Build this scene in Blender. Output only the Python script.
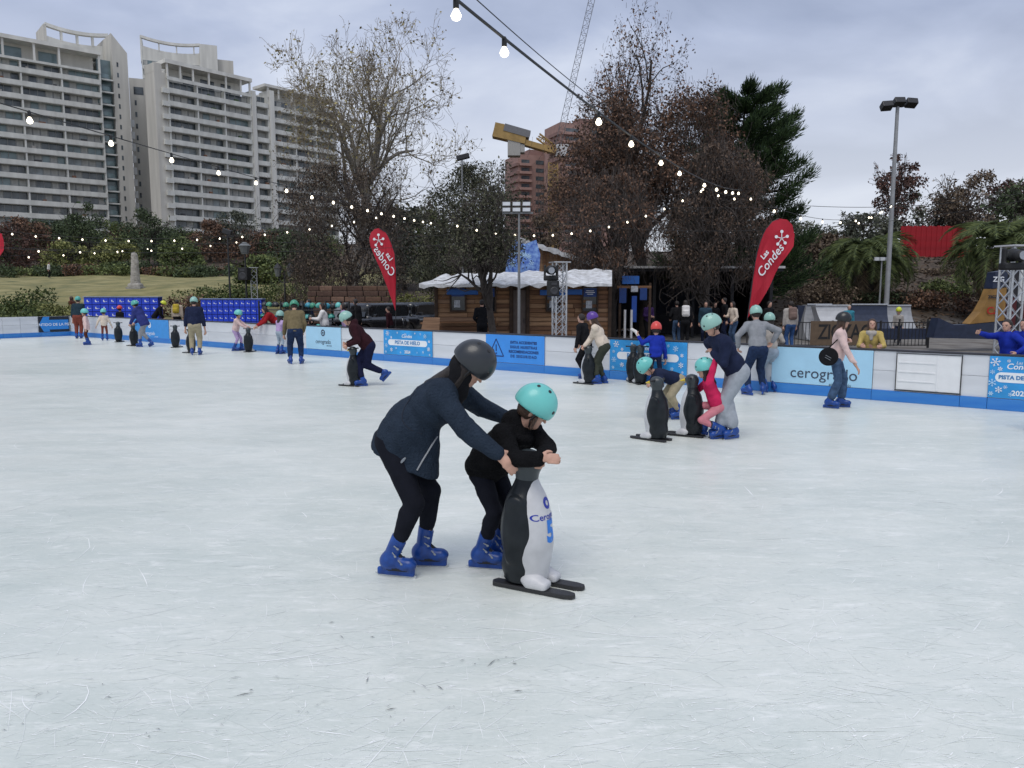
import bpy, bmesh, math, random
import numpy as np
from mathutils import Vector, Matrix
from mathutils.bvhtree import BVHTree
PI = math.pi
R_ = math.radians
for _o in list(bpy.data.objects): bpy.data.objects.remove(_o)
SC = bpy.context.scene
COL = SC.collection

# ------------------------------------------------------------------ camera
FPX, CAMH, HORY = 769.0, 2.0, 293.0
PITCH = math.atan((384 - HORY) / FPX)
cam = bpy.data.cameras.new('camera'); cam_o = bpy.data.objects.new('camera', cam); COL.objects.link(cam_o)
cam.sensor_width = 36.0; cam.lens = FPX * 36.0 / 1024.0
cam.clip_start = 0.05; cam.clip_end = 6000
cam_o.location = (0, 0, CAMH); cam_o.rotation_euler = (PI / 2 - PITCH, 0, 0)
SC.camera = cam_o

# ------------------------------------------------------------------ sky, sun, exposure
SUN_EL, SUN_AZ = R_(62), R_(200)          # azimuth measured clockwise from +Y
W = bpy.data.worlds.new('World'); SC.world = W; W.use_nodes = True
nt = W.node_tree; nt.nodes.clear()
def N(t, **k):
    n = nt.nodes.new(t)
    for a, b in k.items(): setattr(n, a, b)
    return n
L = nt.links.new
sky = N('ShaderNodeTexSky', sky_type='NISHITA'); sky.sun_disc = False
sky.sun_elevation = SUN_EL; sky.sun_rotation = SUN_AZ
bg1 = N('ShaderNodeBackground'); bg1.inputs[1].default_value = 0.08; L(sky.outputs[0], bg1.inputs[0])
tc = N('ShaderNodeTexCoord'); sep = N('ShaderNodeSeparateXYZ'); L(tc.outputs['Generated'], sep.inputs[0])
zc = N('ShaderNodeMath', operation='MAXIMUM'); L(sep.outputs[2], zc.inputs[0]); zc.inputs[1].default_value = 0.0
za = N('ShaderNodeMath', operation='ADD'); L(zc.outputs[0], za.inputs[0]); za.inputs[1].default_value = 0.22
dx = N('ShaderNodeMath', operation='DIVIDE'); L(sep.outputs[0], dx.inputs[0]); L(za.outputs[0], dx.inputs[1])
dy = N('ShaderNodeMath', operation='DIVIDE'); L(sep.outputs[1], dy.inputs[0]); L(za.outputs[0], dy.inputs[1])
cmb = N('ShaderNodeCombineXYZ'); L(dx.outputs[0], cmb.inputs[0]); L(dy.outputs[0], cmb.inputs[1]); cmb.inputs[2].default_value = 3.7
n1 = N('ShaderNodeTexNoise'); n1.inputs['Scale'].default_value = 1.5; n1.inputs['Detail'].default_value = 7; n1.inputs['Roughness'].default_value = 0.5
n1.inputs['Distortion'].default_value = 0.35; L(cmb.outputs[0], n1.inputs['Vector'])
rmp = N('ShaderNodeValToRGB'); L(n1.outputs[0], rmp.inputs[0])
cr = rmp.color_ramp; cr.elements[0].position = 0.36; cr.elements[0].color = (0.35, 0.41, 0.565, 1)
cr.elements[1].position = 0.68; cr.elements[1].color = (0.66, 0.72, 0.86, 1)
e = cr.elements.new(0.5); e.color = (0.455, 0.52, 0.69, 1)
# an overcast sky is paler towards the horizon, where the eye looks through more thin cloud
hz = N('ShaderNodeMapRange'); L(zc.outputs[0], hz.inputs[0]); hz.inputs[1].default_value = 0.02; hz.inputs[2].default_value = 0.30
hz.inputs[3].default_value = 0.85; hz.inputs[4].default_value = 0.0; hz.clamp = True
mixh = N('ShaderNodeMix', data_type='RGBA'); L(hz.outputs[0], mixh.inputs[0]); L(rmp.outputs[0], mixh.inputs[6]); mixh.inputs[7].default_value = (0.80, 0.83, 0.88, 1)
bg2 = N('ShaderNodeBackground'); bg2.inputs[1].default_value = 1.0; L(mixh.outputs[2], bg2.inputs[0])
mx = N('ShaderNodeMixShader'); mx.inputs[0].default_value = 0.95; L(bg1.outputs[0], mx.inputs[1]); L(bg2.outputs[0], mx.inputs[2])
wo = N('ShaderNodeOutputWorld'); L(mx.outputs[0], wo.inputs[0])

sun = bpy.data.lights.new('sun', 'SUN'); sun.energy = 1.5; sun.angle = R_(35); sun.color = (1.0, 0.95, 0.87)
sun_o = bpy.data.objects.new('sun', sun); COL.objects.link(sun_o)
_sd = Vector((math.sin(SUN_AZ) * math.cos(SUN_EL), math.cos(SUN_AZ) * math.cos(SUN_EL), math.sin(SUN_EL)))
sun_o.rotation_euler = _sd.to_track_quat('Z', 'Y').to_euler()
SC.view_settings.view_transform = 'Standard'; SC.view_settings.look = 'None'
SC.view_settings.exposure = 0.08; SC.view_settings.gamma = 1.0; SC.view_settings.use_curve_mapping = False
SC.render.engine = 'CYCLES'; SC.cycles.max_bounces = 6; SC.cycles.transparent_max_bounces = 12; SC.cycles.use_denoising = True

# ------------------------------------------------------------------ helpers: picture point -> place
_cp, _sp = math.cos(PITCH), math.sin(PITCH)
def ray(px, py):
    x, v = (px - 512) / FPX, (384 - py) / FPX
    return Vector((x, _cp + v * _sp, v * _cp - _sp))
def at(px, py, Y):
    d = ray(px, py); return Vector((0, 0, CAMH)) + d * (Y / d.y)
def gnd(px, py, z=0.0):
    d = ray(px, py); return Vector((0, 0, CAMH)) + d * ((z - CAMH) / d.z)
def zat(py, Y, px=512): return at(px, py, Y).z
def xat(px, Y): return at(px, HORY, Y).x

# ------------------------------------------------------------------ helpers: materials
def S(h, a=1.0):
    h = h.lstrip('#'); out = []
    for i in (0, 2, 4):
        c = int(h[i:i + 2], 16) / 255.0
        out.append(c / 12.92 if c <= 0.04045 else ((c + 0.055) / 1.055) ** 2.4)
    return (out[0], out[1], out[2], a)
MATS = {}
def mat(name, col, rough=0.6, metal=0.0, var=0.12, scale=6.0, bump=0.0, bscale=40.0, emit=0.0, spec=0.5, coat=0.0, island=0.0, col2=None, sheen=0.0, trans=0.0, stretch=None, detail=5.0):
    if name in MATS: return MATS[name]
    if isinstance(col, str): col = S(col)
    if isinstance(col2, str): col2 = S(col2)
    col = tuple(col[:3]) + (1.0,)
    m = bpy.data.materials.new(name); m.use_nodes = True; t = m.node_tree; nd = t.nodes; b = nd['Principled BSDF']
    b.inputs['Roughness'].default_value = rough; b.inputs['Metallic'].default_value = metal
    b.inputs['Specular IOR Level'].default_value = spec; b.inputs['Coat Weight'].default_value = coat
    b.inputs['Sheen Weight'].default_value = sheen
    if trans: b.inputs['Transmission Weight'].default_value = trans
    tc = nd.new('ShaderNodeTexCoord'); vec = tc.outputs['Object']
    if stretch:
        mp = nd.new('ShaderNodeMapping'); mp.inputs['Scale'].default_value = stretch; t.links.new(vec, mp.inputs[0]); vec = mp.outputs[0]
    no = nd.new('ShaderNodeTexNoise'); no.inputs['Scale'].default_value = scale; no.inputs['Detail'].default_value = detail; t.links.new(vec, no.inputs['Vector'])
    lo = tuple(c * (1 - var) for c in col[:3]) + (1,); hi = tuple(min(1, c * (1 + var)) for c in col[:3]) + (1,)
    if col2: lo, hi = col2, col
    rp = nd.new('ShaderNodeValToRGB'); rp.color_ramp.elements[0].color = lo; rp.color_ramp.elements[1].color = hi
    rp.color_ramp.elements[0].position = 0.3; rp.color_ramp.elements[1].position = 0.7
    if island:
        ge = nd.new('ShaderNodeNewGeometry'); ml = nd.new('ShaderNodeMix'); ml.data_type = 'FLOAT'; ml.inputs[0].default_value = island
        t.links.new(no.outputs[0], ml.inputs[2]); t.links.new(ge.outputs['Random Per Island'], ml.inputs[3]); t.links.new(ml.outputs[0], rp.inputs[0])
    else: t.links.new(no.outputs[0], rp.inputs[0])
    t.links.new(rp.outputs[0], b.inputs['Base Color'])
    if bump:
        n2 = nd.new('ShaderNodeTexNoise'); n2.inputs['Scale'].default_value = bscale; n2.inputs['Detail'].default_value = 4; t.links.new(vec, n2.inputs['Vector'])
        bp = nd.new('ShaderNodeBump'); bp.inputs['Strength'].default_value = bump; bp.inputs['Distance'].default_value = 0.02
        t.links.new(n2.outputs[0], bp.inputs['Height']); t.links.new(bp.outputs[0], b.inputs['Normal'])
    if emit: b.inputs['Emission Color'].default_value = col; b.inputs['Emission Strength'].default_value = emit
    MATS[name] = m; return m
def cloth(name, col, var=0.16, bump=0.25): return mat('cloth_' + name, col, 0.9, 0, var, 14, bump, 60, spec=0.12)

# ------------------------------------------------------------------ helpers: objects
def tag(o, label=None, cat=None, group=None, kind=None):
    if label: o['label'] = label
    if cat: o['category'] = cat
    if group: o['group'] = group
    if kind: o['kind'] = kind
    return o
def empty(name, loc=(0, 0, 0), rz=0.0, parent=None):
    o = bpy.data.objects.new(name, None); COL.objects.link(o); o.location = loc; o.rotation_euler = (0, 0, rz); o.empty_display_size = 0.2
    if parent: o.parent = parent
    return o
def link(name, me, parent=None, m=None, loc=None, rot=None, scale=None, mw=None):
    o = bpy.data.objects.new(name, me); COL.objects.link(o)
    if parent: o.parent = parent
    if m is not None:
        if len(me.materials) == 0: me.materials.append(m)
        elif me.materials[0] is not m:
            o.material_slots[0].link = 'OBJECT'; o.material_slots[0].material = m
    if mw is not None: o.matrix_local = mw
    else:
        if loc is not None: o.location = loc
        if rot is not None: o.rotation_euler = rot
        if scale is not None: o.scale = scale if hasattr(scale, '__len__') else (scale,) * 3
    return o
def np_mesh(name, V, F, smooth=False, mats=None, midx=None):
    V = np.asarray(V, np.float32); F = np.asarray(F, np.int32); me = bpy.data.meshes.new(name)
    k = F.shape[1]; me.vertices.add(len(V)); me.vertices.foreach_set('co', V.ravel())
    me.loops.add(F.size); me.loops.foreach_set('vertex_index', F.ravel())
    me.polygons.add(len(F)); me.polygons.foreach_set('loop_start', np.arange(0, F.size, k, dtype=np.int32))
    me.polygons.foreach_set('loop_total', np.full(len(F), k, np.int32))
    if mats:
        for m in mats: me.materials.append(m)
    if midx is not None: me.polygons.foreach_set('material_index', np.asarray(midx, np.int32))
    me.update(calc_edges=True); me.validate()
    me.polygons.foreach_set('use_smooth', np.full(len(me.polygons), bool(smooth)))
    return me
def rotm(ax, ay=0, az=0): return Matrix.Rotation(az, 3, 'Z') @ Matrix.Rotation(ay, 3, 'Y') @ Matrix.Rotation(ax, 3, 'X')
class MB:
    """collects boxes, bars, tubes and prisms that belong to ONE part"""
    def __init__(s): s.v = []; s.f = []
    def add(s, vs, fs):
        n = len(s.v); s.v += [tuple(p) for p in vs]; s.f += [tuple(i + n for i in f) for f in fs]; return s
    def box(s, c, d, rz=0.0, rot=None, taper=1.0):
        hx, hy, hz = d[0] / 2, d[1] / 2, d[2] / 2; M = rot if rot is not None else Matrix.Rotation(rz, 3, 'Z'); c = Vector(c)
        vs = []
        for z in (-1, 1):
            t = taper if z > 0 else 1.0
            for x, y in ((-1, -1), (1, -1), (1, 1), (-1, 1)): vs.append(c + M @ Vector((x * hx * t, y * hy * t, z * hz)))
        return s.add(vs, [(3, 2, 1, 0), (4, 5, 6, 7), (0, 1, 5, 4), (1, 2, 6, 5), (2, 3, 7, 6), (3, 0, 4, 7)])
    def bar(s, a, b, w, h=None, up=(0, 0, 1)):
        a, b = Vector(a), Vector(b); d = b - a; ln = d.length; x = d / ln; y = Vector(up).cross(x)
        if y.length < 1e-4: y = Vector((0, 1, 0)).cross(x)
        y.normalize(); z = x.cross(y); M = Matrix((x, y, z)).transposed()
        return s.box((a + b) / 2, (ln, w, h or w), rot=M)
    def tube(s, pts, rad, k=8, cap=True):
        pts = [Vector(p) for p in pts]; n = len(pts); rr = rad if hasattr(rad, '__len__') else [rad] * n; vs = []; u = None
        for i, p in enumerate(pts):
            d = (pts[min(i + 1, n - 1)] - pts[max(i - 1, 0)]).normalized()
            if u is None: u = d.orthogonal().normalized()
            else: u = (u - d * u.dot(d)); u = u.normalized() if u.length > 1e-5 else d.orthogonal().normalized()
            w = d.cross(u)
            for j in range(k): a = 2 * PI * j / k; vs.append(p + (u * math.cos(a) + w * math.sin(a)) * rr[i])
        fs = [(i * k + j, i * k + (j + 1) % k, (i + 1) * k + (j + 1) % k, (i + 1) * k + j) for i in range(n - 1) for j in range(k)]
        if cap: fs += [tuple(range(k))[::-1], tuple(range((n - 1) * k, n * k))]
        return s.add(vs, fs)
    def prism(s, poly, a, ux, uy, n):
        """polygon (2-D list) in the plane a + x*ux + y*uy, pushed along n"""
        a, ux, uy, n = Vector(a), Vector(ux), Vector(uy), Vector(n); k = len(poly)
        vs = [a + ux * x + uy * y for x, y in poly]; vs += [p + n for p in vs]
        return s.add(vs, [tuple(range(k))[::-1], tuple(range(k, 2 * k))] + [(i, (i + 1) % k, k + (i + 1) % k, k + i) for i in range(k)])
    def lathe(s, prof, c=(0, 0, 0), k=12):
        c = Vector(c); n = len(prof); vs = [c + Vector((r * math.cos(2 * PI * j / k), r * math.sin(2 * PI * j / k), z)) for r, z in prof for j in range(k)]
        fs = [(i * k + j, i * k + (j + 1) % k, (i + 1) * k + (j + 1) % k, (i + 1) * k + j) for i in range(n - 1) for j in range(k)]
        return s.add(vs, fs + [tuple(range(k))[::-1], tuple(range((n - 1) * k, n * k))])
    def mesh(s, name, smooth=False, bevel=0.0):
        me = bpy.data.meshes.new(name); me.from_pydata(s.v, [], s.f); me.update()
        if bevel or True:
            bm = bmesh.new(); bm.from_mesh(me); bmesh.ops.recalc_face_normals(bm, faces=bm.faces)
            if bevel: bmesh.ops.bevel(bm, geom=bm.edges[:], offset=bevel, segments=2, profile=0.6, affect='EDGES', clamp_overlap=True)
            bm.to_mesh(me); bm.free()
        if smooth:
            me.polygons.foreach_set('use_smooth', [True] * len(me.polygons)); me.update()
            try: me.set_sharp_from_angle(angle=R_(40))
            except Exception: pass
        return me
    def build(s, name, m, parent=None, smooth=False, bevel=0.0, **k): return link(name, s.mesh(name, smooth, bevel), parent, m, **k)
_TX = {}
def text_mesh(t, size=1.0, ex=0.002, bold=0.0, align='CENTER', shear=0.0, space=1.0):
    key = (t, size, ex, bold, align, shear, space)
    if key in _TX: return _TX[key]
    c = bpy.data.curves.new('lettering', 'FONT'); c.body = t; c.size = size; c.extrude = ex; c.offset = bold; c.align_x = align; c.align_y = 'CENTER'
    c.shear = shear; c.space_character = space; c.resolution_u = 3
    o = bpy.data.objects.new('lettering', c); COL.objects.link(o); dg = bpy.context.evaluated_depsgraph_get()
    me = bpy.data.meshes.new_from_object(o.evaluated_get(dg)); bpy.data.objects.remove(o); me.name = 'lettering'; me.materials.clear(); _TX[key] = me; return me
def frame(o, x, y):
    """4x4 with columns x, y, x cross y at o"""
    x = Vector(x).normalized(); y = Vector(y); z = x.cross(y).normalized(); y = z.cross(x)
    M = Matrix((x, y, z)).transposed().to_4x4(); M.translation = Vector(o); return M

# ------------------------------------------------------------------ helpers: soft solid modelling (one continuous skin from many blended forms)
class SDF:
    def __init__(s): s.P = []
    def cone(s, a, b, ra, rb=None, k=0.02, m=0, sub=False, flat=None, fs=1.0):
        a, b = np.array(a, float), np.array(b, float); rb = ra if rb is None else rb; r = max(ra, rb)
        lo, hi = np.minimum(a, b) - r, np.maximum(a, b) + r; ab = b - a; L2 = max(float(ab @ ab), 1e-9)
        fl = None if flat is None else np.array(flat, float) / np.linalg.norm(flat)
        def f(p):
            q = p - a
            if fl is not None: q = q + (fs - 1) * (q @ fl)[..., None] * fl
            t = np.clip((q @ ab) / L2, 0, 1); dd = q - t[..., None] * ab
            return (np.sqrt((dd * dd).sum(-1)) - (ra + (rb - ra) * t)) * (1.0 if fl is None else 1.0 / math.sqrt(fs))
        s.P.append((f, lo, hi, k, m, sub)); return s
    def ell(s, c, r, rot=None, k=0.02, m=0, sub=False):
        c, r = np.array(c, float), np.array(r, float); M = None if rot is None else np.array(rot, float)
        rr = r.max() if M is not None else r; lo, hi = c - rr, c + rr
        def f(p):
            q = p - c
            if M is not None: q = q @ M
            q0 = np.sqrt(((q / r) ** 2).sum(-1)); q1 = np.sqrt(((q / r ** 2) ** 2).sum(-1)) + 1e-9
            return q0 * (q0 - 1) / q1
        s.P.append((f, lo, hi, k, m, sub)); return s
    def box(s, c, h, rot=None, rd=0.01, k=0.01, m=0, sub=False):
        c, h = np.array(c, float), np.array(h, float); M = None if rot is None else np.array(rot, float)
        e = np.linalg.norm(h) if M is not None else h; lo, hi = c - e, c + e
        def f(p):
            q = p - c
            if M is not None: q = q @ M
            q = np.abs(q) - (h - rd)
            return np.sqrt((np.maximum(q, 0) ** 2).sum(-1)) + np.minimum(q.max(-1), 0) - rd
        s.P.append((f, lo, hi, k, m, sub)); return s
    def half(s, o, n, k=0.004):
        """cut away the side n points to"""
        o, n = np.array(o, float), np.array(n, float); n = n / np.linalg.norm(n)
        s.P.append((lambda p: -((p - o) @ n), None, None, k, -1, True)); return s
    def mesh(s, name, vox, mats, folds=0.0, seed=0, smooth=1):
        pos = [q for q in s.P if not q[5]]
        lo = np.min([q[1] for q in pos], 0) - 3 * vox - 0.02; hi = np.max([q[2] for q in pos], 0) + 3 * vox + 0.02
        n = np.ceil((hi - lo) / vox).astype(int) + 1; ax = [lo[i] + vox * np.arange(n[i]) for i in range(3)]
        D = np.full(n, 0.5, np.float32); Mi = np.zeros(n, np.int8)
        for f, l, h, k, m, sub in s.P:
            if l is None: sl = (slice(None),) * 3
            else:
                mg = k + 2.5 * vox
                i0 = np.clip(np.floor((l - mg - lo) / vox).astype(int), 0, n - 1); i1 = np.clip(np.ceil((h + mg - lo) / vox).astype(int) + 1, 1, n)
                sl = tuple(slice(i0[i], i1[i]) for i in range(3))
            g = np.stack(np.meshgrid(ax[0][sl[0]], ax[1][sl[1]], ax[2][sl[2]], indexing='ij'), -1)
            d2 = f(g); d1 = D[sl]
            if sub:
                d2 = -d2; hh = np.clip(0.5 - 0.5 * (d2 - d1) / -k, 0, 1) if False else np.clip(0.5 + 0.5 * (d2 - d1) / k, 0, 1)
                D[sl] = d1 + (d2 - d1) * hh + k * hh * (1 - hh)
                if m > 0: q = Mi[sl]; q[(d2 > d1 - 0.3 * vox)] = m
            else:
                hh = np.clip(0.5 + 0.5 * (d1 - d2) / k, 0, 1); q = Mi[sl]; q[d2 < d1] = m
                D[sl] = d1 + (d2 - d1) * hh - k * hh * (1 - hh)
        if folds:
            rg = np.random.default_rng(seed); g = np.stack(np.meshgrid(*ax, indexing='ij'), -1).astype(np.float32); acc = 0
            warp = 0.5 * np.sin(g @ rg.normal(0, 14, 3).astype(np.float32)) + 0.5 * np.sin(g @ rg.normal(0, 11, 3).astype(np.float32) + 1)
            for _ in range(3):
                v = rg.normal(0, 1, 3); v[2] *= 1.6; v = (v / np.linalg.norm(v) * rg.uniform(28, 60)).astype(np.float32)
                acc = acc + np.sin(g @ v + 2.2 * warp + rg.uniform(0, 6)) ** 3
            D = D + (folds * acc / 1.6).astype(np.float32)
        In = D < 0; c = [In[i:n[0] - 1 + i, j:n[1] - 1 + j, l:n[2] - 1 + l] for i in (0, 1) for j in (0, 1) for l in (0, 1)]
        cnt = sum(x.astype(np.int8) for x in c); act = (cnt > 0) & (cnt < 8); idx = np.argwhere(act); vid = np.full(act.shape, -1, np.int64); vid[act] = np.arange(len(idx))
        acc = np.zeros((len(idx), 3)); num = np.zeros(len(idx))
        for A in range(3):
            for o1 in (0, 1):
                for o2 in (0, 1):
                    off = [0, 0, 0]; B = [b for b in range(3) if b != A]; off[B[0]] = o1; off[B[1]] = o2
                    p = idx + off; q = p.copy(); q[:, A] += 1; da = D[tuple(p.T)]; db = D[tuple(q.T)]; mk = (da < 0) != (db < 0)
                    t = np.where(mk, da / np.where(mk, da - db, 1), 0); pt = p.astype(float); pt[:, A] += t
                    acc[mk] += pt[mk]; num[mk] += 1
        V = lo + vox * acc / np.maximum(num, 1)[:, None]
        Q = []
        for A in range(3):
            B = [b for b in range(3) if b != A]; sh = [slice(None)] * 3; sh2 = [slice(None)] * 3; sh[A] = slice(0, -1); sh2[A] = slice(1, None)
            a, b = In[tuple(sh)], In[tuple(sh2)]; e = np.argwhere(a != b); mk = (e[:, B[0]] > 0) & (e[:, B[1]] > 0) & (e[:, B[0]] < n[B[0]] - 1) & (e[:, B[1]] < n[B[1]] - 1)
            e = e[mk]; fl = a[tuple(e.T)]; cs = []
            for o1, o2 in ((-1, -1), (0, -1), (0, 0), (-1, 0)):
                p = e.copy(); p[:, B[0]] += o1; p[:, B[1]] += o2; cs.append(vid[tuple(p.T)])
            q = np.stack(cs, 1); flip = fl if A != 1 else ~fl; q[~flip] = q[~flip][:, ::-1]; Q.append(q)
        F = np.concatenate(Q); F = F[(F >= 0).all(1)]
        for _ in range(smooth):
            a2 = np.zeros_like(V); c2 = np.zeros(len(V))
            for i in range(4):
                u, w = F[:, i], F[:, (i + 1) % 4]
                np.add.at(a2, u, V[w]); np.add.at(c2, u, 1)
            V = V * 0.45 + 0.55 * a2 / np.maximum(c2, 1)[:, None]
        mi = Mi[tuple(np.clip(np.round((V - lo) / vox).astype(int), 0, n - 1).T)][F[:, 0]]
        return np_mesh(name, V, F, True, mats, np.clip(mi, 0, len(mats) - 1))
def ik(a, t, l1, l2, hint):
    a, t = Vector(a), Vector(t); d = t - a; L_ = d.length
    if L_ > (l1 + l2) * 0.995: sc = L_ / ((l1 + l2) * 0.995); l1 *= sc; l2 *= sc
    x = d.normalized(); h = Vector(hint); h = (h - x * h.dot(x)); h = h.normalized() if h.length > 1e-4 else x.orthogonal().normalized()
    ca = (l1 * l1 + L_ * L_ - l2 * l2) / (2 * l1 * L_); ca = max(-1, min(1, ca)); return a + x * (l1 * ca) + h * (l1 * math.sqrt(max(0, 1 - ca * ca)))

# ------------------------------------------------------------------ the rink: where its edges run
def _g(px, py): v = gnd(px, py); v.z = 0; return v
RC = _g(71, 335.7)                                         # far corner
RU = (_g(990, 409.4) - RC).normalized()                    # along the long side, to the right
RN = Vector((-RU.y, RU.x, 0))                              # out of the rink, away from the camera
RW = (_g(0, 338.6) - RC).normalized()                      # along the short side, to the left and nearer
def bar_u(px):
    d = ray(px, HORY); d.z = 0; a = RU.cross(d).z          # RC + u RU = t d
    return (Vector((0, 0, 0)) - RC).cross(d).z / a
def bar_w(px):
    d = ray(px, HORY); d.z = 0; return (-RC).cross(d).z / RW.cross(d).z
def rink(u, n, z=0.0): return RC + RU * u + RN * n + Vector((0, 0, z))

# ------------------------------------------------------------------ ice
def ice_material():
    m = bpy.data.materials.new('ice'); m.use_nodes = True; t = m.node_tree; nd = t.nodes; lk = t.links.new; b = nd['Principled BSDF']
    tc = nd.new('ShaderNodeTexCoord')
    def noise(scale, st=(1, 1, 1), rot=0.0, det=6, rough=0.6, dist=0.0):
        mp = nd.new('ShaderNodeMapping'); mp.inputs['Rotation'].default_value = (0, 0, rot); mp.inputs['Scale'].default_value = st; lk(tc.outputs['Object'], mp.inputs[0])
        n = nd.new('ShaderNodeTexNoise'); n.inputs['Scale'].default_value = scale; n.inputs['Detail'].default_value = det; n.inputs['Roughness'].default_value = rough; n.inputs['Distortion'].default_value = dist
        lk(mp.outputs[0], n.inputs['Vector']); return n.outputs[0]
    def ramp(v, p0, p1, c0, c1):
        r = nd.new('ShaderNodeValToRGB'); r.color_ramp.elements[0].position = p0; r.color_ramp.elements[1].position = p1
        r.color_ramp.elements[0].color = c0; r.color_ramp.elements[1].color = c1; lk(v, r.inputs[0]); return r.outputs[0]
    def mix(f, a, c, mode='MIX'):
        x = nd.new('ShaderNodeMix'); x.data_type = 'RGBA'; x.blend_type = mode
        if isinstance(f, float): x.inputs[0].default_value = f
        else: lk(f, x.inputs[0])
        lk(a, x.inputs[6])
        if isinstance(c, tuple): x.inputs[7].default_value = c
        else: lk(c, x.inputs[7])
        return x.outputs[2]
    BW = ((0, 0, 0, 1), (1, 1, 1, 1))
    base = ramp(noise(0.30, (0.7, 1, 1), 0.2, 4, 0.6, 0.6), 0.32, 0.70, (0.63, 0.668, 0.622, 1), (0.80, 0.812, 0.762, 1))
    wet = ramp(noise(1.3, (0.6, 1.3, 1), 0.15, 9, 0.72, 1.0), 0.30, 0.72, (0.865, 0.895, 0.895, 1), (1.06, 1.05, 1.04, 1))
    base = mix(1.0, base, wet, 'MULTIPLY')
    for sc, st, ro, p0, p1, am in ((9.0, 0.28, 0.12, 0.55, 0.74, 0.85), (16.0, 0.16, -0.5, 0.58, 0.76, 0.8), (18.0, 0.16, 0.75, 0.58, 0.76, 0.8), (3.2, 0.40, 0.05, 0.53, 0.82, 0.6)):
        sn = ramp(noise(sc, (st, 1.0, 1), ro, 9, 0.74, 0.9), p0, p1, (0, 0, 0, 1), (am, am, am, 1)); base = mix(sn, base, (0.935, 0.935, 0.895, 1))
    grain = ramp(noise(60.0, (0.5, 1, 1), 0.0, 4, 0.7), 0.35, 0.75, (0.93, 0.94, 0.945, 1), (1.03, 1.03, 1.03, 1)); base = mix(1.0, base, grain, 'MULTIPLY')
    dirt = ramp(noise(2.4, (0.6, 1.6, 1), 0.2, 9, 0.78, 1.2), 0.66, 0.80, *BW)
    dirt2 = mix(1.0, dirt, ramp(noise(0.22, (1, 1, 1), 0, 3), 0.45, 0.62, *BW), 'MULTIPLY'); dm = nd.new('ShaderNodeMath'); dm.operation = 'MULTIPLY'; dm.inputs[1].default_value = 0.30; lk(dirt2, dm.inputs[0])
    base = mix(dm.outputs[0], base, (0.42, 0.45, 0.47, 1))
    lk(base, b.inputs['Base Color'])
    rr = nd.new('ShaderNodeMapRange'); lk(noise(1.6, (0.45, 1.3, 1), 0.05, 7, 0.7, 0.8), rr.inputs[0]); rr.inputs[3].default_value = 0.18; rr.inputs[4].default_value = 0.48; lk(rr.outputs[0], b.inputs['Roughness'])
    b.inputs['IOR'].default_value = 1.31; b.inputs['Specular IOR Level'].default_value = 0.5
    bp = nd.new('ShaderNodeBump'); bp.inputs['Strength'].default_value = 0.22; bp.inputs['Distance'].default_value = 0.004; lk(noise(26, (0.22, 1, 1), 0.1, 7, 0.7), bp.inputs['Height']); lk(bp.outputs[0], b.inputs['Normal'])
    return m
c0, c1 = rink(0, 0), rink(58, 0)
c3 = RC + RW * 50; c2 = c1 + RW * 50
ice = bpy.data.meshes.new('ice'); ice.from_pydata([c0, c1, c2, c3], [], [(3, 2, 1, 0)]); tag(link('ice', ice, None, ice_material()), kind='structure')
# skate cuts and scraped snow: thin curled ribbons lying on the ice
def skate_marks():
    rg = np.random.default_rng(5); V = []; F = []
    n = 15000
    yy = np.exp(rg.uniform(math.log(2.6), math.log(17), n)); xx = rg.uniform(-0.85, 0.85, n) * yy
    for i in range(n):
        far = yy[i] / 6.0
        ln = rg.gamma(1.4, 0.06) * (1 + 0.6 * far); ln = min(ln, 1.3); w = rg.uniform(0.0007, 0.0021) * (0.7 + 0.42 * far)
        if rg.random() < 0.05: w *= 2.2; ln *= 1.6
        if i % 3 == 0: ln = rg.uniform(0.008, 0.05) * (0.6 + 0.5 * far); w = rg.uniform(0.0015, 0.0045) * (0.6 + 0.4 * far)
        a = rg.normal(0.05, 0.42) if rg.random() < 0.66 else rg.uniform(0, PI); cv = rg.normal(0, 0.9)
        if rg.random() < 0.04: cv *= 4
        k = 5; p = np.array([xx[i], yy[i]]); st = ln / (k - 1); base = len(V)
        for j in range(k):
            d = np.array([math.cos(a), math.sin(a)]); nr = np.array([-d[1], d[0]]); ww = w * (math.sin(PI * (j + 0.35) / (k - 0.3)) * rg.uniform(0.55, 1.1) + 0.08)
            V.append((p[0] + nr[0] * ww, p[1] + nr[1] * ww, 0.0015)); V.append((p[0] - nr[0] * ww, p[1] - nr[1] * ww, 0.0015))
            p = p + d * st; a += cv * st
        F += [(base + 2 * j, base + 2 * j + 1, base + 2 * j + 3, base + 2 * j + 2) for j in range(k - 1)]
    V = np.array(V); q = V.copy(); q[:, 2] = 0; ok = ((q - np.array(RC)) @ np.array(RN) < -0.2)
    F = np.array(F); F = F[ok[F].all(1)]
    V[:, 2] += np.random.default_rng(1).uniform(0, 0.0008, len(V))
    me = np_mesh('skate_marks', V, F); tag(link('skate_marks', me, None, mat('scraped_snow', (0.92, 0.93, 0.92), 0.7, var=0.0, col2=(0.74, 0.77, 0.75, 1), scale=9, island=0.8)), 'white skate cuts and scraped snow curling across the ice', 'skate marks', kind='stuff')
skate_marks()
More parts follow.
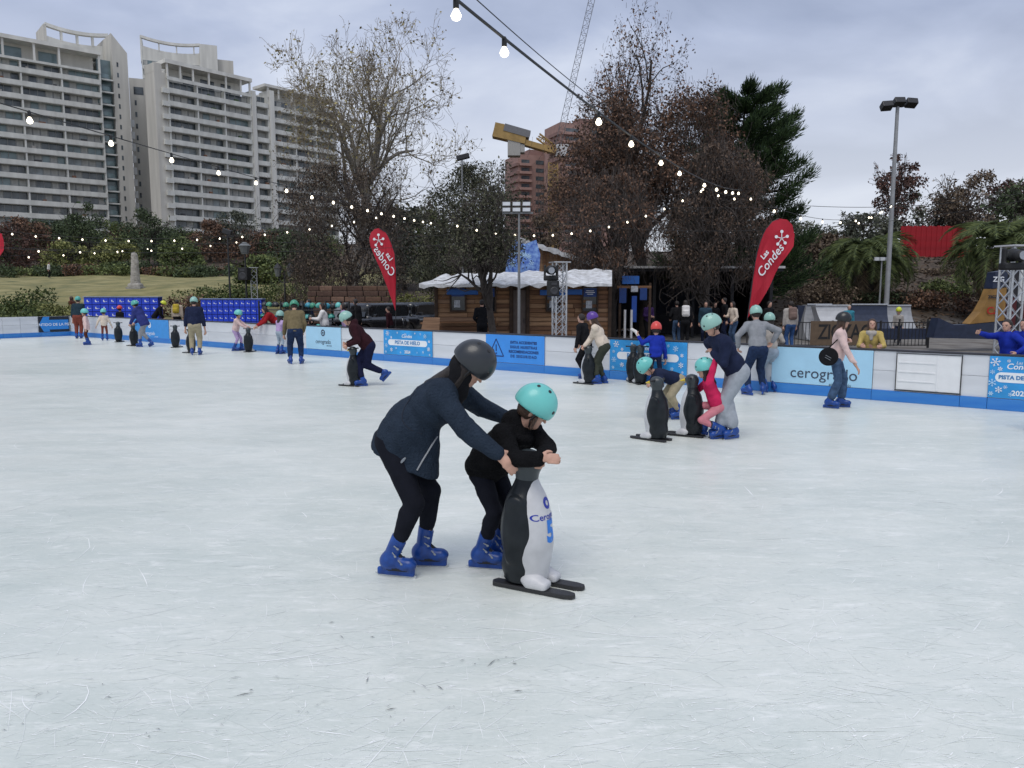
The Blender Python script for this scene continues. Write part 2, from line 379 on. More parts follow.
def ice_debris():
    rg = np.random.default_rng(11); V = []; F = []
    cl = [(165, 742, 7), (232, 738, 6), (345, 720, 6), (425, 722, 8), (470, 700, 6), (515, 670, 10), (565, 672, 9), (560, 700, 6), (60, 704, 4), (105, 700, 4), (255, 708, 4), (350, 632, 4), (390, 646, 3), (720, 698, 3), (420, 690, 4), (700, 620, 3), (1010, 668, 3), (300, 690, 5), (500, 715, 5), (28, 740, 4)]
    for px, py, n in cl:
        if py > 768: continue
        for _ in range(n // 2 + 1):
            p = gnd(min(1020, max(4, px * 0.9 + rg.normal(0, 14))), py * 0.985 + rg.normal(0, 5)); a = rg.normal(0, 0.6); ln, w = rg.gamma(1.5, 0.010), rg.uniform(0.0015, 0.004)
            d = Vector((math.cos(a), math.sin(a), 0)); e = Vector((-d.y, d.x, 0)); b = len(V)
            V += [p - d * ln + Vector((0, 0, .006)), p + e * w + Vector((0, 0, .009)), p + d * ln + Vector((0, 0, .006)), p - e * w + Vector((0, 0, .010))]; F.append((b, b + 1, b + 2, b + 3))
    tag(link('ice_debris', np_mesh('ice_debris', np.array([tuple(v) for v in V]), np.array(F)), None, mat('grit', (0.20, 0.20, 0.195), 0.9)), 'dark specks of grit and leaf bits frozen into the ice', 'debris', kind='stuff')
ice_debris()

# ------------------------------------------------------------------ the ground: paved round the rink, park rising behind
def sm(a, b, x): t = np.clip((x - a) / (b - a), 0, 1); return t * t * (3 - 2 * t)
def ground_h(x, y):
    x, y = np.asarray(x, float), np.asarray(y, float)
    left = np.interp(y, [0, 41, 52, 64, 85, 105, 150, 200, 320, 700], [0, 0, 1.0, 2.4, 3.5, 4.7, 11.0, 14.5, 18, 20])
    mid = np.interp(y, [0, 44, 56, 80, 150, 320, 700], [0, 0, 2.2, 3.2, 8, 14, 20])
    right = np.interp(y, [0, 37, 41, 56, 75, 150, 320, 700], [0, 0, 0.5, 4.6, 5.4, 10, 16, 20])
    a = sm(-14, -4, x); b = sm(7, 14, x); h = left * (1 - a) + mid * a; h = h * (1 - b) + right * b
    bump = 0.16 * np.sin(x * 0.31 + 1.1) * np.cos(y * 0.23) + 0.08 * np.sin(x * 0.9 + y * 0.7)
    return h + bump * sm(42, 55, y)
def GH(x, y): return float(ground_h(x, y))
xs = np.concatenate([np.linspace(-500, -80, 20), np.linspace(-76, 76, 96), np.linspace(80, 500, 20)]); ys = np.concatenate([np.linspace(-80, 0, 8), np.linspace(4, 130, 90), np.linspace(136, 800, 36)])
gx, gy = np.meshgrid(xs, ys, indexing='ij'); gz = ground_h(gx, gy) - 0.03; nx, ny = len(xs), len(ys)
ii = np.arange(nx * ny).reshape(nx, ny)
def ground_material():
    m = bpy.data.materials.new('ground'); m.use_nodes = True; t = m.node_tree; nd = t.nodes; lk = t.links.new; b = nd['Principled BSDF']; b.inputs['Roughness'].default_value = 0.95
    tc = nd.new('ShaderNodeTexCoord'); sp = nd.new('ShaderNodeSeparateXYZ'); lk(tc.outputs['Object'], sp.inputs[0])
    def noise(s, det=6): n = nd.new('ShaderNodeTexNoise'); n.inputs['Scale'].default_value = s; n.inputs['Detail'].default_value = det; lk(tc.outputs['Object'], n.inputs['Vector']); return n.outputs[0]
    def ramp(v, *els):
        r = nd.new('ShaderNodeValToRGB'); r.color_ramp.elements[0].position, r.color_ramp.elements[0].color = els[0]; r.color_ramp.elements[1].position, r.color_ramp.elements[1].color = els[-1]
        for p, c in els[1:-1]: e = r.color_ramp.elements.new(p); e.color = c
        lk(v, r.inputs[0]); return r.outputs[0]
    def mix(f, a, c):
        x = nd.new('ShaderNodeMix'); x.data_type = 'RGBA'; lk(f, x.inputs[0]); lk(a, x.inputs[6]); lk(c, x.inputs[7]); return x.outputs[2]
    def step(v, a, c): r = nd.new('ShaderNodeMapRange'); lk(v, r.inputs[0]); r.inputs[1].default_value = a; r.inputs[2].default_value = c; return r.outputs[0]
    pave = ramp(noise(1.4, 8), (0.3, (0.13, 0.12, 0.11, 1)), (0.7, (0.22, 0.205, 0.185, 1)))
    grass = ramp(noise(0.5, 9), (0.3, (0.11, 0.12, 0.045, 1)), (0.5, (0.22, 0.195, 0.075, 1)), (0.72, (0.32, 0.28, 0.13, 1)))
    soil = ramp(noise(1.1, 9), (0.3, (0.035, 0.026, 0.018, 1)), (0.55, (0.072, 0.052, 0.036, 1)), (0.75, (0.115, 0.085, 0.06, 1)))
    far = mix(step(sp.outputs[1], 102, 112), grass, soil)
    side = mix(step(sp.outputs[0], -16, -9), far, soil)
    nb = nd.new('ShaderNodeMath'); nb.operation = 'MULTIPLY_ADD'; lk(noise(0.8), nb.inputs[0]); nb.inputs[1].default_value = 2.5; lk(sp.outputs[2], nb.inputs[2])
    fin = mix(step(nb.outputs[0], 1.25, 1.9), pave, side); lk(fin, b.inputs['Base Color'])
    bp = nd.new('ShaderNodeBump'); bp.inputs['Strength'].default_value = 0.6; bp.inputs['Distance'].default_value = 0.1; lk(noise(3.0, 8), bp.inputs['Height']); lk(bp.outputs[0], b.inputs['Normal'])
    return m
tag(link('ground', np_mesh('ground', np.stack([gx.ravel(), gy.ravel(), gz.ravel()], 1), np.stack([ii[:-1, :-1].ravel(), ii[1:, :-1].ravel(), ii[1:, 1:].ravel(), ii[:-1, 1:].ravel()], 1), True), None, ground_material()), kind='structure')

# ------------------------------------------------------------------ barrier round the rink
M_white = mat('barrier_white', (0.72, 0.74, 0.77), 0.42, var=0.0, col2=(0.58, 0.60, 0.63, 1), scale=2.2, bump=0.08, bscale=8, stretch=(0.35, 1, 1.6), detail=10)
M_kick = mat('kick_blue', S('#2573c6'), 0.4, var=0.0, col2=S('#3f86cc'), scale=4, stretch=(0.3, 1, 2), detail=9)
M_rail = mat('rail_dark', (0.035, 0.035, 0.045), 0.5)
M_black = mat('black_metal', (0.02, 0.02, 0.022), 0.45)
M_seam = mat('barrier_post', (0.30, 0.31, 0.33), 0.6)
BH, KH = 0.93, 0.20
bar = empty('rink_barrier', rink(0, 0)); tag(bar, 'long white rink barrier with blue kick strip and dark top rail', 'barrier')
def wall_run(root, O, U, Nn, joints, rail_from=0.0):
    O, U, Nn = Vector(O), Vector(U), Vector(Nn); rz = math.atan2(U.y, U.x); org = root.location
    for a, b in zip(joints[:-1], joints[1:]):
        w = b - a - 0.008; c = O + U * ((a + b) / 2) + Nn * 0.04 - org
        for z0, z1 in ((KH, 0.565), (0.570, BH)):
            MB().box((0, 0, 0), (w, 0.06, z1 - z0)).build('board', M_white, root, bevel=0.006, loc=c + Vector((0, 0, (z0 + z1) / 2)), rot=(0, 0, rz))
        MB().box((0, 0, 0), (b - a - 0.004, 0.085, KH)).build('kick_board', M_kick, root, bevel=0.01, loc=c + Vector((0, 0, KH / 2)) - Nn * 0.016, rot=(0, 0, rz))
        MB().box((0, 0, 0), (0.07, 0.06, BH - 0.02)).build('post', M_seam, root, loc=O + U * b + Nn * 0.115 - org + Vector((0, 0, BH / 2)), rot=(0, 0, rz))
    a, b = max(joints[0], rail_from), joints[-1]
    MB().box((0, 0, 0), (b - a, 0.11, 0.035)).build('top_rail', M_rail, root, bevel=0.01, loc=O + U * ((a + b) / 2) + Nn * 0.045 - org + Vector((0, 0, BH + 0.019)), rot=(0, 0, rz))
JPX = [71, 100, 130, 167, 206, 254, 305, 340, 383, 432, 486, 545, 611, 689, 775, 877, 967, 995, 1062]
JU = [0.0] + [bar_u(p) for p in JPX[1:]] + [bar_u(1062) + 2.2]
wall_run(bar, RC, RU, RN, JU, 0.5)
RWN = Vector((RW.y, -RW.x, 0));  RWN = RWN if RWN.dot(Vector((-1, 0.3, 0))) > 0 else -RWN
bar2 = empty('rink_barrier', RC + RW * 0.0); tag(bar2, 'short end of the white rink barrier with the direction arrow', 'barrier')
wall_run(bar2, RC + RWN * 0.0, RW, RWN, [0.0, bar_w(38), bar_w(36), bar_w(18), bar_w(0), bar_w(-30), bar_w(-75), bar_w(-75) + 2.2, bar_w(-75) + 4.4, bar_w(-75) + 6.6, bar_w(-75) + 8.8], 50)
# the gate panel with its dark outline
gu0, gu1 = bar_u(901), bar_u(967); gate = empty('barrier_gate', rink(gu0, -0.012)); tag(gate, 'white framed gate panel in the barrier beside the pale banner', 'gate')
_rz = math.atan2(RU.y, RU.x); gate.rotation_euler = (0, 0, _rz); gw = gu1 - gu0
MB().box((gw / 2, 0.004, 0.57), (gw, 0.018, 0.66)).build('panel', mat('gate_white', (0.78, 0.79, 0.80), 0.35, var=0.04), gate, bevel=0.006)
for zz, hh in ((0.905, 0.012), (0.225, 0.016)): MB().box((gw / 2, -0.010, zz), (gw + 0.03, 0.012, hh)).build('frame', M_black, gate)
for xx in (0.0, gw): MB().box((xx, -0.0095, 0.565), (0.014, 0.011, 0.66)).build('frame', M_black, gate)
for zz in (0.40, 0.57, 0.74): MB().box((gw * 0.32, -0.009, zz), (gw * 0.58, 0.012, 0.028)).build('rib', mat('gate_white', (0.78, 0.79, 0.80)), gate, bevel=0.005)
MB().box((gw * 0.645, -0.009, 0.565), (0.03, 0.014, 0.62)).build('rib', mat('gate_white', (0.78, 0.79, 0.80)), gate, bevel=0.005)

# ------------------------------------------------------------------ banners
M_sky1 = mat('banner_blue', S('#2f97da'), 0.45, var=0.22, scale=2.2, bump=0.12, bscale=3)
M_pale = mat('banner_pale', S('#a9d5ee'), 0.4, var=0.06, scale=2, bump=0.15, bscale=3)
M_mid = mat('banner_mid', S('#3b8fe3'), 0.4, var=0.07, scale=2, bump=0.15, bscale=3)
M_ink = mat('ink', S('#3c4658'), 0.6, var=0.05); M_navy = mat('ink_navy', S('#14336f'), 0.6, var=0.05)
M_paper = mat('print_white', (0.82, 0.85, 0.88), 0.5, var=0.04); M_flake = mat('flake_white', S('#bfe0f4'), 0.5, var=0.06)
M_dark = mat('banner_dark', S('#16202f'), 0.5)
def flake_mesh(kind):
    mb = MB(); n = 6
    for i in range(n):
        a = 2 * PI * i / n; d = Vector((math.cos(a), math.sin(a), 0)); e = Vector((-d.y, d.x, 0))
        mb.bar((0, 0, 0), d, 0.13, 0.012)
        for q in ((0.45, 0.30), (0.72, 0.22)) if kind else ((0.6, 0.28),):
            for s in (1, -1): mb.bar(d * q[0], d * (q[0] + q[1] * 0.7) + e * s * q[1] * 0.8, 0.10, 0.010)
        if kind == 2: mb.bar(d * 0.55, Vector((math.cos(a + PI / 3), math.sin(a + PI / 3), 0)) * 0.55, 0.11, 0.009)
    return mb.mesh('snowflake')
FLK = [flake_mesh(i) for i in range(3)]
def banner_root(label, u0, u1, z0, z1, m, left=False, cat='banner', group=None):
    if left: o = RC + RW * u1 - RWN * 0.004; x = -RW; w = u1 - u0
    else: o = rink(u0, -0.004); x = RU; w = u1 - u0
    r = empty('banner'); r.matrix_world = frame(o + Vector((0, 0, z0)), x, (0, 0, 1)); tag(r, label, cat, group)
    h = z1 - z0; MB().box((w / 2, h / 2, 0.004), (w, h, 0.008)).build('sheet', m, r); return r, w, h
def put(r, t, x, y, size, m, z=0.012, bold=0.0, **k):
    return link('lettering', text_mesh(t, size, 0.0015, bold, **k), r, m, loc=(x, y, z))
def capsule(r, x, y, w, h, m, z=0.010):
    pts = [];  rr = h / 2
    for i in range(9): a = -PI / 2 + PI * i / 8; pts.append((w / 2 - rr + rr * math.cos(a), rr * math.sin(a)))
    for i in range(9): a = PI / 2 + PI * i / 8; pts.append((-w / 2 + rr + rr * math.cos(a), rr * math.sin(a)))
    return MB().prism(pts, (x, y, z), (1, 0, 0), (0, 1, 0), (0, 0, 0.002)).build('label_plate', m, r)
def ring(r, x, y, rad, wd, m, z=0.011, k=20, name='emblem'):
    mb = MB(); a = [(math.cos(2 * PI * i / k), math.sin(2 * PI * i / k)) for i in range(k)]
    vs = [(x + rad * c, y + rad * s, z) for c, s in a] + [(x + (rad - wd) * c, y + (rad - wd) * s, z) for c, s in a]
    mb.add(vs, [(i, (i + 1) % k, k + (i + 1) % k, k + i) for i in range(k)]); return mb.build(name, m, r)
def pista_banner(label, px0, px1, seed, w_full=None):
    u0, u1 = bar_u(px0), bar_u(px1); u1 = u0 + w_full if w_full else u1
    r, w, h = banner_root(label, u0, u1, KH + 0.012, BH - 0.004, M_sky1, group='snowflake banners on the barrier'); rg = random.Random(seed)
    put(r, 'Las', w * 0.46, h * 0.86, h * 0.10, M_paper, shear=0.25); put(r, 'Condes', w * 0.49, h * 0.765, h * 0.19, M_paper, shear=0.2, bold=0.002)
    capsule(r, w / 2, h * 0.50, w * 0.80, h * 0.24, M_paper); put(r, 'PISTA DE HIELO', w / 2, h * 0.50, min(h * 0.205, w * 0.098), mat('pista_ink', S('#3f7fb4'), 0.6), z=0.0145, bold=0.004)
    put(r, '2024', w * 0.50, h * 0.13, h * 0.17, M_paper, bold=0.003)
    sp = [(.09, .86, .115), (.055, .62, .06), (.17, .70, .06), (.06, .36, .10), (.17, .20, .085), (.05, .10, .06), (.27, .27, .05), (.86, .80, .10), (.94, .60, .065), (.77, .88, .055), (.93, .30, .095), (.82, .17, .065), (.95, .08, .05), (.36, .10, .055), (.66, .90, .04), (.70, .14, .04), (.30, .90, .045)]
    for i, (x, y, s) in enumerate(sp):
        link('snowflake', FLK[i % 3], r, M_flake if i % 2 else M_paper, loc=(x * w, y * h, 0.0165), rot=(0, 0, rg.uniform(0, 1)), scale=(h * s * 0.95, h * s * 0.95, 0.2))
pista_banner('blue snowflake banner beside the skater in maroon', 383, 432, 1)
pista_banner('blue snowflake banner behind the child in the red helmet', 611, 689, 2)
pista_banner('blue snowflake banner under the outstretched arm in blue', 995, 1062, 3)
def cero_banner(label, px0, px1, logo, m, text_m, lx=0.5, ly=0.38, size=0.30, z0=KH + 0.012):
    r, w, h = banner_root(label, bar_u(px0), bar_u(px1), z0, BH - 0.004, m)
    put(r, 'cerogrado', w * lx, h * ly, h * size, text_m); put(r, 'pista de hielo', w * (lx + 0.17), h * (ly - size * 0.62), h * size * 0.25, text_m)
    if logo:
        ring(r, w * 0.5, h * 0.74, h * 0.15, h * 0.15, text_m); ring(r, w * 0.5, h * 0.74, h * 0.085, h * 0.03, m, z=0.013); MB().box((w * 0.5 + h * 0.06, h * 0.80, 0.0145), (h * 0.025, h * 0.07, 0.001)).build('emblem', m, r)
cero_banner('large pale blue banner behind the woman with the round bag', 775, 877, False, M_pale, M_ink, 0.53, 0.30, 0.43)
cero_banner('pale blue banner with round dark logo beside the man in olive', 305, 340, True, M_pale, M_ink, 0.5, 0.34, 0.26)
cero_banner('strong blue banner with white logo behind the skater in navy', 130, 167, True, mat('banner_strong', S('#3a93dd'), 0.45, var=0.06), M_paper, 0.5, 0.34, 0.24, z0=0.03 + KH * 0.2)
r, w, h = banner_root('blue safety banner with warning triangle and four lines of capitals', bar_u(486), bar_u(545), KH + 0.012, BH - 0.004, M_mid)
for i, t in enumerate(('EVITA ACCIDENTES', 'SIGUE NUESTRAS', 'RECOMENDACIONES', 'DE SEGURIDAD')): put(r, t, w * 0.655, h * (0.74 - 0.165 * i), h * 0.135, M_navy, bold=0.003, space=(1.0, 1.18, 1.04, 1.32)[i])
mb = MB(); tri = [(w * 0.055, h * 0.22), (w * 0.315, h * 0.22), (w * 0.185, h * 0.84)]
for a, b in zip(tri, tri[1:] + tri[:1]): mb.bar((*a, 0.012), (*b, 0.012), 0.028, 0.002)
mb.box((w * 0.185, h * 0.52, 0.012), (0.035, h * 0.24, 0.002)); mb.box((w * 0.185, h * 0.315, 0.012), (0.04, 0.045, 0.002)); mb.build('warning_triangle', M_navy, r)
w0, w1 = 0.04, bar_w(36); r, w, h = banner_root('black banner with a blue arrow pointing left along the end barrier', w0, w1, KH + 0.012, BH - 0.004, M_dark, left=True)
MB().prism([(w * 0.02, h * 0.5), (w * 0.16, h * 0.98), (w * 0.36, h * 0.98), (w * 0.34, h * 0.78), (w * 0.97, h * 0.78), (w * 0.97, h * 0.16), (w * 0.34, h * 0.16), (w * 0.36, h * 0.02), (w * 0.16, h * 0.02)], (0, 0, 0.009), (1, 0, 0), (0, 1, 0), (0, 0, 0.002)).build('arrow', mat('arrow_blue', S('#2b86d6'), 0.5, var=0.05), r)
put(r, 'SENTIDO DE LA PISTA', w * 0.52, h * 0.47, h * 0.24, M_paper, z=0.0135, bold=0.002)

# fallen leaves lying on the slope and under the trees
def litter():
    rg = np.random.default_rng(3); n = 16000; y = rg.uniform(38, 64, n); x = rg.uniform(-6, 40, n); z = ground_h(x, y); P_ = np.stack([x, y, z + 0.0], 1); a = rg.uniform(0, 6.28, n); s = rg.uniform(0.06, 0.16, n)
    d = np.stack([np.cos(a), np.sin(a), rg.normal(0.1, 0.25, n)], 1) * s[:, None]; e = np.stack([-np.sin(a), np.cos(a), rg.normal(0, 0.3, n)], 1) * (s * 0.6)[:, None]; V = np.stack([P_ - d, P_ - e, P_ + d, P_ + e], 1).reshape(-1, 3)
    tag(link('fallen_leaves', np_mesh('fallen_leaves', V, np.arange(4 * n).reshape(n, 4)), None, mat('litter', (0.15, 0.09, 0.05), 0.9, var=0, col2=(0.04, 0.028, 0.02, 1), island=0.8)), 'brown fallen leaves covering the slope below the red fence', 'fallen leaves', kind='stuff')
litter()

# ------------------------------------------------------------------ far apartment towers
M_conc = mat('tower_concrete', (0.63, 0.62, 0.575), 0.85, var=0.16, scale=0.5, bump=0.05, bscale=2, stretch=(1, 1, 0.12))
M_conc2 = mat('tower_concrete_warm', (0.53, 0.51, 0.46), 0.85, var=0.16, scale=0.5, stretch=(1, 1, 0.12))
M_par = mat('balcony_parapet', (0.60, 0.60, 0.56), 0.8, var=0.14, scale=0.6, stretch=(1, 1, 0.3))
M_glass = mat('tower_glass', (0.075, 0.09, 0.10), 0.10, var=0.6, scale=0.5, spec=0.6)
M_glass2 = mat('tower_glass_teal', (0.16, 0.22, 0.23), 0.12, var=0.3, scale=0.4, spec=0.6)
M_curt = mat('curtain', (0.42, 0.42, 0.40), 0.9, var=0.3, scale=0.8)
M_clut = [mat('clutter_%d' % i, c, 0.8) for i, c in enumerate(((0.06, 0.10, 0.04), (0.35, 0.33, 0.30), (0.20, 0.10, 0.06), (0.05, 0.05, 0.055)))]
M_glass3 = mat('tower_glass_pale', (0.24, 0.27, 0.28), 0.15, var=0.3, scale=0.6)
M_frm = mat('window_frame', (0.30, 0.30, 0.29), 0.7)
def U3(E): return Vector((E[0], E[1], 0)).normalized()
class Tower:
    def __init__(s, name, label, O, E, group=None):
        s.o = Vector(O); s.E = U3(E); s.N = Vector((s.E.y, -s.E.x, 0)); s.rz = math.atan2(s.E.y, s.E.x)   # N faces the viewer
        s.root = empty(name, O, s.rz); tag(s.root, label, 'building', group); s.rg = random.Random(len(label))
    def bx(s, name, m, x0, x1, y0, y1, z0, z1, bevel=0.0):      # y outward is negative
        return MB().box(((x0 + x1) / 2, (y0 + y1) / 2, (z0 + z1) / 2), (x1 - x0, y1 - y0, z1 - z0)).build(name, m, s.root, bevel=bevel)
    def floors(s, x0, x1, z_top, n, fh, nb, ydeep=1.7, par=M_par, post=0.35, stop=None):
        bw = (x1 - x0) / nb; W_ = x1 - x0
        pm = MB().box((W_ / 2, 0, 0.55), (W_, 0.16, 1.12)).box((W_ / 2, ydeep / 2, -0.05), (W_, ydeep, 0.14)).mesh('balcony')
        wins = []
        for v in range(4):
            mb = MB(); mb.box((bw / 2, 0, 0.97), (bw - post, 0.06, 1.95)); wins.append(mb.mesh('window'))
        fr = MB(); k = max(3, int(bw / 1.6))
        for i in range(k + 1): fr.box((post / 2 + (bw - post) * i / k, 0, 0.97), (0.10, 0.10, 1.95))
        frm = fr.mesh('frame'); cm = MB().box((0, 0, 0.95), (bw / k * 0.8, 0.04, 1.85)).mesh('curtain')
        for f in range(n):
            z = z_top - (f + 1) * fh
            if z < -2: break
            link('balcony', pm, s.root, par, loc=(x0, -ydeep, z))
            for b in range(nb):
                wo = link('window', wins[0], s.root, M_glass if s.rg.random() < 0.55 else (M_glass2 if s.rg.random() < 0.6 else M_glass3), loc=(x0 + b * bw, 0, z + 1.0))
                link('frame', frm, wo, M_frm, loc=(0, -0.05, 0))['kind'] = 'stuff'
                if s.rg.random() < 0.35: MB().box((0, 0, 0), (s.rg.uniform(0.5, 1.6), 0.5, s.rg.uniform(0.5, 1.0))).build('balcony_clutter', s.rg.choice(M_clut), wo, loc=(bw * s.rg.uniform(0.15, 0.85), -1.0, 0.25))
                for c in range(k):
                    if s.rg.random() < 0.42: link('curtain', cm, wo, M_curt, loc=(post / 2 + (bw - post) * (c + 0.5) / k, -0.04, 0))
        h = n * fh
        for b in range(nb + 1): s.bx('column', par, x0 + b * bw - post / 2, x0 + b * bw + post / 2, -ydeep + 0.1, 0.3, z_top - h, z_top)
        s.bx('wall', M_conc, x0, x1, 0.08, 5.0, -3, z_top)
# --- the tower at the far edge
d1 = 200.0; E1 = (0.75, 0.66); O1 = at(97, 53, d1); O1.z = 0; gz1 = GH(O1.x, O1.y)
T = Tower('apartment_tower', 'grey banded apartment tower at the edge of the frame with glass corner', O1, E1)
zt = zat(53, d1, 97); fh = 3.05
T.floors(-34, 0.0, zt - 4.9, 21, fh, 4)
T.bx('roof_slab', M_conc, -34, 0.3, -2.0, 5, zt - 0.9, zt)
T.bx('roof_slab', M_par, -34, 0.2, -1.75, 2, zt - 5.3, zt - 4.75)
for x in (-30, -24.2, -20.5, -14.2, -9.0, -0.25): T.bx('column', M_conc, x, x + 0.45, -1.6, -1.1, zt - 4.75, zt - 0.9)
T.bx('penthouse_wall', M_conc2, -33, -0.6, 2.0, 10, zt - 4.75, zt - 0.9)
for a, b in ((-22, -16), (-12.5, -8.6)): T.bx('window', M_glass2, a, b, 1.9, 2.0, zt - 4.5, zt - 1.6)
# glass corner: rounded teal balconies
for f in range(20):
    z = zt - 4.0 - f * fh
    MB().lathe([(1.9, -0.10), (2.0, 0.0), (2.0, 1.05), (1.9, 1.1)], k=16).build('corner_balcony', M_glass2, T.root, smooth=True, loc=(1.0, 1.2, z - 1.9))
    MB().box((0, 0, 0), (3.0, 1.0, 0.35)).build('corner_slab', M_par, T.root, loc=(1.7, -0.2, z - 2.2))
T.bx('corner_glass', M_glass2, 0.1, 3.3, 1.5, 6, 0, zt - 1.0)
zc_ = zat(33, d1 + 2, 110)
T.bx('core_wall', M_conc2, 3.3, 6.9, -0.4, 14, -3, zc_ - 6.2)
MB().prism([(3.3, zc_ - 6.2), (6.9, zc_ - 6.2), (6.9, zc_ - 4.2), (3.3, zc_)], (0, -0.4, 0), (1, 0, 0), (0, 0, 1), (0, 14.4, 0)).build('core_parapet', M_conc2, T.root)
for f in range(24): T.bx('slot_window', M_glass, 4.25, 4.65, -0.46, -0.35, zc_ - 8 - f * 2.55, zc_ - 6.9 - f * 2.55)
for f in range(20):
    z = zt - 14 - f * fh; T.bx('side_balcony', mat('balcony_white', (0.72, 0.73, 0.72), 0.6), 6.9, 9.0, 4.0, 5.2, z - 2.0, z - 0.2)
# crown wall: a curved screen with open slots
def crown(T, x0, x1, y, z0, zl, zr, sag, n=12):
    pts = [];
    for i in range(n + 1):
        t = i / n; pts.append((x0 + (x1 - x0) * t, zl + (zr - zl) * t - sag * 4 * t * (1 - t)))
    for i in range(n):
        (xa, za), (xb, zb) = pts[i], pts[i + 1]
        MB().prism([(xa, za - 0.8), (xb, zb - 0.8), (xb, zb), (xa, za)], (0, y - 0.5, 0), (1, 0, 0), (0, 0, 1), (0, 1.2, 0)).build('crown_beam', M_conc, T.root)
        MB().prism([(xa, z0), (xb, z0), (xb, zb - 3.0), (xa, za - 3.0)], (0, y, 0), (1, 0, 0), (0, 0, 1), (0, 0.6, 0)).build('crown_wall', M_conc, T.root)
    for i in range(0, n + 1, 3): x, z = pts[i]; T.bx('crown_post', M_conc, x - 0.25, x + 0.25, y - 0.1, y + 0.7, z - 3.2, z - 0.7)
crown(T, -9.6, 4.6, 7.5, zt - 4, zat(22, 199, 45), zat(33, 208, 108), 0.8)
T.bx('crown_wall', M_conc2, -10.0, -9.4, 7.0, 16, zt - 4, zat(24, 199, 45))
# --- the pair of slabs beside it
d2 = 195.0; E2 = (0.65, 0.76); O2 = at(161, 60, d2); O2.z = 0
T2 = Tower('apartment_tower', 'wide stepped beige apartment block with tall columns behind the bare tree', O2, E2)
zt2 = zat(60, d2, 161)
T2.floors(0.8, 24.6, zt2 - 4.6, 19, fh, 3)
T2.bx('roof_slab', M_conc, 0, 25, -2.0, 4, zt2 - 0.9, zt2)
for x in (0.5, 4, 7.5, 12, 17, 21.5, 24.3): T2.bx('column', M_conc, x, x + 0.4, -1.7, -1.2, zt2 - 4.4, zt2 - 0.9)
T2.bx('penthouse_wall', M_conc, 3, 24, 2.5, 10, zt2 - 4.6, zt2 - 0.95)
for a, b in ((7, 10), (12, 16), (18, 21)): T2.bx('window', M_glass, a, b, 2.4, 2.5, zt2 - 4.3, zt2 - 1.8)
T2.bx('terrace_parapet', M_par, 0.4, 25, -1.8, -1.6, zt2 - 4.75, zt2 - 3.9)
T2.bx('side_wall', M_conc2, -2.6, 0.75, -1.2, 4, -3, zt2 - 3.2); T2.bx('side_wall', M_conc2, -2.6, -0.6, -1.21, 4, zt2 - 3.3, zt2 - 1.2)
for f in range(18): T2.bx('side_balcony', M_par, -1.0, 0.9, -1.95, -1.15, zt2 - 8 - f * fh, zt2 - 6.85 - f * fh)
T2.bx('column', M_conc, 24.8, 26.0, -2.0, 3, -3, zt2 - 3.0)
zt3 = zat(86, d2 + 22, 266)
T2.floors(26.2, 30.2, zt3 - 3.2, 17, fh, 1); T2.bx('column', M_conc, 30.4, 31.9, -2.1, 3, -3, zt3 - 1.5)
T2.floors(32.0, 54.0, zt3 - 3.4, 17, fh, 3); T2.bx('roof_slab', M_conc, 29, 54.2, -2.0, 4, zt3 - 0.7, zt3)
T2.bx('penthouse_wall', M_conc, 33, 53, 2.5, 10, zt3 - 3.4, zt3 - 0.75)
for x in (30, 33.5, 38, 43, 48, 53.6): T2.bx('column', M_conc, x, x + 0.4, -1.8, -1.3, zt3 - 3.4, zt3 - 0.75)
# darker narrow wing at its side
O3 = at(129, 80, 214); O3.z = 0
T3 = Tower('apartment_tower', 'narrow plain grey wing between the two banded towers', O3, (0.93, 0.36)); zt4 = zat(78, 214, 128)
T3.bx('wall', M_conc2, 0, 7.5, 0, 12, -3, zt4 - 1.5); T3.bx('core_wall', M_conc2, -0.02, 4.6, -0.3, 3, -3, zt4)
for f in range(16):
    for x in (1.1, 5.6): T3.bx('slot_window', M_glass, x, x + 0.5, -0.36, 0.05, zt4 - 7 - f * fh, zt4 - 5.7 - f * fh)
T3.bx('roof_opening', M_glass, 1.0, 3.4, -0.34, -0.28, zt4 - 4.2, zt4 - 2.2)
# crowned tower behind
d4 = 255.0; O4 = at(141, 35, d4); O4.z = 0
T4 = Tower('apartment_tower', 'taller pale tower with curved open crown rising behind the beige block', O4, (0.92, 0.38)); zt5 = zat(35, d4, 141)
T4.floors(0, 20.5, zt5 - 7.4, 5, fh, 3, ydeep=1.2); T4.bx('core_wall', M_conc, 20.6, 27, -1.3, 14, 30, zt5 - 1.0)
T4.bx('core_wall', M_conc2, 27, 33, 1.5, 14, 30, zt5 - 4.5)
for f in range(6):
    T4.bx('slot_window', M_glass, 23, 23.9, -1.4, -1.25, zt5 - 12 - f * fh, zt5 - 9.8 - f * fh); T4.bx('window', M_glass2, 27.6, 31.5, 1.38, 1.5, zt5 - 13 - f * fh, zt5 - 11.3 - f * fh)
crown(T4, -0.2, 20.6, 0.2, zt5 - 7.6, zt5, zt5 - 0.6, 1.0, 10); T4.bx('crown_wall', M_conc, -0.5, 0.1, 0, 10, zt5 - 8, zt5)
T2.root.scale.x = 0.93; T4.root.scale.x = 0.83
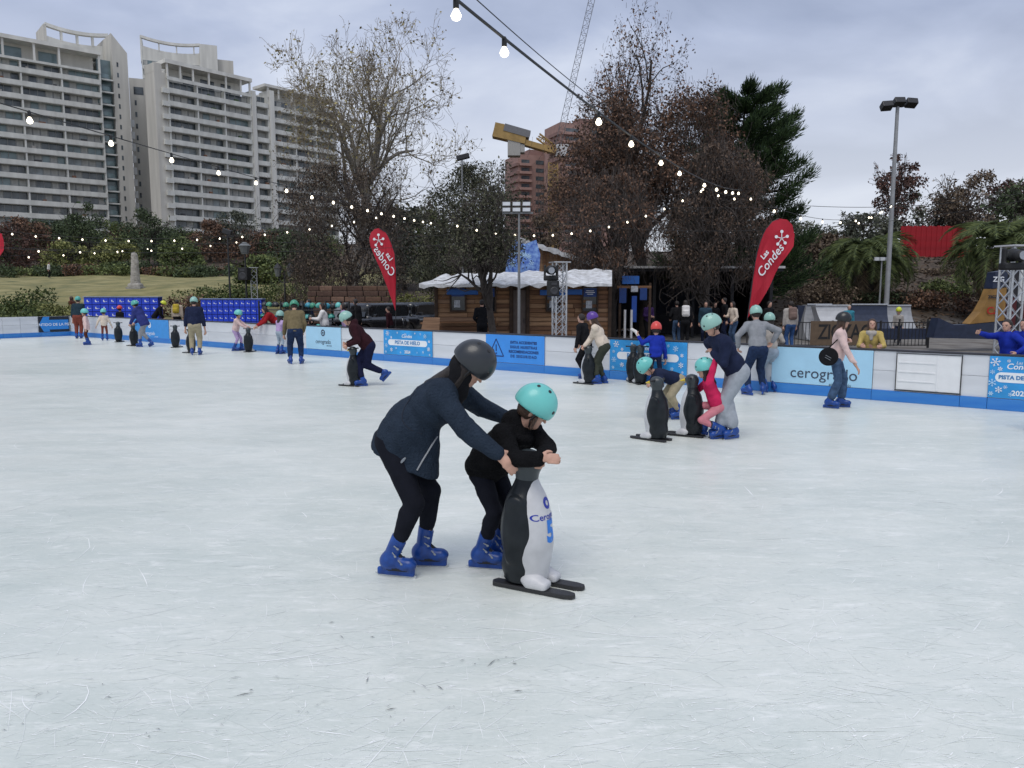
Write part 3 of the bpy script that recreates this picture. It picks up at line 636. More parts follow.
# --- brick pink towers
M_brk = mat('pink_brick', (0.33, 0.205, 0.175), 0.9, var=0.14, scale=0.4); M_brk2 = mat('pink_brick_dark', (0.25, 0.15, 0.13), 0.9, var=0.14, scale=0.4)
def brick_tower(label, px0, px1, ytop, d, E, fhb=3.0, depth=14, wing=True):
    O = at(px0, HORY, d); O.z = 0; T = Tower('brick_tower', label, O, E, 'pink brick towers by the crane'); ztop = zat(ytop, d, px0)
    e = T.E; a = ray(px1, HORY); a.z = 0; x1 = (-Vector(O)).cross(a).z / e.cross(a).z
    T.bx('wall', M_brk, 0, x1, 0, depth, -3, ztop); T.bx('roof_box', M_brk2, x1 * 0.3, x1 * 0.75, 2, 8, ztop, ztop + 2.4)
    n = int(min(24, (ztop - 8) / fhb)); nb = 3; bw = x1 / nb
    pm = MB().box((bw * 0.42, 0, 0.5), (bw * 0.84, 1.5, 1.0)).mesh('balcony', bevel=0.1); wm = MB().box((bw * 0.4, 0, 0.7), (bw * 0.55, 0.1, 1.5)).mesh('window')
    for f in range(n):
        z = ztop - 1.4 - (f + 1) * fhb
        for b in range(nb):
            if (b + 1) % 2: link('balcony', pm, T.root, M_brk, loc=(b * bw + bw * 0.05, -0.72, z))
            link('window', wm, T.root, M_glass, loc=(b * bw + bw * 0.1, -0.04, z + 1.05))
        T.bx('band', M_brk2, -0.9, 0.1, -0.5, depth * 0.6, z, z + 1.1) if wing else None
    return T
brick_tower('lower pink brick tower with stepped balconies under the crane arm', 518, 560, 154, 300, (0.93, 0.36))
brick_tower('taller pink brick tower partly behind the brown leaved tree', 559, 628, 122, 285, (0.93, 0.36))
# --- luffing crane
M_yel = mat('crane_yellow', (0.34, 0.22, 0.075), 0.7, var=0.2, scale=1); M_cw = mat('counterweight', (0.36, 0.35, 0.33), 0.9); M_lat = mat('crane_steel', (0.10, 0.10, 0.11), 0.6)
dC = 150.0; cr = empty('tower_crane', (at(553, HORY, dC).x, dC, 0)); tag(cr, 'yellow tower crane with steep lattice jib and grey counterweight', 'crane'); CO = cr.location
def P(px, py, dd=0): return at(px, py, dC + dd) - CO
def lattice(name, a, b, w, n, m, parent, r=0.12):
    a, b = Vector(a), Vector(b); d = (b - a).normalized(); u = d.cross(Vector((0, 1, 0.01))).normalized(); v = d.cross(u); mb = MB()
    C = [u * w / 2 + v * w / 2, u * w / 2 - v * w / 2, -u * w / 2 - v * w / 2, -u * w / 2 + v * w / 2]
    for c in C: mb.bar(a + c, b + c, r)
    for i in range(n):
        p, q = a.lerp(b, i / n), a.lerp(b, (i + 1) / n)
        for j in range(4): mb.bar(p + C[j], q + C[(j + 1) % 4] if i % 2 else q + C[j - 1], r * 0.6); mb.bar(p + C[j], p + C[(j + 1) % 4], r * 0.6)
    return mb.build(name, m, parent)
lattice('mast', (0, 0, GH(CO.x, dC)), P(553, 163), 1.7, 26, M_yel, cr, 0.2)
MB().bar(P(556, 152), P(493, 134), 2.2, 1.0).build('counter_jib', M_yel, cr)
MB().bar(P(526, 138), P(494, 130.5), 2.6, 2.6).build('machinery_deck', M_yel, cr)
mm = MB(); mm.box((0, 0, 0), (2.4, 2.4, 3.2)); mm.build('counterweight', M_cw, cr, bevel=0.1, loc=P(514, 148)); MB().box((0, 0, 0), (1.4, 2.2, 2.2)).build('counterweight', M_cw, cr, bevel=0.1, loc=P(521, 147.5))
MB().box((0, 0, 0), (5.0, 2.8, 1.3), rot=rotm(0, 0.27, 0)).build('winch_housing', mat('winch_grey', (0.16, 0.16, 0.17), 0.6), cr, loc=P(517, 132))
lattice('jib', P(557, 150), P(601, -40), 1.1, 26, M_lat, cr, 0.075)
lattice('back_mast', P(556, 150), P(538, 136), 1.0, 5, M_yel, cr, 0.16)
MB().tube([P(538, 136), P(556, 146)], 0.10, 6).build('pendant', M_yel, cr); MB().tube([P(498, 130), P(498, 124)], 0.12, 5).build('mast_light', M_yel, cr); MB().box((0, 0, 0), (1.3, 0.3, 0.25)).build('mast_light', M_yel, cr, loc=P(500, 124.5))
MB().box((0, 0, 0), (2.4, 2, 2.2)).build('cab', mat('cab_white', (0.5, 0.5, 0.5), 0.4), cr, bevel=0.1, loc=P(562, 151))

# ------------------------------------------------------------------ trees and plants
def tubes(segs, sides):
    """segs: list of (p0, p1, r0, r1) -> vertex and quad arrays"""
    A = np.array([[*s[0], *s[1], s[2], s[3]] for s in segs], float); p0, p1, r0, r1 = A[:, :3], A[:, 3:6], A[:, 6], A[:, 7]
    d = p1 - p0; d /= np.linalg.norm(d, axis=1)[:, None] + 1e-9; ref = np.where(np.abs(d[:, 2:3]) > 0.9, [[1.0, 0, 0]], [[0, 0, 1.0]])
    u = np.cross(d, ref); u /= np.linalg.norm(u, axis=1)[:, None] + 1e-9; w = np.cross(d, u); V = []
    for p, r in ((p0, r0), (p1 + d * (r1 * 0.4)[:, None], r1)):
        for j in range(sides): a = 2 * PI * j / sides; V.append(p + (u * math.cos(a) + w * math.sin(a)) * r[:, None])
    V = np.stack(V, 1); n = len(A); base = (np.arange(n) * 2 * sides)[:, None]
    F = np.concatenate([base + np.array([[j, (j + 1) % sides, sides + (j + 1) % sides, sides + j]]) for j in range(sides)], 0)
    return V.reshape(-1, 3), F
def leaf_quads(P, size, rg, asp=0.55, droop=0.0, sv=0.6):
    n = len(P); a = rg.normal(0, 1, (n, 3)); a[:, 2] -= droop; a /= np.linalg.norm(a, axis=1)[:, None] + 1e-9; b = np.cross(a, rg.normal(0, 1, (n, 3))); b /= np.linalg.norm(b, axis=1)[:, None] + 1e-9
    s = (size * rg.uniform(1 - sv, 1 + sv, n))[:, None]; V = np.stack([P, P + a * s * 0.45 + b * s * asp * 0.5, P + a * s, P + a * s * 0.45 - b * s * asp * 0.5], 1)
    return V.reshape(-1, 3), np.arange(4 * n).reshape(n, 4)
def grow(rg, base, h, spread, levels=5, r0=0.3, fork=0.35, up=0.35, nseg=5, kids=(4, 7), ang=(28, 58), ratio=(0.55, 0.8), lead=3, wob=0.13, first=0.35, droop=0.0):
    """returns thick limbs, thin twigs and twig points"""
    limbs, twigs, tips = [], [], []
    def go(p, d, ln, r, lv):
        st = ln / nseg; pts = [(p, r)]
        for i in range(nseg):
            d = d + np.array(rg.normal(0, wob, 3)) * (1 + 0.3 * lv); d[2] += (up * 0.12 if lv else 0.03) - droop * lv * 0.05; d /= np.linalg.norm(d)
            q = p + d * st; rn = r * (1 - (0.62 if lv else 0.5) * (i + 1) / nseg) if True else r
            ra = r * (1 - (0.62 if lv else 0.5) * i / nseg); (limbs if lv < 3 else twigs).append((p, q, ra, rn)); p = q; pts.append((p, rn, d.copy()))
            if lv >= levels - 2: tips.append(p)
        if lv >= levels - 1: return
        nk = rg.integers(kids[0], kids[1] + 1)
        if lv == 0: nk += 2
        for kx in range(nk):
            t = first + (1 - first) * (kx + rg.random()) / nk if lv == 0 else 0.25 + 0.75 * (kx + rg.random()) / nk
            i = min(nseg, max(1, int(round(t * nseg)))); q, rr, dd = pts[i]
            an = math.radians(rg.uniform(*ang)); ax = np.cross(dd, rg.normal(0, 1, 3)); ax /= np.linalg.norm(ax) + 1e-9
            nd = dd * math.cos(an) + np.cross(ax, dd) * math.sin(an)
            if lv == 0: nd = nd * np.array([spread, spread, 1]); nd /= np.linalg.norm(nd)
            go(q, nd, ln * rg.uniform(*ratio) * (1.08 - 0.35 * t if lv else 1.0), rr * rg.uniform(0.55, 0.8), lv + 1)
        if lv == 0:
            for _ in range(lead): 
                nd = pts[-1][2] + rg.normal(0, 0.35, 3) * np.array([spread, spread, 0.5]); nd /= np.linalg.norm(nd); go(pts[-1][0], nd, ln * rg.uniform(0.75, 0.95), pts[-1][1] * 0.85, 1)
    go(np.array(base, float), np.array([0.0, 0.0, 1.0]), h, r0, 0)
    return limbs, twigs, np.array(tips)
M_bark = mat('bark_dark', (0.045, 0.037, 0.032), 0.95, var=0.3, scale=8, bump=0.6, bscale=14)
M_barkp = mat('bark_pale', (0.26, 0.24, 0.21), 0.95, var=0.35, scale=5, bump=0.4, bscale=12)
M_twig = mat('twig', (0.075, 0.062, 0.055), 0.95, var=0.3, scale=6)
def leafmat(name, c1, c2): return mat('leaf_' + name, c1, 0.75, var=0, scale=0.7, col2=c2, island=0.65, spec=0.3)
def tree(name, label, base, limbs, twigs, V, F, bark, leaf, cat='tree', group=None, twigm=None):
    r = empty(name, base); tag(r, label, cat, group); b = np.array(base)
    tv, tf = tubes([(p - b, q - b, a, c) for p, q, a, c in limbs], 7); link('trunk', np_mesh('trunk', tv, tf, True), r, bark)
    if len(twigs): tv, tf = tubes([(p - b, q - b, a, c) for p, q, a, c in twigs], 3); link('twigs', np_mesh('twigs', tv, tf), r, twigm or M_twig, )['kind'] = 'stuff'
    if len(V): link('crown', np_mesh('crown', V - b, F), r, leaf)
    return r
def scale_to(limbs, twigs, tips, base, top, halfw, cx=None):
    """fit a grown tree to the height and half width it has in the place"""
    b = np.array(base); allp = np.array([s[1] for s in limbs + twigs]) - b; zs = (top - base[2]) / np.percentile(allp[:, 2], 99.7); xs_ = halfw / np.percentile(np.abs(allp[:, :2]).max(1), 97)
    K = np.array([xs_, xs_, zs]); f = lambda p: b + (np.asarray(p) - b) * K
    return [(f(p), f(q), a, c) for p, q, a, c in limbs], [(f(p), f(q), a, c) for p, q, a, c in twigs], f(tips)
rg = np.random.default_rng(21)
def gpt(px, Y): x = xat(px, Y); return (x, Y, GH(x, Y) - 0.05)
# tall bare plane tree
b = gpt(352, 58); li, tw, tp = grow(rg, b, 7.0, 1.25, levels=6, r0=0.48, kids=(4, 5), ang=(26, 56), ratio=(0.62, 0.86), lead=4, first=0.34, up=0.42)
li, tw, tp = scale_to(li, tw, tp, b, zat(14, 58), 7.4); tw = [(p, q, max(a, 0.014), max(c, 0.009)) for p, q, a, c in tw]
sel = tp[rg.random(len(tp)) < 0.22]; sel = sel + rg.normal(0, 0.1, sel.shape); V, F = leaf_quads(sel, 0.16, rg, 0.8)
tree('plane_tree', 'tall nearly bare plane tree in front of the apartment blocks', b, li, tw, V, F, M_barkp, leafmat('plane', (0.36, 0.31, 0.14, 1), (0.18, 0.14, 0.08, 1)), group=None, twigm=mat('twig_pale', (0.25, 0.215, 0.165), 0.95, var=0.3))
# brown curtain of dead leaves at its foot
def strands(C, rad, n, zmin, r=0.006):
    """fine hanging twigs from the clumps"""
    out = []; k = rg.integers(0, len(C), n)
    for i in range(n):
        c = C[k[i]]; p = np.array([c[0], c[1], c[2]]) + rg.normal(0, 0.5, 3) * rad; d = np.array([rg.normal(0, 0.35), rg.normal(0, 0.35), -1.0]); L_ = rg.uniform(0.15, 0.42) * rad ** 0.5
        for _ in range(3):
            d = d + rg.normal(0, 0.22, 3); d /= np.linalg.norm(d); q = p + d * L_
            if q[2] < zmin: break
            out.append((p, q, r, r * 0.7)); p = q
    return out
def clump_tree(name, label, base, top, halfw, n, leafsize, leaf, bark=M_bark, z0f=0.2, asp=0.55, droop=0.6, clumps=34, shape=1.0, levels=4, r0=0.22, group=None, twmin=0.008, cr=0.34, solid=0.75, cat='tree', lean=0.0, hang=0):
    H = top - base[2]; li, tw, tp = grow(rg, base, H * 0.42, 1.0, levels=levels, r0=r0, kids=(4, 6), lead=3, first=0.35); li, tw, tp = scale_to(li, tw, tp, base, base[2] + H * 0.97, halfw * 0.92)
    tw = [(p, q, max(a, twmin), max(c, twmin * 0.7)) for p, q, a, c in tw]
    C = []; zc0, zc1 = base[2] + H * z0f, top
    for _ in range(clumps):
        t = rg.random(); prof = math.sin(PI * min(1, 0.18 + 0.80 * t)) ** shape; a = rg.uniform(0, 2 * PI); rr = halfw * prof * math.sqrt(rg.uniform(0.15, 1)) * 0.86
        C.append((base[0] + rr * math.cos(a) + lean * t, base[1] + rr * math.sin(a), zc0 + (zc1 - zc0) * (t * 0.90 + 0.03), halfw * cr * rg.uniform(0.6, 1.15) * (0.55 + 0.45 * prof)))
    C = np.array(C); k = rg.integers(0, len(C), n); d = rg.normal(0, 1, (n, 3)); d /= np.linalg.norm(d, axis=1)[:, None]; rad = C[k, 3] * rg.uniform(0.25, 1.0, n) ** solid
    P_ = C[k, :3] + d * rad[:, None] * np.array([1, 1, 0.85]); P_ = P_[P_[:, 2] < top + 0.1]
    P_ = np.concatenate([P_, tp[rg.random(len(tp)) < 0.6]]); V, F = leaf_quads(P_, leafsize, rg, asp, droop)
    if hang: tw = tw + strands(C, halfw * cr, hang, base[2] + H * z0f * 0.7, twmin * 0.7)
    return tree(name, label, base, li, tw, V, F, bark, leaf, cat, group)
L_brown = leafmat('brown', (0.22, 0.125, 0.08, 1), (0.050, 0.036, 0.030, 1)); L_rust = leafmat('rust', (0.19, 0.075, 0.035, 1), (0.045, 0.025, 0.020, 1))
L_olive = leafmat('olive', (0.115, 0.115, 0.07, 1), (0.022, 0.026, 0.016, 1)); L_green = leafmat('green', (0.175, 0.21, 0.075, 1), (0.055, 0.078, 0.03, 1)); L_dark = leafmat('dark', (0.10, 0.135, 0.065, 1), (0.032, 0.046, 0.025, 1))
L_yel = leafmat('yellowgreen', (0.28, 0.28, 0.10, 1), (0.11, 0.13, 0.045, 1)); L_grey = leafmat('greygreen', (0.16, 0.17, 0.125, 1), (0.05, 0.058, 0.042, 1)); L_bush = leafmat('bush', (0.12, 0.15, 0.045, 1), (0.03, 0.05, 0.018, 1))
L_dry = leafmat('dry', (0.21, 0.16, 0.11, 1), (0.07, 0.05, 0.038, 1)); L_red = leafmat('reddish', (0.14, 0.072, 0.055, 1), (0.045, 0.03, 0.026, 1))
clump_tree('brown_leaved_tree', 'dull brown shaggy tree behind the smaller red flag', gpt(345, 50), zat(158, 50), 5.2, 22000, 0.125, leafmat('shaggy', (0.155, 0.115, 0.082, 1), (0.04, 0.032, 0.027, 1)), z0f=0.10, droop=1.2, clumps=50, shape=0.55, twmin=0.012, hang=2600)
# olive grey tree in front of the cabin, with its dark forked trunk
b = gpt(497, 25.0); li, tw, tp = grow(rg, b, 2.6, 1.3, levels=6, r0=0.15, kids=(4, 6), ang=(25, 60), lead=4, first=0.62, up=0.3)
li, tw, tp = scale_to(li, tw, tp, b, zat(166, 25), 2.0); zl = zat(262, 25); tw = [(p, q, max(a, 0.007), max(c, 0.005)) for p, q, a, c in tw if p[2] > zl - 0.3 * rg.random() and rg.random() < 0.6]; tp = tp[tp[:, 2] > zl]
sel = tp[rg.random(len(tp)) < 0.36]; sel = sel + rg.normal(0, 0.10, sel.shape); V, F = leaf_quads(sel, 0.085, rg, 0.5, 0.4)
tree('olive_tree', 'dark forked tree with small grey green leaves in front of the wooden cabin', b, li, tw, V, F, M_bark, L_olive)
clump_tree('olive_tree', 'dense grey olive tree behind the cabin roof under the crane', gpt(470, 44), zat(162, 44), 4.1, 24000, 0.11, L_olive, z0f=0.22, clumps=60, shape=0.7, droop=0.2, cr=0.27, twmin=0.01)
clump_tree('grey_tree', 'pale twiggy tree below the brick tower beside the flood lamps', gpt(548, 46), zat(205, 46), 2.6, 5000, 0.13, L_dry, clumps=26, twmin=0.012)
# big tree with rust brown leaves
rg = np.random.default_rng(77); b = gpt(645, 36); li, tw, tp = grow(rg, b, 5.6, 0.75, levels=6, r0=0.30, kids=(4, 5), ang=(25, 58), lead=3, first=0.3, up=0.35)
li, tw, tp = scale_to(li, tw, tp, b, zat(1, 36), 3.1); tw = [(p, q, max(a, 0.009), max(c, 0.006)) for p, q, a, c in tw]
hi_ = zat(88, 36); wmax = lambda z: np.interp(z, [zat(260, 36), zat(95, 36), zat(60, 36), zat(0, 36)], [6, 3.6, 2.9, 2.4]); xr = lambda z: np.interp(z, [zat(190, 36), zat(130, 36), zat(90, 36)], [xat(760, 36), xat(728, 36), xat(700, 36)]); tw = [t for t in tw if t[1][0] < xr(t[1][2]) and math.hypot(t[1][0] - b[0], t[1][1] - b[1]) < wmax(t[1][2]) and (t[1][2] < hi_ or rg.random() < 0.62)]; tp = tp[(tp[:, 0] < xr(tp[:, 2])) & (np.hypot(tp[:, 0] - b[0], tp[:, 1] - b[1]) < wmax(tp[:, 2]))]
keep = rg.random(len(tp)) < np.interp(tp[:, 2], [4, 8, zat(100, 36), zat(75, 36), zat(0, 36)], [0.9, 0.8, 0.45, 0.24, 0.20]); sel = tp[keep]; sel = sel + rg.normal(0, 0.13, sel.shape)
nC = 80; cz = rg.uniform(zat(232, 36), zat(98, 36), nC); wv = np.interp(cz, [zat(232, 36), zat(170, 36), zat(98, 36)], [4.6, 4.4, 2.4]); C = np.stack([b[0] + 0.2 + wv * rg.uniform(-1, 0.95, nC), b[1] + rg.uniform(-2.6, 2.2, nC), cz], 1)
kk = rg.integers(0, nC, 38000); d = rg.normal(0, 1, (38000, 3)); d /= np.linalg.norm(d, axis=1)[:, None]; sel = np.concatenate([sel, C[kk] + d * (rg.uniform(0.1, 1, 38000) ** 0.8 * 0.95)[:, None]])
tw = [t for t in tw if rg.random() < 0.62] + strands(C, 1.1, 3800, zat(275, 36), 0.007); sel = sel[sel[:, 0] < xr(sel[:, 2])]; V, F = leaf_quads(sel, 0.115, rg, 0.6, 0.7); tree('rusty_tree', 'tallest tree with rusty dead leaves thinning out at its top', b, li, tw, V, F, M_bark, L_brown)
clump_tree('drooping_tree', 'dark drooping tree whose trunk stands between the groups of visitors', gpt(712, 33), zat(140, 33), 2.7, 15000, 0.10, leafmat('duskbrown', (0.15, 0.10, 0.07, 1), (0.03, 0.024, 0.021, 1)), z0f=0.30, droop=1.3, clumps=46, shape=0.5, twmin=0.010, r0=0.26, hang=2600)
clump_tree('drooping_tree', 'low brown drooping tree right of the cabin roof', gpt(612, 31), zat(170, 31), 2.0, 9500, 0.095, L_brown, z0f=0.38, droop=1.3, clumps=30, shape=0.5, twmin=0.010, hang=2200)
# dark conifer with brush-like upturned branches
def brush_conifer(label, base, top, halfw):
    H = top - base[2]; limbs = []; needles = []; n = 92; b_ = np.array(base)
    for i in range(20): limbs.append((b_ + [0, 0, H * i / 20], b_ + [0, 0, H * (i + 1) / 20 * 0.995], 0.34 * (1 - i / 21), 0.34 * (1 - (i + 1) / 21)))
    for i in range(n):
        t = 0.12 + 0.86 * (i + rg.random()) / n; a = i * 2.399 + rg.uniform(-0.3, 0.3); ln = halfw * (1 - 0.62 * max(0, (t - 0.40) / 0.60) ** 1.5) * rg.uniform(0.55, 1.12); p = b_ + [0, 0, H * t]; d = np.array([math.cos(a), math.sin(a), 0.10]); k = 7; pr = 0.06 * (1 - t) + 0.025
        for j in range(k):
            d = d + [0, 0, -0.03 if j < 3 else 0.17]; d /= np.linalg.norm(d); q = p + d * ln / k; limbs.append((p, q, pr * (1 - j / k) + 0.012, pr * (1 - (j + 1) / k) + 0.012))
            if j >= 1:
                m_ = int(140 * (0.7 if j < 3 else 1.5)); ax = rg.random((m_, 1)); c = p + (q - p) * ax; rd = (0.56 if j > 2 else 0.40)
                e = rg.normal(0, 1, (m_, 3)); e /= np.linalg.norm(e, axis=1)[:, None]; o = c + e * rd * rg.uniform(0.1, 0.75, (m_, 1)); dr = d * 0.75 + e * 0.6 + np.array([0, 0, 0.35]); dr /= np.linalg.norm(dr, axis=1)[:, None]
                sd = np.cross(dr, rg.normal(0, 1, (m_, 3))); sd /= np.linalg.norm(sd, axis=1)[:, None]; L_ = rg.uniform(0.13, 0.27, (m_, 1)); w_ = 0.024
                needles.append(np.stack([o - sd * w_, o + sd * w_, o + dr * L_ + sd * w_ * 0.3, o + dr * L_ - sd * w_ * 0.3], 1))
            p = q
    V = np.concatenate(needles).reshape(-1, 3); return tree('conifer_tree', label, base, limbs, [], V, np.arange(len(V)).reshape(-1, 4), M_bark, leafmat('needle', (0.065, 0.11, 0.038, 1), (0.014, 0.030, 0.014, 1)))
brush_conifer('dark green conifer with upturned brush-like branches beside the rusty tree', gpt(738, 41), zat(90, 41), 4.3)
# park trees far left, in front of the towers
park = [(8, 104, 228, 4.0, L_red, 'reddish brown park tree at the edge of the frame'), (30, 112, 222, 4.4, L_brown, 'dull brown park tree second from the frame edge'), (70, 100, 247, 3.2, L_yel, 'low yellow green tree left of the stone monument'),
        (94, 112, 207, 3.6, L_dark, 'dark tall evergreen left of the stone monument'), (118, 101, 243, 3.0, L_yel, 'yellow green tree just behind the stone monument'), (150, 114, 214, 4.2, L_dark, 'dark evergreen right of the stone monument'),
        (186, 101, 243, 3.3, L_green, 'bushy blue green tree above the yellow backpack'), (212, 120, 226, 4.0, L_brown, 'brown bare tree behind the tall dark lamp pole'), (262, 74, 262, 2.6, L_green, 'rounded green tree behind the pale truss tower'), (300, 80, 236, 3.4, L_dark, 'dark green tree left of the shaggy brown tree'),
        (238, 128, 216, 4.2, L_grey, 'grey green tree under the beige block'), (55, 122, 226, 5.0, L_dark, 'dark tree mass between the brown and yellow trees'), (405, 62, 205, 3.8, L_grey, 'grey green tree between the plane tree and the crane'), (430, 70, 215, 3.6, L_green, 'green tree glimpsed behind the dense olive tree')]
park += [(px, 126 + (px * 7) % 9, yt, 5.4, lf, lab) for px, yt, lf, lab in [(-6, 232, L_dark, 'dark wood tree cut by the frame edge'), (22, 236, L_green, 'green wood tree behind the reddish park tree'), (44, 230, L_brown, 'brown wood tree behind the low yellow tree'), (80, 228, L_dark, 'dark wood tree left of the tall evergreen'), (108, 226, L_green, 'green wood tree between the evergreens'), (132, 232, L_brown, 'brown wood tree above the monument'), (168, 230, L_dark, 'dark wood tree right of the monument'), (196, 236, L_green, 'green wood tree behind the bushy blue green tree'), (226, 232, L_dark, 'dark wood tree behind the thin lamp pole'), (256, 236, L_brown, 'brown wood tree behind the box lantern'), (282, 234, L_dark, 'dark wood tree behind the twin lanterns'), (318, 240, L_green, 'green wood tree beside the shaggy brown tree')]]
for i, (px, Y, yt, hw, lf, lab) in enumerate(park): clump_tree('park_tree', lab, gpt(px, Y), zat(yt - 5, Y, px), hw * 1.08, 5200, 0.29, lf, z0f=0.06, clumps=26, shape=0.6, levels=3, droop=0.3, group='park trees behind the lawn', cr=0.36, twmin=0.03, r0=0.25)
# trees on the slope at the far side
for px, Y, yt, hw, lf, n, lab in [(825, 50, 236, 2.6, L_dry, 3600, 'pale dry tree between the conifer and the palm'), (862, 62, 214, 3.0, L_grey, 3200, 'grey twiggy tree behind the tall floodlight pole'), (893, 66, 150, 2.6, L_red, 2600, 'thin tree with clinging dark leaves behind the tall floodlight pole'), (915, 74, 190, 3.6, L_grey, 1700, 'bare grey tree above the red fence'),
                              (968, 70, 168, 3.4, L_dry, 2800, 'brown half bare tree above the red fence'), (1000, 72, 178, 3.8, L_red, 3800, 'reddish brown tree above the far palm'), (1030, 52, 178, 3.4, L_dark, 6000, 'dark evergreen cut by the frame edge above the palm'), (940, 84, 196, 4.0, L_red, 3600, 'reddish tree mass behind the red fence'), (800, 70, 222, 3.6, L_grey, 2200, 'faint grey tree seen past the conifer'), (760, 58, 250, 4.0, L_dark, 4200, 'dark evergreen behind the larger red flag')]:
    clump_tree('slope_tree', lab, gpt(px, Y), zat(yt, Y, px), hw, n, 0.22, lf, z0f=0.30, clumps=24, shape=0.7, levels=4, droop=0.4, group='trees on the slope', cr=0.30, twmin=0.020, r0=0.20)
# shrubs
def shrub(label, px, Y, yt, hw, lf, n=2600, sz=0.14, group='shrubs round the rink', z=None):
    b = gpt(px, Y); r = empty('shrub', b); tag(r, label, 'shrub', group); top = zat(yt, Y, px) - b[2]; C = []
    for _ in range(16): a = rg.uniform(0, 2 * PI); q = math.sqrt(rg.random()); C.append((hw * q * math.cos(a), hw * 0.7 * q * math.sin(a), top * rg.uniform(0.15, 0.85) * (1.05 - 0.45 * q), hw * rg.uniform(0.22, 0.42)))
    C = np.array(C); k = rg.integers(0, 16, n); d = rg.normal(0, 1, (n, 3)); d /= np.linalg.norm(d, axis=1)[:, None]; Pn = C[k, :3] + d * (C[k, 3] * rg.uniform(0.4, 1, n))[:, None]; Pn = Pn[(Pn[:, 2] > -0.1) & (Pn[:, 2] < top)]
    V, F = leaf_quads(Pn, sz, rg, 0.6, -0.3); link('foliage', np_mesh('foliage', V, F), r, lf); tv, tf = tubes([(np.array([0, 0, -0.1]), c[:3], 0.03, 0.01) for c in C], 4); link('stem', np_mesh('stem', tv, tf), r, M_twig)
for a in [('light green shrub beside the brown coat at the lockers', 56, 40.5, 299, 1.3, L_yel), ('light green shrub low behind the end barrier', 16, 38.5, 303, 1.5, L_green), ('dark rounded shrub on the lawn left of the lockers', 34, 46, 284, 1.9, L_bush), ('low shrub at the frame edge behind the end barrier', 8, 44, 300, 2.2, L_bush), ('low shrub just left of the blue lockers', 62, 43, 305, 1.6, L_bush), ('brown shrub right of the yellow backpack', 186, 47, 296, 1.8, L_brown), ('broad shrub behind the second locker bank', 214, 52, 287, 2.4, L_bush), ('shrub under the pale truss tower', 246, 54, 284, 2.4, L_bush), ('shrub behind the lantern post', 284, 56, 280, 2.6, L_green), ('shrub right of the lantern post above the helmets', 312, 52, 288, 2.0, L_dry), ('yellowish shrub above the parked vehicles', 402, 48, 290, 2.2, L_yel), ('shrub beside the cabin end', 418, 44, 296, 1.4, L_dry)]: shrub(*a)
for k_ in range(17): shrub('dark undergrowth shrub, number %s in the row from the frame edge under the park trees' % ('one two three four five six seven eight nine ten eleven twelve thirteen fourteen fifteen sixteen seventeen'.split()[k_]), -5 + k_ * 18.5, 94 + (k_ * 5) % 6, 261 + (k_ * 7) % 8, 2.6, (L_dark, L_brown, L_green, L_dark)[k_ % 4], 2200, 0.24, group='undergrowth under the park trees')
for a in [('dry tangled shrub below the pale dry tree', 800, 45, 262, 2.2, L_dry), ('dry shrub between palm and skate ramps', 822, 44, 282, 2.0, L_dry), ('brown shrub at the foot of the slope', 915, 44, 290, 1.8, L_brown), ('green shrub on the slope under the far palm', 950, 46, 276, 1.6, L_green), ('dry shrub high on the bare slope', 935, 52, 270, 1.4, L_dry), ('dark shrub under the nearer palm', 868, 45, 292, 2.2, L_dark), ('brown shrub under the far palm', 985, 42, 292, 2.4, L_brown)]: shrub(*a, group='shrubs on the slope')
# palms
def frond_mesh(ln, seed):
    r = np.random.default_rng(seed); k = 26; V = []; F = []; p = np.array([0.0, 0, 0]); a = 0.95; pts = []
    for i in range(k): pts.append((p.copy(), a)); p = p + np.array([math.cos(a), 0, math.sin(a)]) * ln / k; a -= 0.085 + 0.0016 * i
    for i in range(k - 1):
        (q, a0), (q2, _) = pts[i], pts[i + 1]; w = 0.035 * (1 - i / k) + 0.008; b = len(V); V += [q + [0, -w, 0], q + [0, w, 0], q2 + [0, w, 0], q2 + [0, -w, 0]]; F.append((b, b + 1, b + 2, b + 3))
        if i > 2:
            for s in (1, -1):
                for rep in (0, 0.5):
                    L_ = ln * 0.20 * math.sin(PI * (0.12 + 0.84 * i / k)) * r.uniform(0.8, 1.15); t = np.array([math.cos(a0), 0, math.sin(a0)]); o = q + (q2 - q) * rep; d = t * 0.75 + np.array([0, s * 0.8, 0.10 + r.normal(0, 0.12)]); d /= np.linalg.norm(d); e = t * 0.020; b = len(V); tip = o + d * L_ + np.array([0, 0, -0.16 * L_])
                    V += [o - e, o + e, o + d * L_ * 0.6 + e * 0.8, tip]; F.append((b, b + 1, b + 2, b + 3))
    return np_mesh('frond', np.array(V), np.array(F))
FR = [frond_mesh(3.3, 1), frond_mesh(2.9, 2), frond_mesh(3.1, 3)]
M_fr = leafmat('frond', (0.15, 0.185, 0.065, 1), (0.04, 0.06, 0.025, 1)); M_frd = leafmat('frond_dead', (0.26, 0.20, 0.13, 1), (0.10, 0.075, 0.05, 1))
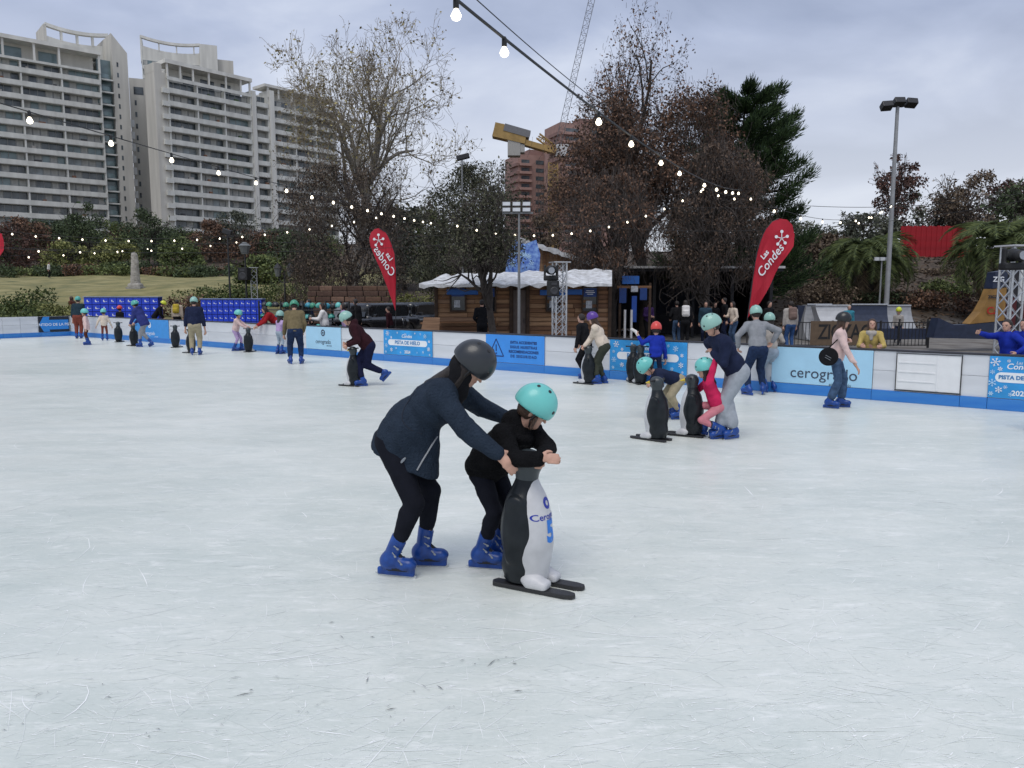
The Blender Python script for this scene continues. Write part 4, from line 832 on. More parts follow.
def palm(label, px, Y, ycrown, sc=1.0, dead=8, n=62):
    b = gpt(px, Y); zc = zat(ycrown, Y, px) - b[2]; r = empty('palm_tree', b); tag(r, label, 'palm', 'palms on the slope')
    mb = MB(); mb.tube([(0, 0, -0.1), (0.02, 0, zc * 0.5), (0, 0, zc * 0.9), (0, 0, zc + 0.15)], [0.42, 0.36, 0.40, 0.30], 10); mb.build('trunk', M_bark, r, smooth=True)
    for i in range(n + dead):
        el = (0.62 - 1.25 * (i / n) ** 0.9 + rg.normal(0, 0.1)) if i < n else rg.uniform(-1.75, -1.3)
        az = i * 2.399; M = Matrix.Translation((0, 0, zc)) @ Matrix.Rotation(az, 4, 'Z') @ Matrix.Rotation(-el, 4, 'Y') @ Matrix.Rotation(rg.normal(0, 0.25), 4, 'X') @ Matrix.Scale(sc * rg.uniform(0.85, 1.1), 4)
        link('frond' if i < n else 'dead_frond', FR[i % 3], r, M_fr if i < n else M_frd, mw=M)
palm('palm with drooping crown beside the tall floodlight pole', 866, 45, 264, 1.22)
palm('palm with pale dead fronds behind the orange ramp', 1000, 40, 252, 1.18, dead=12)

# ------------------------------------------------------------------ wooden cabin
M_wood = [mat('cabin_wood_%d' % i, c, 0.8, var=0.30, scale=3, bump=0.4, bscale=10, stretch=(0.5, 6, 6)) for i, c in enumerate(((0.27, 0.145, 0.07), (0.21, 0.105, 0.05), (0.33, 0.19, 0.10), (0.165, 0.082, 0.042), (0.29, 0.17, 0.10)))]
M_wdark = mat('wood_dark', (0.055, 0.032, 0.02), 0.85, var=0.3)
M_snow = mat('roof_white', (0.76, 0.78, 0.81), 0.7, var=0, col2=(0.42, 0.42, 0.42, 1), scale=5, bump=0.6, bscale=9, detail=8)
M_sign = mat('sign_blue', S('#1d5fae'), 0.5, var=0.12, scale=4); M_signd = mat('sign_navy', S('#123a7a'), 0.5, var=0.15, scale=6)
CY = 28.0; rg2 = random.Random(4)
cab = empty('wooden_cabin', (xat(436, CY), CY, 0)); tag(cab, 'log ticket cabin with white roof edge and blue service signs', 'cabin'); CX0 = cab.location.x
def cx(px): return xat(px, CY) - CX0
Wc = cx(610)
MB().box((Wc / 2, 2.1, 1.2), (Wc, 4.0, 2.4)).build('wall', M_wdark, cab)
nrow = 15; rh = 2.42 / nrow
for sx0, sx1 in ((0.0, cx(511)), (cx(528), Wc)):
    for rr in range(nrow):
        x = sx0
        while x < sx1 - 0.05:
            ln = min(sx1 - x, rg2.uniform(0.9, 2.3)); ln = sx1 - x if sx1 - x - ln < 0.4 else ln
            MB().box((0, 0, 0), (ln - 0.012, 0.05, rh - 0.014)).build('plank', rg2.choice(M_wood), cab, bevel=0.012, loc=(x + ln / 2, 0.065 + rg2.uniform(-0.012, 0.012), rh * (rr + 0.5)))
            x += ln
for px in (436, 511, 528, 610): MB().box((0, 0, 0), (0.12, 0.12, 2.45)).build('corner_post', M_wdark, cab, bevel=0.01, loc=(cx(px), 0.03, 1.225))
MB().box((0, 0, 0), (cx(527) - cx(512) - 0.1, 0.05, 2.1)).build('door', mat('cabin_door', (0.13, 0.10, 0.085), 0.7, var=0.2), cab, loc=(cx(519.5), 0.12, 1.05))
MB().tube([(0, 0, -0.08), (0, -0.05, -0.06), (0, -0.05, 0.06), (0, 0, 0.08)], 0.012, 6).build('door_handle', M_black, cab, loc=(cx(524), 0.09, 1.0))
for px, w_, yt, yb in ((458, 15, 287, 311), (489, 13, 287, 312), (553, 13, 288, 311), (590, 15, 287, 312)):
    wo = empty('window', (cx(px), -0.01, (zat(yt, CY) + zat(yb, CY)) / 2), parent=cab); ww = w_ * CY / FPX; hh = zat(yt, CY) - zat(yb, CY)
    MB().box((0, 0.05, 0), (ww, 0.02, hh)).build('pane', mat('window_dark', (0.012, 0.014, 0.018), 0.1, spec=0.6), wo)
    for s in (-1, 1): MB().box((s * ww / 2, 0, 0), (0.06, 0.10, hh + 0.06)).build('frame', M_wdark, wo); MB().box((0, 0.001, s * hh / 2), (ww, 0.098, 0.06)).build('frame', M_wdark, wo)
    MB().box((0, -0.02, hh * 0.28), (ww * 0.86, 0.03, hh * 0.34)).build('menu_board', M_signd, wo); MB().box((-0.03 * w_ / 13, 0.0, -hh * 0.2), (ww * 0.4, 0.03, hh * 0.3)).build('poster', mat('poster_pale', (0.45, 0.47, 0.5), 0.6, var=0.3, scale=12), wo)
    for k in range(3): MB().box((0, 0, 0), (ww * (0.5, 0.62, 0.4)[k], 0.004, 0.022)).build('print_line', M_paper, wo, loc=(0, -0.037, hh * 0.28 + 0.06 * (1 - k)))
for px0, px1, y in ((447, 478, 292), (540, 566, 292.5), (566, 582, 292)):
    MB().box((0, 0, 0), ((px1 - px0) * CY / FPX, 0.05, 0.19)).build('sign_board', M_sign, cab, bevel=0.01, loc=(cx((px0 + px1) / 2), -0.06, zat(y, CY)))
MB().box((Wc / 2, -0.12, 0.95), (Wc * 0.35, 0.22, 0.05)).build('counter', M_wood[1], cab, loc=(-Wc * 0.3, 0, 0))
# white roof: lumpy sheet sloping forward, with a thick front edge
def lumpy_roof(name, parent, P00, P10, P01, P11, n=40, mk=8, th=0.17, amp=0.035, m=M_snow):
    P00, P10, P01, P11 = map(Vector, (P00, P10, P01, P11)); V = []; F = []; r = random.Random(9); ph = [r.uniform(0, 6) for _ in range(6)]
    for k in range(2):
        for j in range(mk + 1):
            for i in range(n + 1):
                s, t = i / n, j / mk; p = P00.lerp(P10, s).lerp(P01.lerp(P11, s), t); w = amp * (math.sin(s * 47 + ph[0]) + math.sin(s * 91 + t * 5 + ph[1]) * 0.6 + math.sin(t * 9 + s * 20 + ph[2]) * 0.5)
                V.append(p + Vector((0, 0, w if k else -th - (amp * 2.0 * (math.sin(s * 130 + ph[3]) * math.sin(s * 57 + ph[4])) if j == 0 else 0))))
    a = (n + 1) * (mk + 1); ix = lambda i, j, k: k * a + j * (n + 1) + i
    for j in range(mk):
        for i in range(n): F += [(ix(i, j, 1), ix(i + 1, j, 1), ix(i + 1, j + 1, 1), ix(i, j + 1, 1)), (ix(i, j + 1, 0), ix(i + 1, j + 1, 0), ix(i + 1, j, 0), ix(i, j, 0))]
    for i in range(n): F += [(ix(i, 0, 0), ix(i + 1, 0, 0), ix(i + 1, 0, 1), ix(i, 0, 1)), (ix(i, mk, 1), ix(i + 1, mk, 1), ix(i + 1, mk, 0), ix(i, mk, 0))]
    for j in range(mk): F += [(ix(0, j + 1, 0), ix(0, j, 0), ix(0, j, 1), ix(0, j + 1, 1)), (ix(n, j, 0), ix(n, j + 1, 0), ix(n, j + 1, 1), ix(n, j, 1))]
    me = bpy.data.meshes.new(name); me.from_pydata(V, [], F); me.update(); return link(name, me, parent, m)
o_ = cab.location
lumpy_roof('roof', cab, at(419, 284.5, 27.1) - o_, at(612, 283.5, 27.1) - o_, at(446, 274, 29.3) - o_, at(612, 269, 29.3) - o_, th=0.10, amp=0.03)
MB().box((Wc / 2, 2.4, 2.55), (Wc + 0.1, 2.6, 0.25)).build('roof_deck', M_wdark, cab)
# taller cabin behind with a white verge
c2_ = empty('wooden_cabin', (xat(525, 33), 33, 0)); tag(c2_, 'taller brown cabin gable behind the ticket cabin roof', 'cabin'); q = c2_.location
ax, bx_, az, bz = 0.0, xat(616, 33) - q.x, zat(240, 33), zat(272, 33)
for i in range(26):
    xa = ax + (bx_ - ax) * i / 26; xb = ax + (bx_ - ax) * (i + 1) / 26; zt_ = az + (bz - az) * (i + 0.5) / 26 - 0.12
    MB().box((0, 0, zt_ / 2), (xb - xa - 0.012, 0.05, zt_)).build('plank', rg2.choice(M_wood), c2_, loc=((xa + xb) / 2, rg2.uniform(-0.01, 0.01), 0))
MB().box(((ax + bx_) / 2, 1.6, bz / 2), (bx_ - ax - 0.1, 3.0, bz - 0.2)).build('wall', M_wdark, c2_)
lumpy_roof('roof', c2_, (-0.5, -0.45, az + 0.15), (bx_ + 0.3, -0.45, bz + 0.02), (-0.5, 3.0, az + 0.2), (bx_ + 0.3, 3.0, bz + 0.1), n=30, mk=3, th=0.20, amp=0.03)
# blue snow-patterned board over the cabin roof
r = empty('roof_sign', at(523, 272, 29.6)); tag(r, 'blue board with pale frosty pattern standing on the cabin roof', 'sign'); s_ = 29.6 / FPX
MB().prism([(-18 * s_, 0), (16 * s_, 0), (17 * s_, 20 * s_), (13 * s_, 34 * s_), (2 * s_, 30 * s_), (-8 * s_, 34 * s_), (-14 * s_, 22 * s_)], (0, 0, -0.1), (1, 0, 0), (0, 0, 1), (0, 0.08, 0)).build('panel', mat('frost_board', S('#1b46a8'), 0.5, col2=S('#8fb4e6'), var=0, scale=7), r)
for x in (-0.4, 0.35): MB().box((x, 0.06, -0.3), (0.06, 0.06, 0.9)).build('support', M_black, r)
for i in range(9): link('snowflake', FLK[i % 3], r, M_flake, loc=(rg2.uniform(-0.45, 0.4), -0.012, rg2.uniform(0.1, 0.9)), rot=(PI / 2, rg2.uniform(0, 1), 0), scale=(0.10, 0.10, 0.3))
# slatted wooden planter beside the cabin
r = empty('wooden_planter', (xat(430, 27), 27, 0)); tag(r, 'tapered slatted wooden crate at the cabin end', 'planter')
for i in range(8):
    x = -0.33 + 0.66 * i / 7; MB().bar((x * 1.0 - 0.10, 0, 0), (x * 0.75 + 0.05, 0.03, 1.15), 0.075, 0.03, up=(0, 1, 0)).build('slat', M_wood[4], r)
for z in (0.2, 0.95): MB().box((0, 0.04, z), (0.7, 0.03, 0.07)).build('rail', M_wood[1], r)
# ------------------------------------------------------------------ dark open pavilion
PY = 35.0; pv = empty('pavilion', (xat(615, PY), PY, 0)); tag(pv, 'dark open pavilion with pale roof edge under the trees', 'pavilion'); pw = xat(770, PY) - pv.location.x; pz = zat(268, PY)
M_pd = mat('pavilion_dark', (0.018, 0.018, 0.022), 0.8, var=0.3); M_pn = mat('pavilion_navy', (0.02, 0.026, 0.05), 0.7, var=0.3)
MB().box((pw / 2, 3.0, pz - 0.06), (pw + 0.8, 7.0, 0.2)).build('roof', M_pd, pv); MB().box((pw / 2, -0.55, pz + 0.02), (pw + 0.9, 0.05, 0.10)).build('fascia', mat('fascia_pale', (0.5, 0.5, 0.5), 0.7, var=0.3, scale=3), pv)
MB().box((pw / 2, 6.2, pz / 2), (pw, 0.15, pz - 0.2)).build('back_wall', M_pn, pv); MB().box((pw, 3.0, pz / 2), (0.15, 6.2, pz - 0.2)).build('side_wall', M_pd, pv); MB().box((0, 3.0, pz / 2), (0.15, 6.2, pz - 0.2)).build('side_wall', M_pd, pv)
for i in range(5): MB().box((0, 0, 0), (0.14, 0.14, pz - 0.16)).build('post', M_pd, pv, loc=(pw * i / 4, -0.1, pz / 2 - 0.08))
MB().box((pw * 0.55, 3.2, 0.5), (pw * 0.7, 0.6, 1.0)).build('counter', M_pd, pv)
# blue rental kiosk with hanging boards
KY = 30.5; ks = empty('rental_kiosk', (xat(633, KY), KY, 0)); tag(ks, 'narrow kiosk with hanging blue boards and two white posts', 'kiosk'); kx = lambda px: xat(px, KY) - ks.location.x
for px in (620, 650): MB().box((0, 0, 0), (0.09, 0.09, 2.4)).build('post', M_wdark, ks, loc=(kx(px), 0, 1.2))
MB().box((kx(634), 0, 0), (kx(652) - kx(618), 0.12, 0.10)).build('beam', M_wood[1], ks, loc=(0, 0, zat(287, KY)))
for px, w_, y0, y1, m in ((630, 17, 276, 284, M_sign), (622.5, 7, 288, 303, M_signd), (643, 7, 288, 300, M_signd), (634, 5, 296, 322, mat('sign_royal', S('#16479c'), 0.5)), (634, 7, 286, 292, mat('poster_pale', (0.45, 0.47, 0.5)))):
    MB().box((0, 0, 0), (w_ * KY / FPX, 0.04, zat(y0, KY) - zat(y1, KY))).build('hanging_board', m, ks, bevel=0.006, loc=(kx(px), -0.09, (zat(y0, KY) + zat(y1, KY)) / 2))
for px in (624, 630.5): MB().tube([(0, 0, 0), (0, 0, 1.35)], 0.05, 10).build('white_post', mat('post_white', (0.6, 0.6, 0.62), 0.5), ks, smooth=True, loc=(kx(px) , -0.35, 0))
# ------------------------------------------------------------------ feather flags
M_red = mat('flag_red', S('#b3122c'), 0.65, var=0.10, scale=2, bump=0.2, bscale=5)
def feather(label, pts, Y, pole, text_px, ang, mirrored, emblem, tsize, full=True):
    o = at(pole[0][0], pole[0][1], Y); o.z = 0; r = empty('feather_flag', o); tag(r, label, 'flag', 'red feather flags')
    L3 = [at(px, py, Y) - o for px, py in pts]
    n = len(L3); me = bpy.data.meshes.new('sail'); bm = bmesh.new(); vs = [bm.verts.new(p) for p in L3]; f = bm.faces.new(vs); g = bmesh.ops.triangulate(bm, faces=[f]); bmesh.ops.subdivide_edges(bm, edges=bm.edges[:], cuts=3, use_grid_fill=True)
    wav = lambda p: 0.022 * math.sin(p.x * 6 + p.z * 4.2) + 0.012 * math.sin(p.z * 9 - p.x * 3)
    for v in bm.verts: v.co.y += wav(v.co)
    ext = bmesh.ops.solidify(bm, geom=bm.faces[:], thickness=0.006); bm.normal_update(); bm.to_mesh(me); bm.free(); link('sail', me, r, M_red)
    mb = MB(); pp = [at(px, py, Y) - o for px, py in pole]; pp[0].z = 0; mb.tube(pp, [0.022] + [0.012] * (len(pp) - 1), 7); mb.build('pole', M_black, r, smooth=True); MB().box((pp[0].x, 0, 0.03), (0.45, 0.45, 0.05)).build('base', M_black, r, bevel=0.01)
    if not text_px: return
    def word(t, px, py, size, **k):
        M = Matrix.Translation(at(px, py, Y) - o + Vector((0, -0.05, 0))) @ Matrix.Rotation(PI / 2, 4, 'X') @ Matrix.Rotation(ang, 4, 'Z')
        if mirrored: M = M @ Matrix.Scale(-1, 4, (1, 0, 0))
        link('lettering', text_mesh(t, size, 0.002, **k), r, M_paper, mw=M)
    word('Condes', text_px[0], text_px[1], tsize, bold=0.002, shear=0.28); word('Las', text_px[2], text_px[3], tsize * 0.6, bold=0.004, shear=0.15)
    c = at(emblem[0], emblem[1], Y) - o + Vector((0, -0.05, 0)); R0 = emblem[2]
    for i in range(5):
        a = 0.35 + i * 2 * PI / 5; d = Vector((math.cos(a), 0, math.sin(a))) * R0 * (1 if i % 2 else 0.85); mb = MB(); mb.bar(c, c + d, R0 * 0.10, 0.004, up=(0, 1, 0))
        k = 10; b = len(mb.v); mb.add([c + d + Vector((math.cos(2 * PI * j / k), 0, math.sin(2 * PI * j / k))) * R0 * 0.24 + Vector((0, -0.003, 0)) for j in range(k)], [tuple(range(k))]); mb.build('emblem', M_paper, r)
feather('larger red feather flag behind the man in the grey sweater', [(747.5, 318), (752, 285), (757, 252), (760.5, 240), (766, 229), (772, 222), (779, 218.5), (787, 219.5), (792.5, 225), (795, 235), (793.5, 246), (787, 255), (780, 265), (771, 283), (760, 303)], 18.0,
        [(745.5, 395), (747.5, 318), (752, 285), (757, 252), (760.5, 240), (766, 229), (772, 222), (779, 218.3)], (769.5, 261, 764, 255), 0.93, False, (781, 238.5, 0.155), 0.27)
feather('smaller red feather flag beside the shaggy brown tree, lettering reversed', [(369.5, 238), (371, 232.5), (374.5, 229), (379, 228), (386, 232.5), (391, 242), (394.4, 253), (396, 274.5), (396, 296), (395.5, 311), (393.3, 304.5), (388, 289.5), (381.5, 272), (374, 255), (370.5, 246)], 27.0,
        [(395.8, 350), (395.8, 311), (396.3, 274.5), (394.6, 253), (391, 242), (386, 232.5), (379, 228)], (385, 262, 389.5, 257), -1.02, True, (379, 240.5, 0.19), 0.36)
feather('sliver of a red feather flag at the frame edge', [(-9, 252), (-8, 240), (-3, 233), (2, 233.5), (4, 240), (3.5, 250), (-1, 258), (-6, 285), (-8, 300), (-9.5, 275)], 33.0, [(-9, 330), (-9, 300), (-9.3, 252), (-8, 240), (-3, 233)], None, 0, False, None, 0.2)
# ------------------------------------------------------------------ truss towers, loudspeakers, lamps
M_alu = mat('aluminium', (0.56, 0.57, 0.58), 0.35, metal=0.7, var=0.08)
M_pole = mat('pole_grey', (0.20, 0.205, 0.21), 0.55, var=0.1)
def truss(label, px, Y, ytop, w=0.30, m=M_alu, rz=0.3, plate=True):
    o = at(px, HORY, Y); o.z = GH(o.x, Y); r = empty('truss_tower', o, rz); tag(r, label, 'truss', 'aluminium truss towers'); H = zat(ytop, Y, px) - o.z; n = int(round(H / (w * 0.95)))
    for sx in (-1, 1):
        for sy in (-1, 1): MB().tube([(sx * w / 2, sy * w / 2, 0), (sx * w / 2, sy * w / 2, H)], 0.024, 8).build('chord', m, r, smooth=True)
    for sy, axx in ((-1, 0), (1, 0), (-1, 1), (1, 1)):
        mb = MB()
        for i in range(n):
            z0, z1 = H * i / n, H * (i + 1) / n; a, b_ = (-w / 2, w / 2) if i % 2 else (w / 2, -w / 2)
            for (aa, bb) in ((a, b_), (b_, a)): p0, p1 = ((aa, sy * w / 2, z0), (bb, sy * w / 2, z1)) if axx == 0 else ((sy * w / 2, aa, z0), (sy * w / 2, bb, z1)); mb.tube([p0, p1], 0.010, 5)
        mb.build('bracing', m, r)
    MB().box((0, 0, 0.02), (0.6, 0.6, 0.03)).build('base_plate', m, r); 
    if plate: MB().box((0, 0, H + 0.02), (w + 0.18, w + 0.18, 0.03)).build('top_plate', m, r)
    return r, H
truss('aluminium truss tower in front of the ticket cabin', 559.5, 21.5, 263)
truss('aluminium truss tower at the frame edge behind the person in blue', 1010.5, 15.6, 247)
truss('slim pale truss tower behind the second locker bank', 254.5, 48, 268, 0.36)
M_spk = mat('speaker_black', (0.012, 0.012, 0.013), 0.6); M_lens = mat('lens', (0.30, 0.32, 0.36), 0.1)
def moving_head(label, p):
    r = empty('stage_light', p); tag(r, label, 'stage light', 'stage lights on the trusses'); S_ = SDF().ell((0, 0, 0), (0.15, 0.17, 0.13), k=0.02).cone((0, -0.10, 0), (0, -0.2, -0.02), 0.10, 0.11).box((0.17, 0, -0.03), (0.03, 0.06, 0.17), rd=0.02).box((-0.17, 0, -0.03), (0.03, 0.06, 0.17), rd=0.02).box((0, 0, -0.22), (0.2, 0.13, 0.07), rd=0.02)
    link('head', S_.mesh('head', 0.018, [M_spk]), r); MB().lathe([(0.085, 0), (0.085, 0.01)], k=14).build('lens', M_lens, r, loc=(0, -0.325, -0.02), rot=(PI / 2, 0, 0))
moving_head('black moving stage light on the truss by the cabin', at(551, 270, 21.3)); moving_head('black moving stage light on the truss at the frame edge', at(1013, 255, 15.2))
def speaker(label, p, w, d, h, rz):
    r = empty('loudspeaker', p, rz); tag(r, label, 'loudspeaker', 'loudspeakers round the rink'); MB().box((0, 0, 0), (w, d, h)).build('cabinet', M_spk, r, bevel=0.025); MB().lathe([(w * 0.36, 0), (w * 0.30, 0.012), (w * 0.1, 0.004)], k=16).build('cone', mat('cone_grey', (0.04, 0.04, 0.045), 0.5), r, loc=(0, -d / 2 - 0.002, -h * 0.15), rot=(PI / 2, 0, 0)); MB().box((0, -d / 2 - 0.004, h * 0.3), (w * 0.5, 0.01, h * 0.16)).build('horn', mat('cone_grey', (0.04, 0.04, 0.045)), r, bevel=0.003); MB().box((0, d / 2 + 0.05, 0), (0.05, 0.12, 0.05)).build('bracket', M_black, r)
speaker('black loudspeaker low on the truss by the cabin', at(553, 288.5, 21.1), 0.30, 0.26, 0.42, 0.2); speaker('black loudspeaker on the dark pole behind the lockers', at(244.5, 274, 47.4), 0.62, 0.5, 0.75, -0.2)
def pole(name, label, px, Y, ytop, r0=0.06, m=M_pole, group='lamp poles'):
    o = at(px, HORY, Y); o.z = GH(o.x, Y); r = empty(name, o); tag(r, label, 'lamp post', group); H = zat(ytop, Y, px) - o.z; MB().tube([(0, 0, -0.05), (0, 0, H * 0.5), (0, 0, H)], [r0, r0 * 0.85, r0 * 0.65], 10).build('pole', m, r, smooth=True); MB().box((0, 0, 0.02), (r0 * 5, r0 * 5, 0.04)).build('base', m, r); return r, H
M_ledw = mat('lamp_glass', (0.62, 0.64, 0.66), 0.3)
r, H = pole('floodlight_pole', 'slim grey pole carrying six white floodlights over the cabin', 519, 23.5, 213, 0.05)
MB().bar((-0.5, 0, H), (0.42, 0, H), 0.05).build('crossbar', M_pole, r)
for i in range(3):
    for j in range(2): hd = MB().box((0, 0, 0), (0.25, 0.09, 0.13)).build('floodlight', mat('lamp_body', (0.12, 0.12, 0.125), 0.5), r, bevel=0.01, loc=(-0.38 + i * 0.30, -0.05, H + 0.09 + j * 0.17)); MB().box((0, -0.047, 0), (0.22, 0.01, 0.10)).build('glass', M_ledw, hd)
r, H = pole('floodlight_pole', 'tallest grey floodlight pole with three dark lamp heads', 887, 40, 106, 0.13, mat('pole_pale', (0.30, 0.31, 0.32), 0.5))
MB().bar((-0.75, 0, H), (0.75, 0, H), 0.09).build('crossbar', M_black, r)
for x, z in ((-0.6, -0.02), (0.0, 0.16), (0.62, 0.12)): MB().box((0, 0, 0), (0.52, 0.42, 0.32), rot=rotm(-0.5, 0.12 * x, 0)).build('floodlight', M_black, r, bevel=0.03, loc=(x, -0.1, H + z))
r, H = pole('floodlight_pole', 'short thin pole with three small lamps beside the palm', 880, 41, 259, 0.05, mat('pole_pale', (0.30, 0.31, 0.32)))
for x in (-0.30, 0, 0.30): MB().box((0, 0, 0), (0.24, 0.12, 0.18)).build('floodlight', M_ledw, r, bevel=0.01, loc=(x, -0.05, H))
r, H = pole('floodlight_pole', 'thin pole with a dark lamp head rising behind the olive tree', 463, 42, 158, 0.06); MB().box((0, 0, 0), (0.7, 0.35, 0.25), rot=rotm(0, -0.25, 0)).build('floodlight', M_black, r, bevel=0.03, loc=(0.05, 0, H + 0.05))
r, H = pole('lamp_post', 'dark thin lamp pole above the second locker bank', 230, 44, 232, 0.06, M_black); MB().box((0, 0, 0), (0.5, 0.3, 0.28), rot=rotm(0, 0.3, 0)).build('lamp_head', M_black, r, bevel=0.03, loc=(0, 0, H)); MB().bar((-0.3, 0, H - 0.3), (0.35, 0, H - 0.25), 0.06).build('bracket', M_black, r)
r, H = pole('lamp_post', 'dark pole with box lantern carrying the loudspeaker', 246.5, 47.6, 250, 0.07, M_black); MB().lathe([(0.20, 0), (0.36, 0.45), (0.40, 0.5), (0.1, 0.72)], k=8).build('lantern', mat('lantern_glass', (0.16, 0.17, 0.17), 0.3), r, loc=(0, 0, H - 0.25))
r, H = pole('lantern_post', 'black twin lantern post in front of the park trees', 285, 50, 275, 0.07, M_black)
for s in (-1, 1):
    MB().tube([(0, 0, H - 0.5), (s * 0.25, 0, H - 0.45), (s * 0.40, 0, H - 0.1)], 0.035, 7).build('arm', M_black, r, smooth=True); lt = MB().lathe([(0.16, 0), (0.26, 0.50), (0.30, 0.54)], k=8).build('lantern', mat('lantern_glass', (0.16, 0.17, 0.17)), r, loc=(s * 0.40, 0, H - 0.1)); MB().lathe([(0.31, 0.54), (0.16, 0.72), (0.03, 0.88)], k=8).build('cap', M_black, lt)
MB().tube([(0, 0, H), (0, 0, H + 0.35)], [0.05, 0.02], 7).build('finial', M_black, r)
# the lanterns on the pole left of the olive tree
# ------------------------------------------------------------------ festoon lights
M_cable = mat('cable_black', (0.012, 0.012, 0.013), 0.6); M_bulb = mat('bulb_lit', (1.0, 0.88, 0.68), 0.3, var=0.0, emit=3.5)
def ico(r, k=8):
    mb = MB(); mb.lathe([(0.012, 0.055), (0.016, 0.035), (r * 0.8, r * 0.35), (r, -r * 0.1), (r * 0.75, -r * 0.75), (0.004, -r * 1.05)], k=k); return mb.mesh('bulb', True)
BULB = ico(0.036); SOCK = MB().lathe([(0.010, 0.115), (0.020, 0.10), (0.020, 0.045), (0.016, 0.04)], k=8).mesh('socket', True)
def string(label, A, B, sag, nb, r=0.006, bulbs=True, t0=0.02, t1=0.98, sc=1.0, extra=None, skip=(), ts=None, back=0.0):
    A, B = Vector(A), Vector(B); root = empty('light_string', A); tag(root, label, 'string lights', 'festoon lights over the rink'); f = lambda t: (B - A) * t + Vector((0, 0, -sag * 4 * t * (1 - t)))
    MB().tube([f(-back + (1 + back) * i / 48) if i else f(-back) for i in range(49)], r, 5).build('cable', M_cable, root)
    if bulbs:
        for t in (ts or [t0 + (t1 - t0) * i / max(1, nb - 1) for i in range(nb)]):
             p = f(t); bo = link('bulb', BULB, root, M_bulb, loc=p + Vector((0, 0, -0.10 * sc)), scale=sc); link('socket', SOCK, bo, M_cable)
string('string of bulbs crossing the sky and sinking towards the rusty tree', at(430, -22, 5.0), at(742, 190, 24), 0.33, 17, 0.012, ts=[.018, .0594, .193, .27, .368, .45, .60, .70, .79, .87, .95], back=0.45)
string('thin bare wire beside the nearest string of bulbs', at(455, -20, 7.0), at(612, 112, 14), 0.05, 0, 0.006, bulbs=False, back=1.2)
string('string of bulbs crossing the towers and sinking towards the plane tree', at(-70, 82, 7.5), at(432, 221, 31), 0.12, 16, 0.007, t0=0.055, t1=0.99, sc=0.95, back=0.4)
string('upper string of small bulbs above the lawn and lockers', at(-20, 228, 33), at(384, 214, 34), 0.72, 18, 0.008, sc=1.0)
string('lower string of small bulbs above the lawn at the frame edge', at(-15, 246, 29), at(240, 240, 41), 0.30, 8, 0.008, sc=1.0)
string('lowest string of small bulbs near the sliver of red flag', at(-15, 257, 33), at(150, 247, 44), 0.05, 6, 0.008, sc=1.0)
string('string of small bulbs sagging in front of the cabin trees', at(452, 222, 24), at(706, 186, 25), 0.80, 14, 0.008, sc=0.85)
string('short cluster of bulbs between the conifer and the flag', at(702, 186, 25), at(752, 196, 24), 0.12, 4, 0.008, sc=0.9)
string('string of bulbs sagging right of the larger flag', at(770, 206, 21), at(892, 204, 39), 0.55, 8, 0.008, sc=1.0)
string('short string of bulbs climbing to the tall floodlight pole', at(858, 221, 30), at(892, 204, 39), 0.05, 4, 0.008, sc=1.0)
string('bare wire from the frame edge to the larger flag trees', at(795, 205, 24), at(1045, 189, 24), 0.25, 0, 0.008, bulbs=False)
string('bare wire crossing the trees left of the larger flag', at(545, 222, 22), at(1045, 196, 22), 0.55, 0, 0.007, bulbs=False)
string('bare wire low across the park trees', at(-20, 236, 34), at(560, 226, 26), 0.45, 0, 0.008, bulbs=False)
string('bare wire low behind the lockers', at(-20, 247, 30), at(520, 240, 24), 0.30, 0, 0.007, bulbs=False)
string('bare wire across the upper trees', at(560, 205, 24), at(800, 207, 24), 0.05, 0, 0.006, bulbs=False)
# ------------------------------------------------------------------ blue lockers
M_loc = mat('locker_blue', S('#2345cc'), 0.4, var=0.14, scale=3); M_locd = mat('locker_edge', S('#101f70'), 0.5); M_locw = mat('locker_top', S('#8f9fc8'), 0.5)
_ic = MB().box((0, 0, 0), (0.05, 0.004, 0.10)).box((0.045, 0, -0.035), (0.09, 0.004, 0.035)).mesh('skate_icon'); _kn = MB().box((0, 0, 0), (0.03, 0.02, 0.03)).mesh('lock')
def lockers(label, px0, px1, Y0, ytop, cols, rows, hrow):
    A, B = at(px0, HORY, Y0), at(px1, HORY, Y0); A.z = B.z = 0; A = A + RN * 0; ln = (px1 - px0) * Y0 / FPX; top = zat(ytop, Y0, px0)
    r = empty('locker_bank', A, math.atan2(RU.y, RU.x) * 0.15); tag(r, label, 'lockers', 'blue locker banks'); cw = ln / cols
    MB().box((ln / 2, 0.22, top / 2), (ln, 0.36, top - 0.02)).build('carcass', M_locd, r); MB().box((ln / 2, 0.2, top + 0.005), (ln + 0.05, 0.45, 0.03)).build('top', M_locw, r); dm = MB().box((0, 0, 0), (cw - 0.025, 0.03, hrow - 0.03)).mesh('door', bevel=0.006)
    for c in range(cols):
        for k in range(rows):
            z = top - 0.03 - hrow * (k + 0.5)
            if z < hrow / 2: continue
            d = link('door', dm, r, M_loc, loc=(cw * (c + 0.5), 0.02, z)); link('skate_icon', _ic, d, M_paper, loc=(-cw * 0.05, -0.018, 0.01), scale=cw / 0.42)
            if (c + k) % 3: link('lock', _kn, d, M_paper, loc=(cw * 0.32, -0.02, -0.02))
lockers('blue locker bank behind the child in cream', 83, 161, 38.5, 297, 9, 5, 0.345)
lockers('blue locker bank between the man in navy and the helmets', 200, 263, 35.0, 299, 11, 5, 0.33)
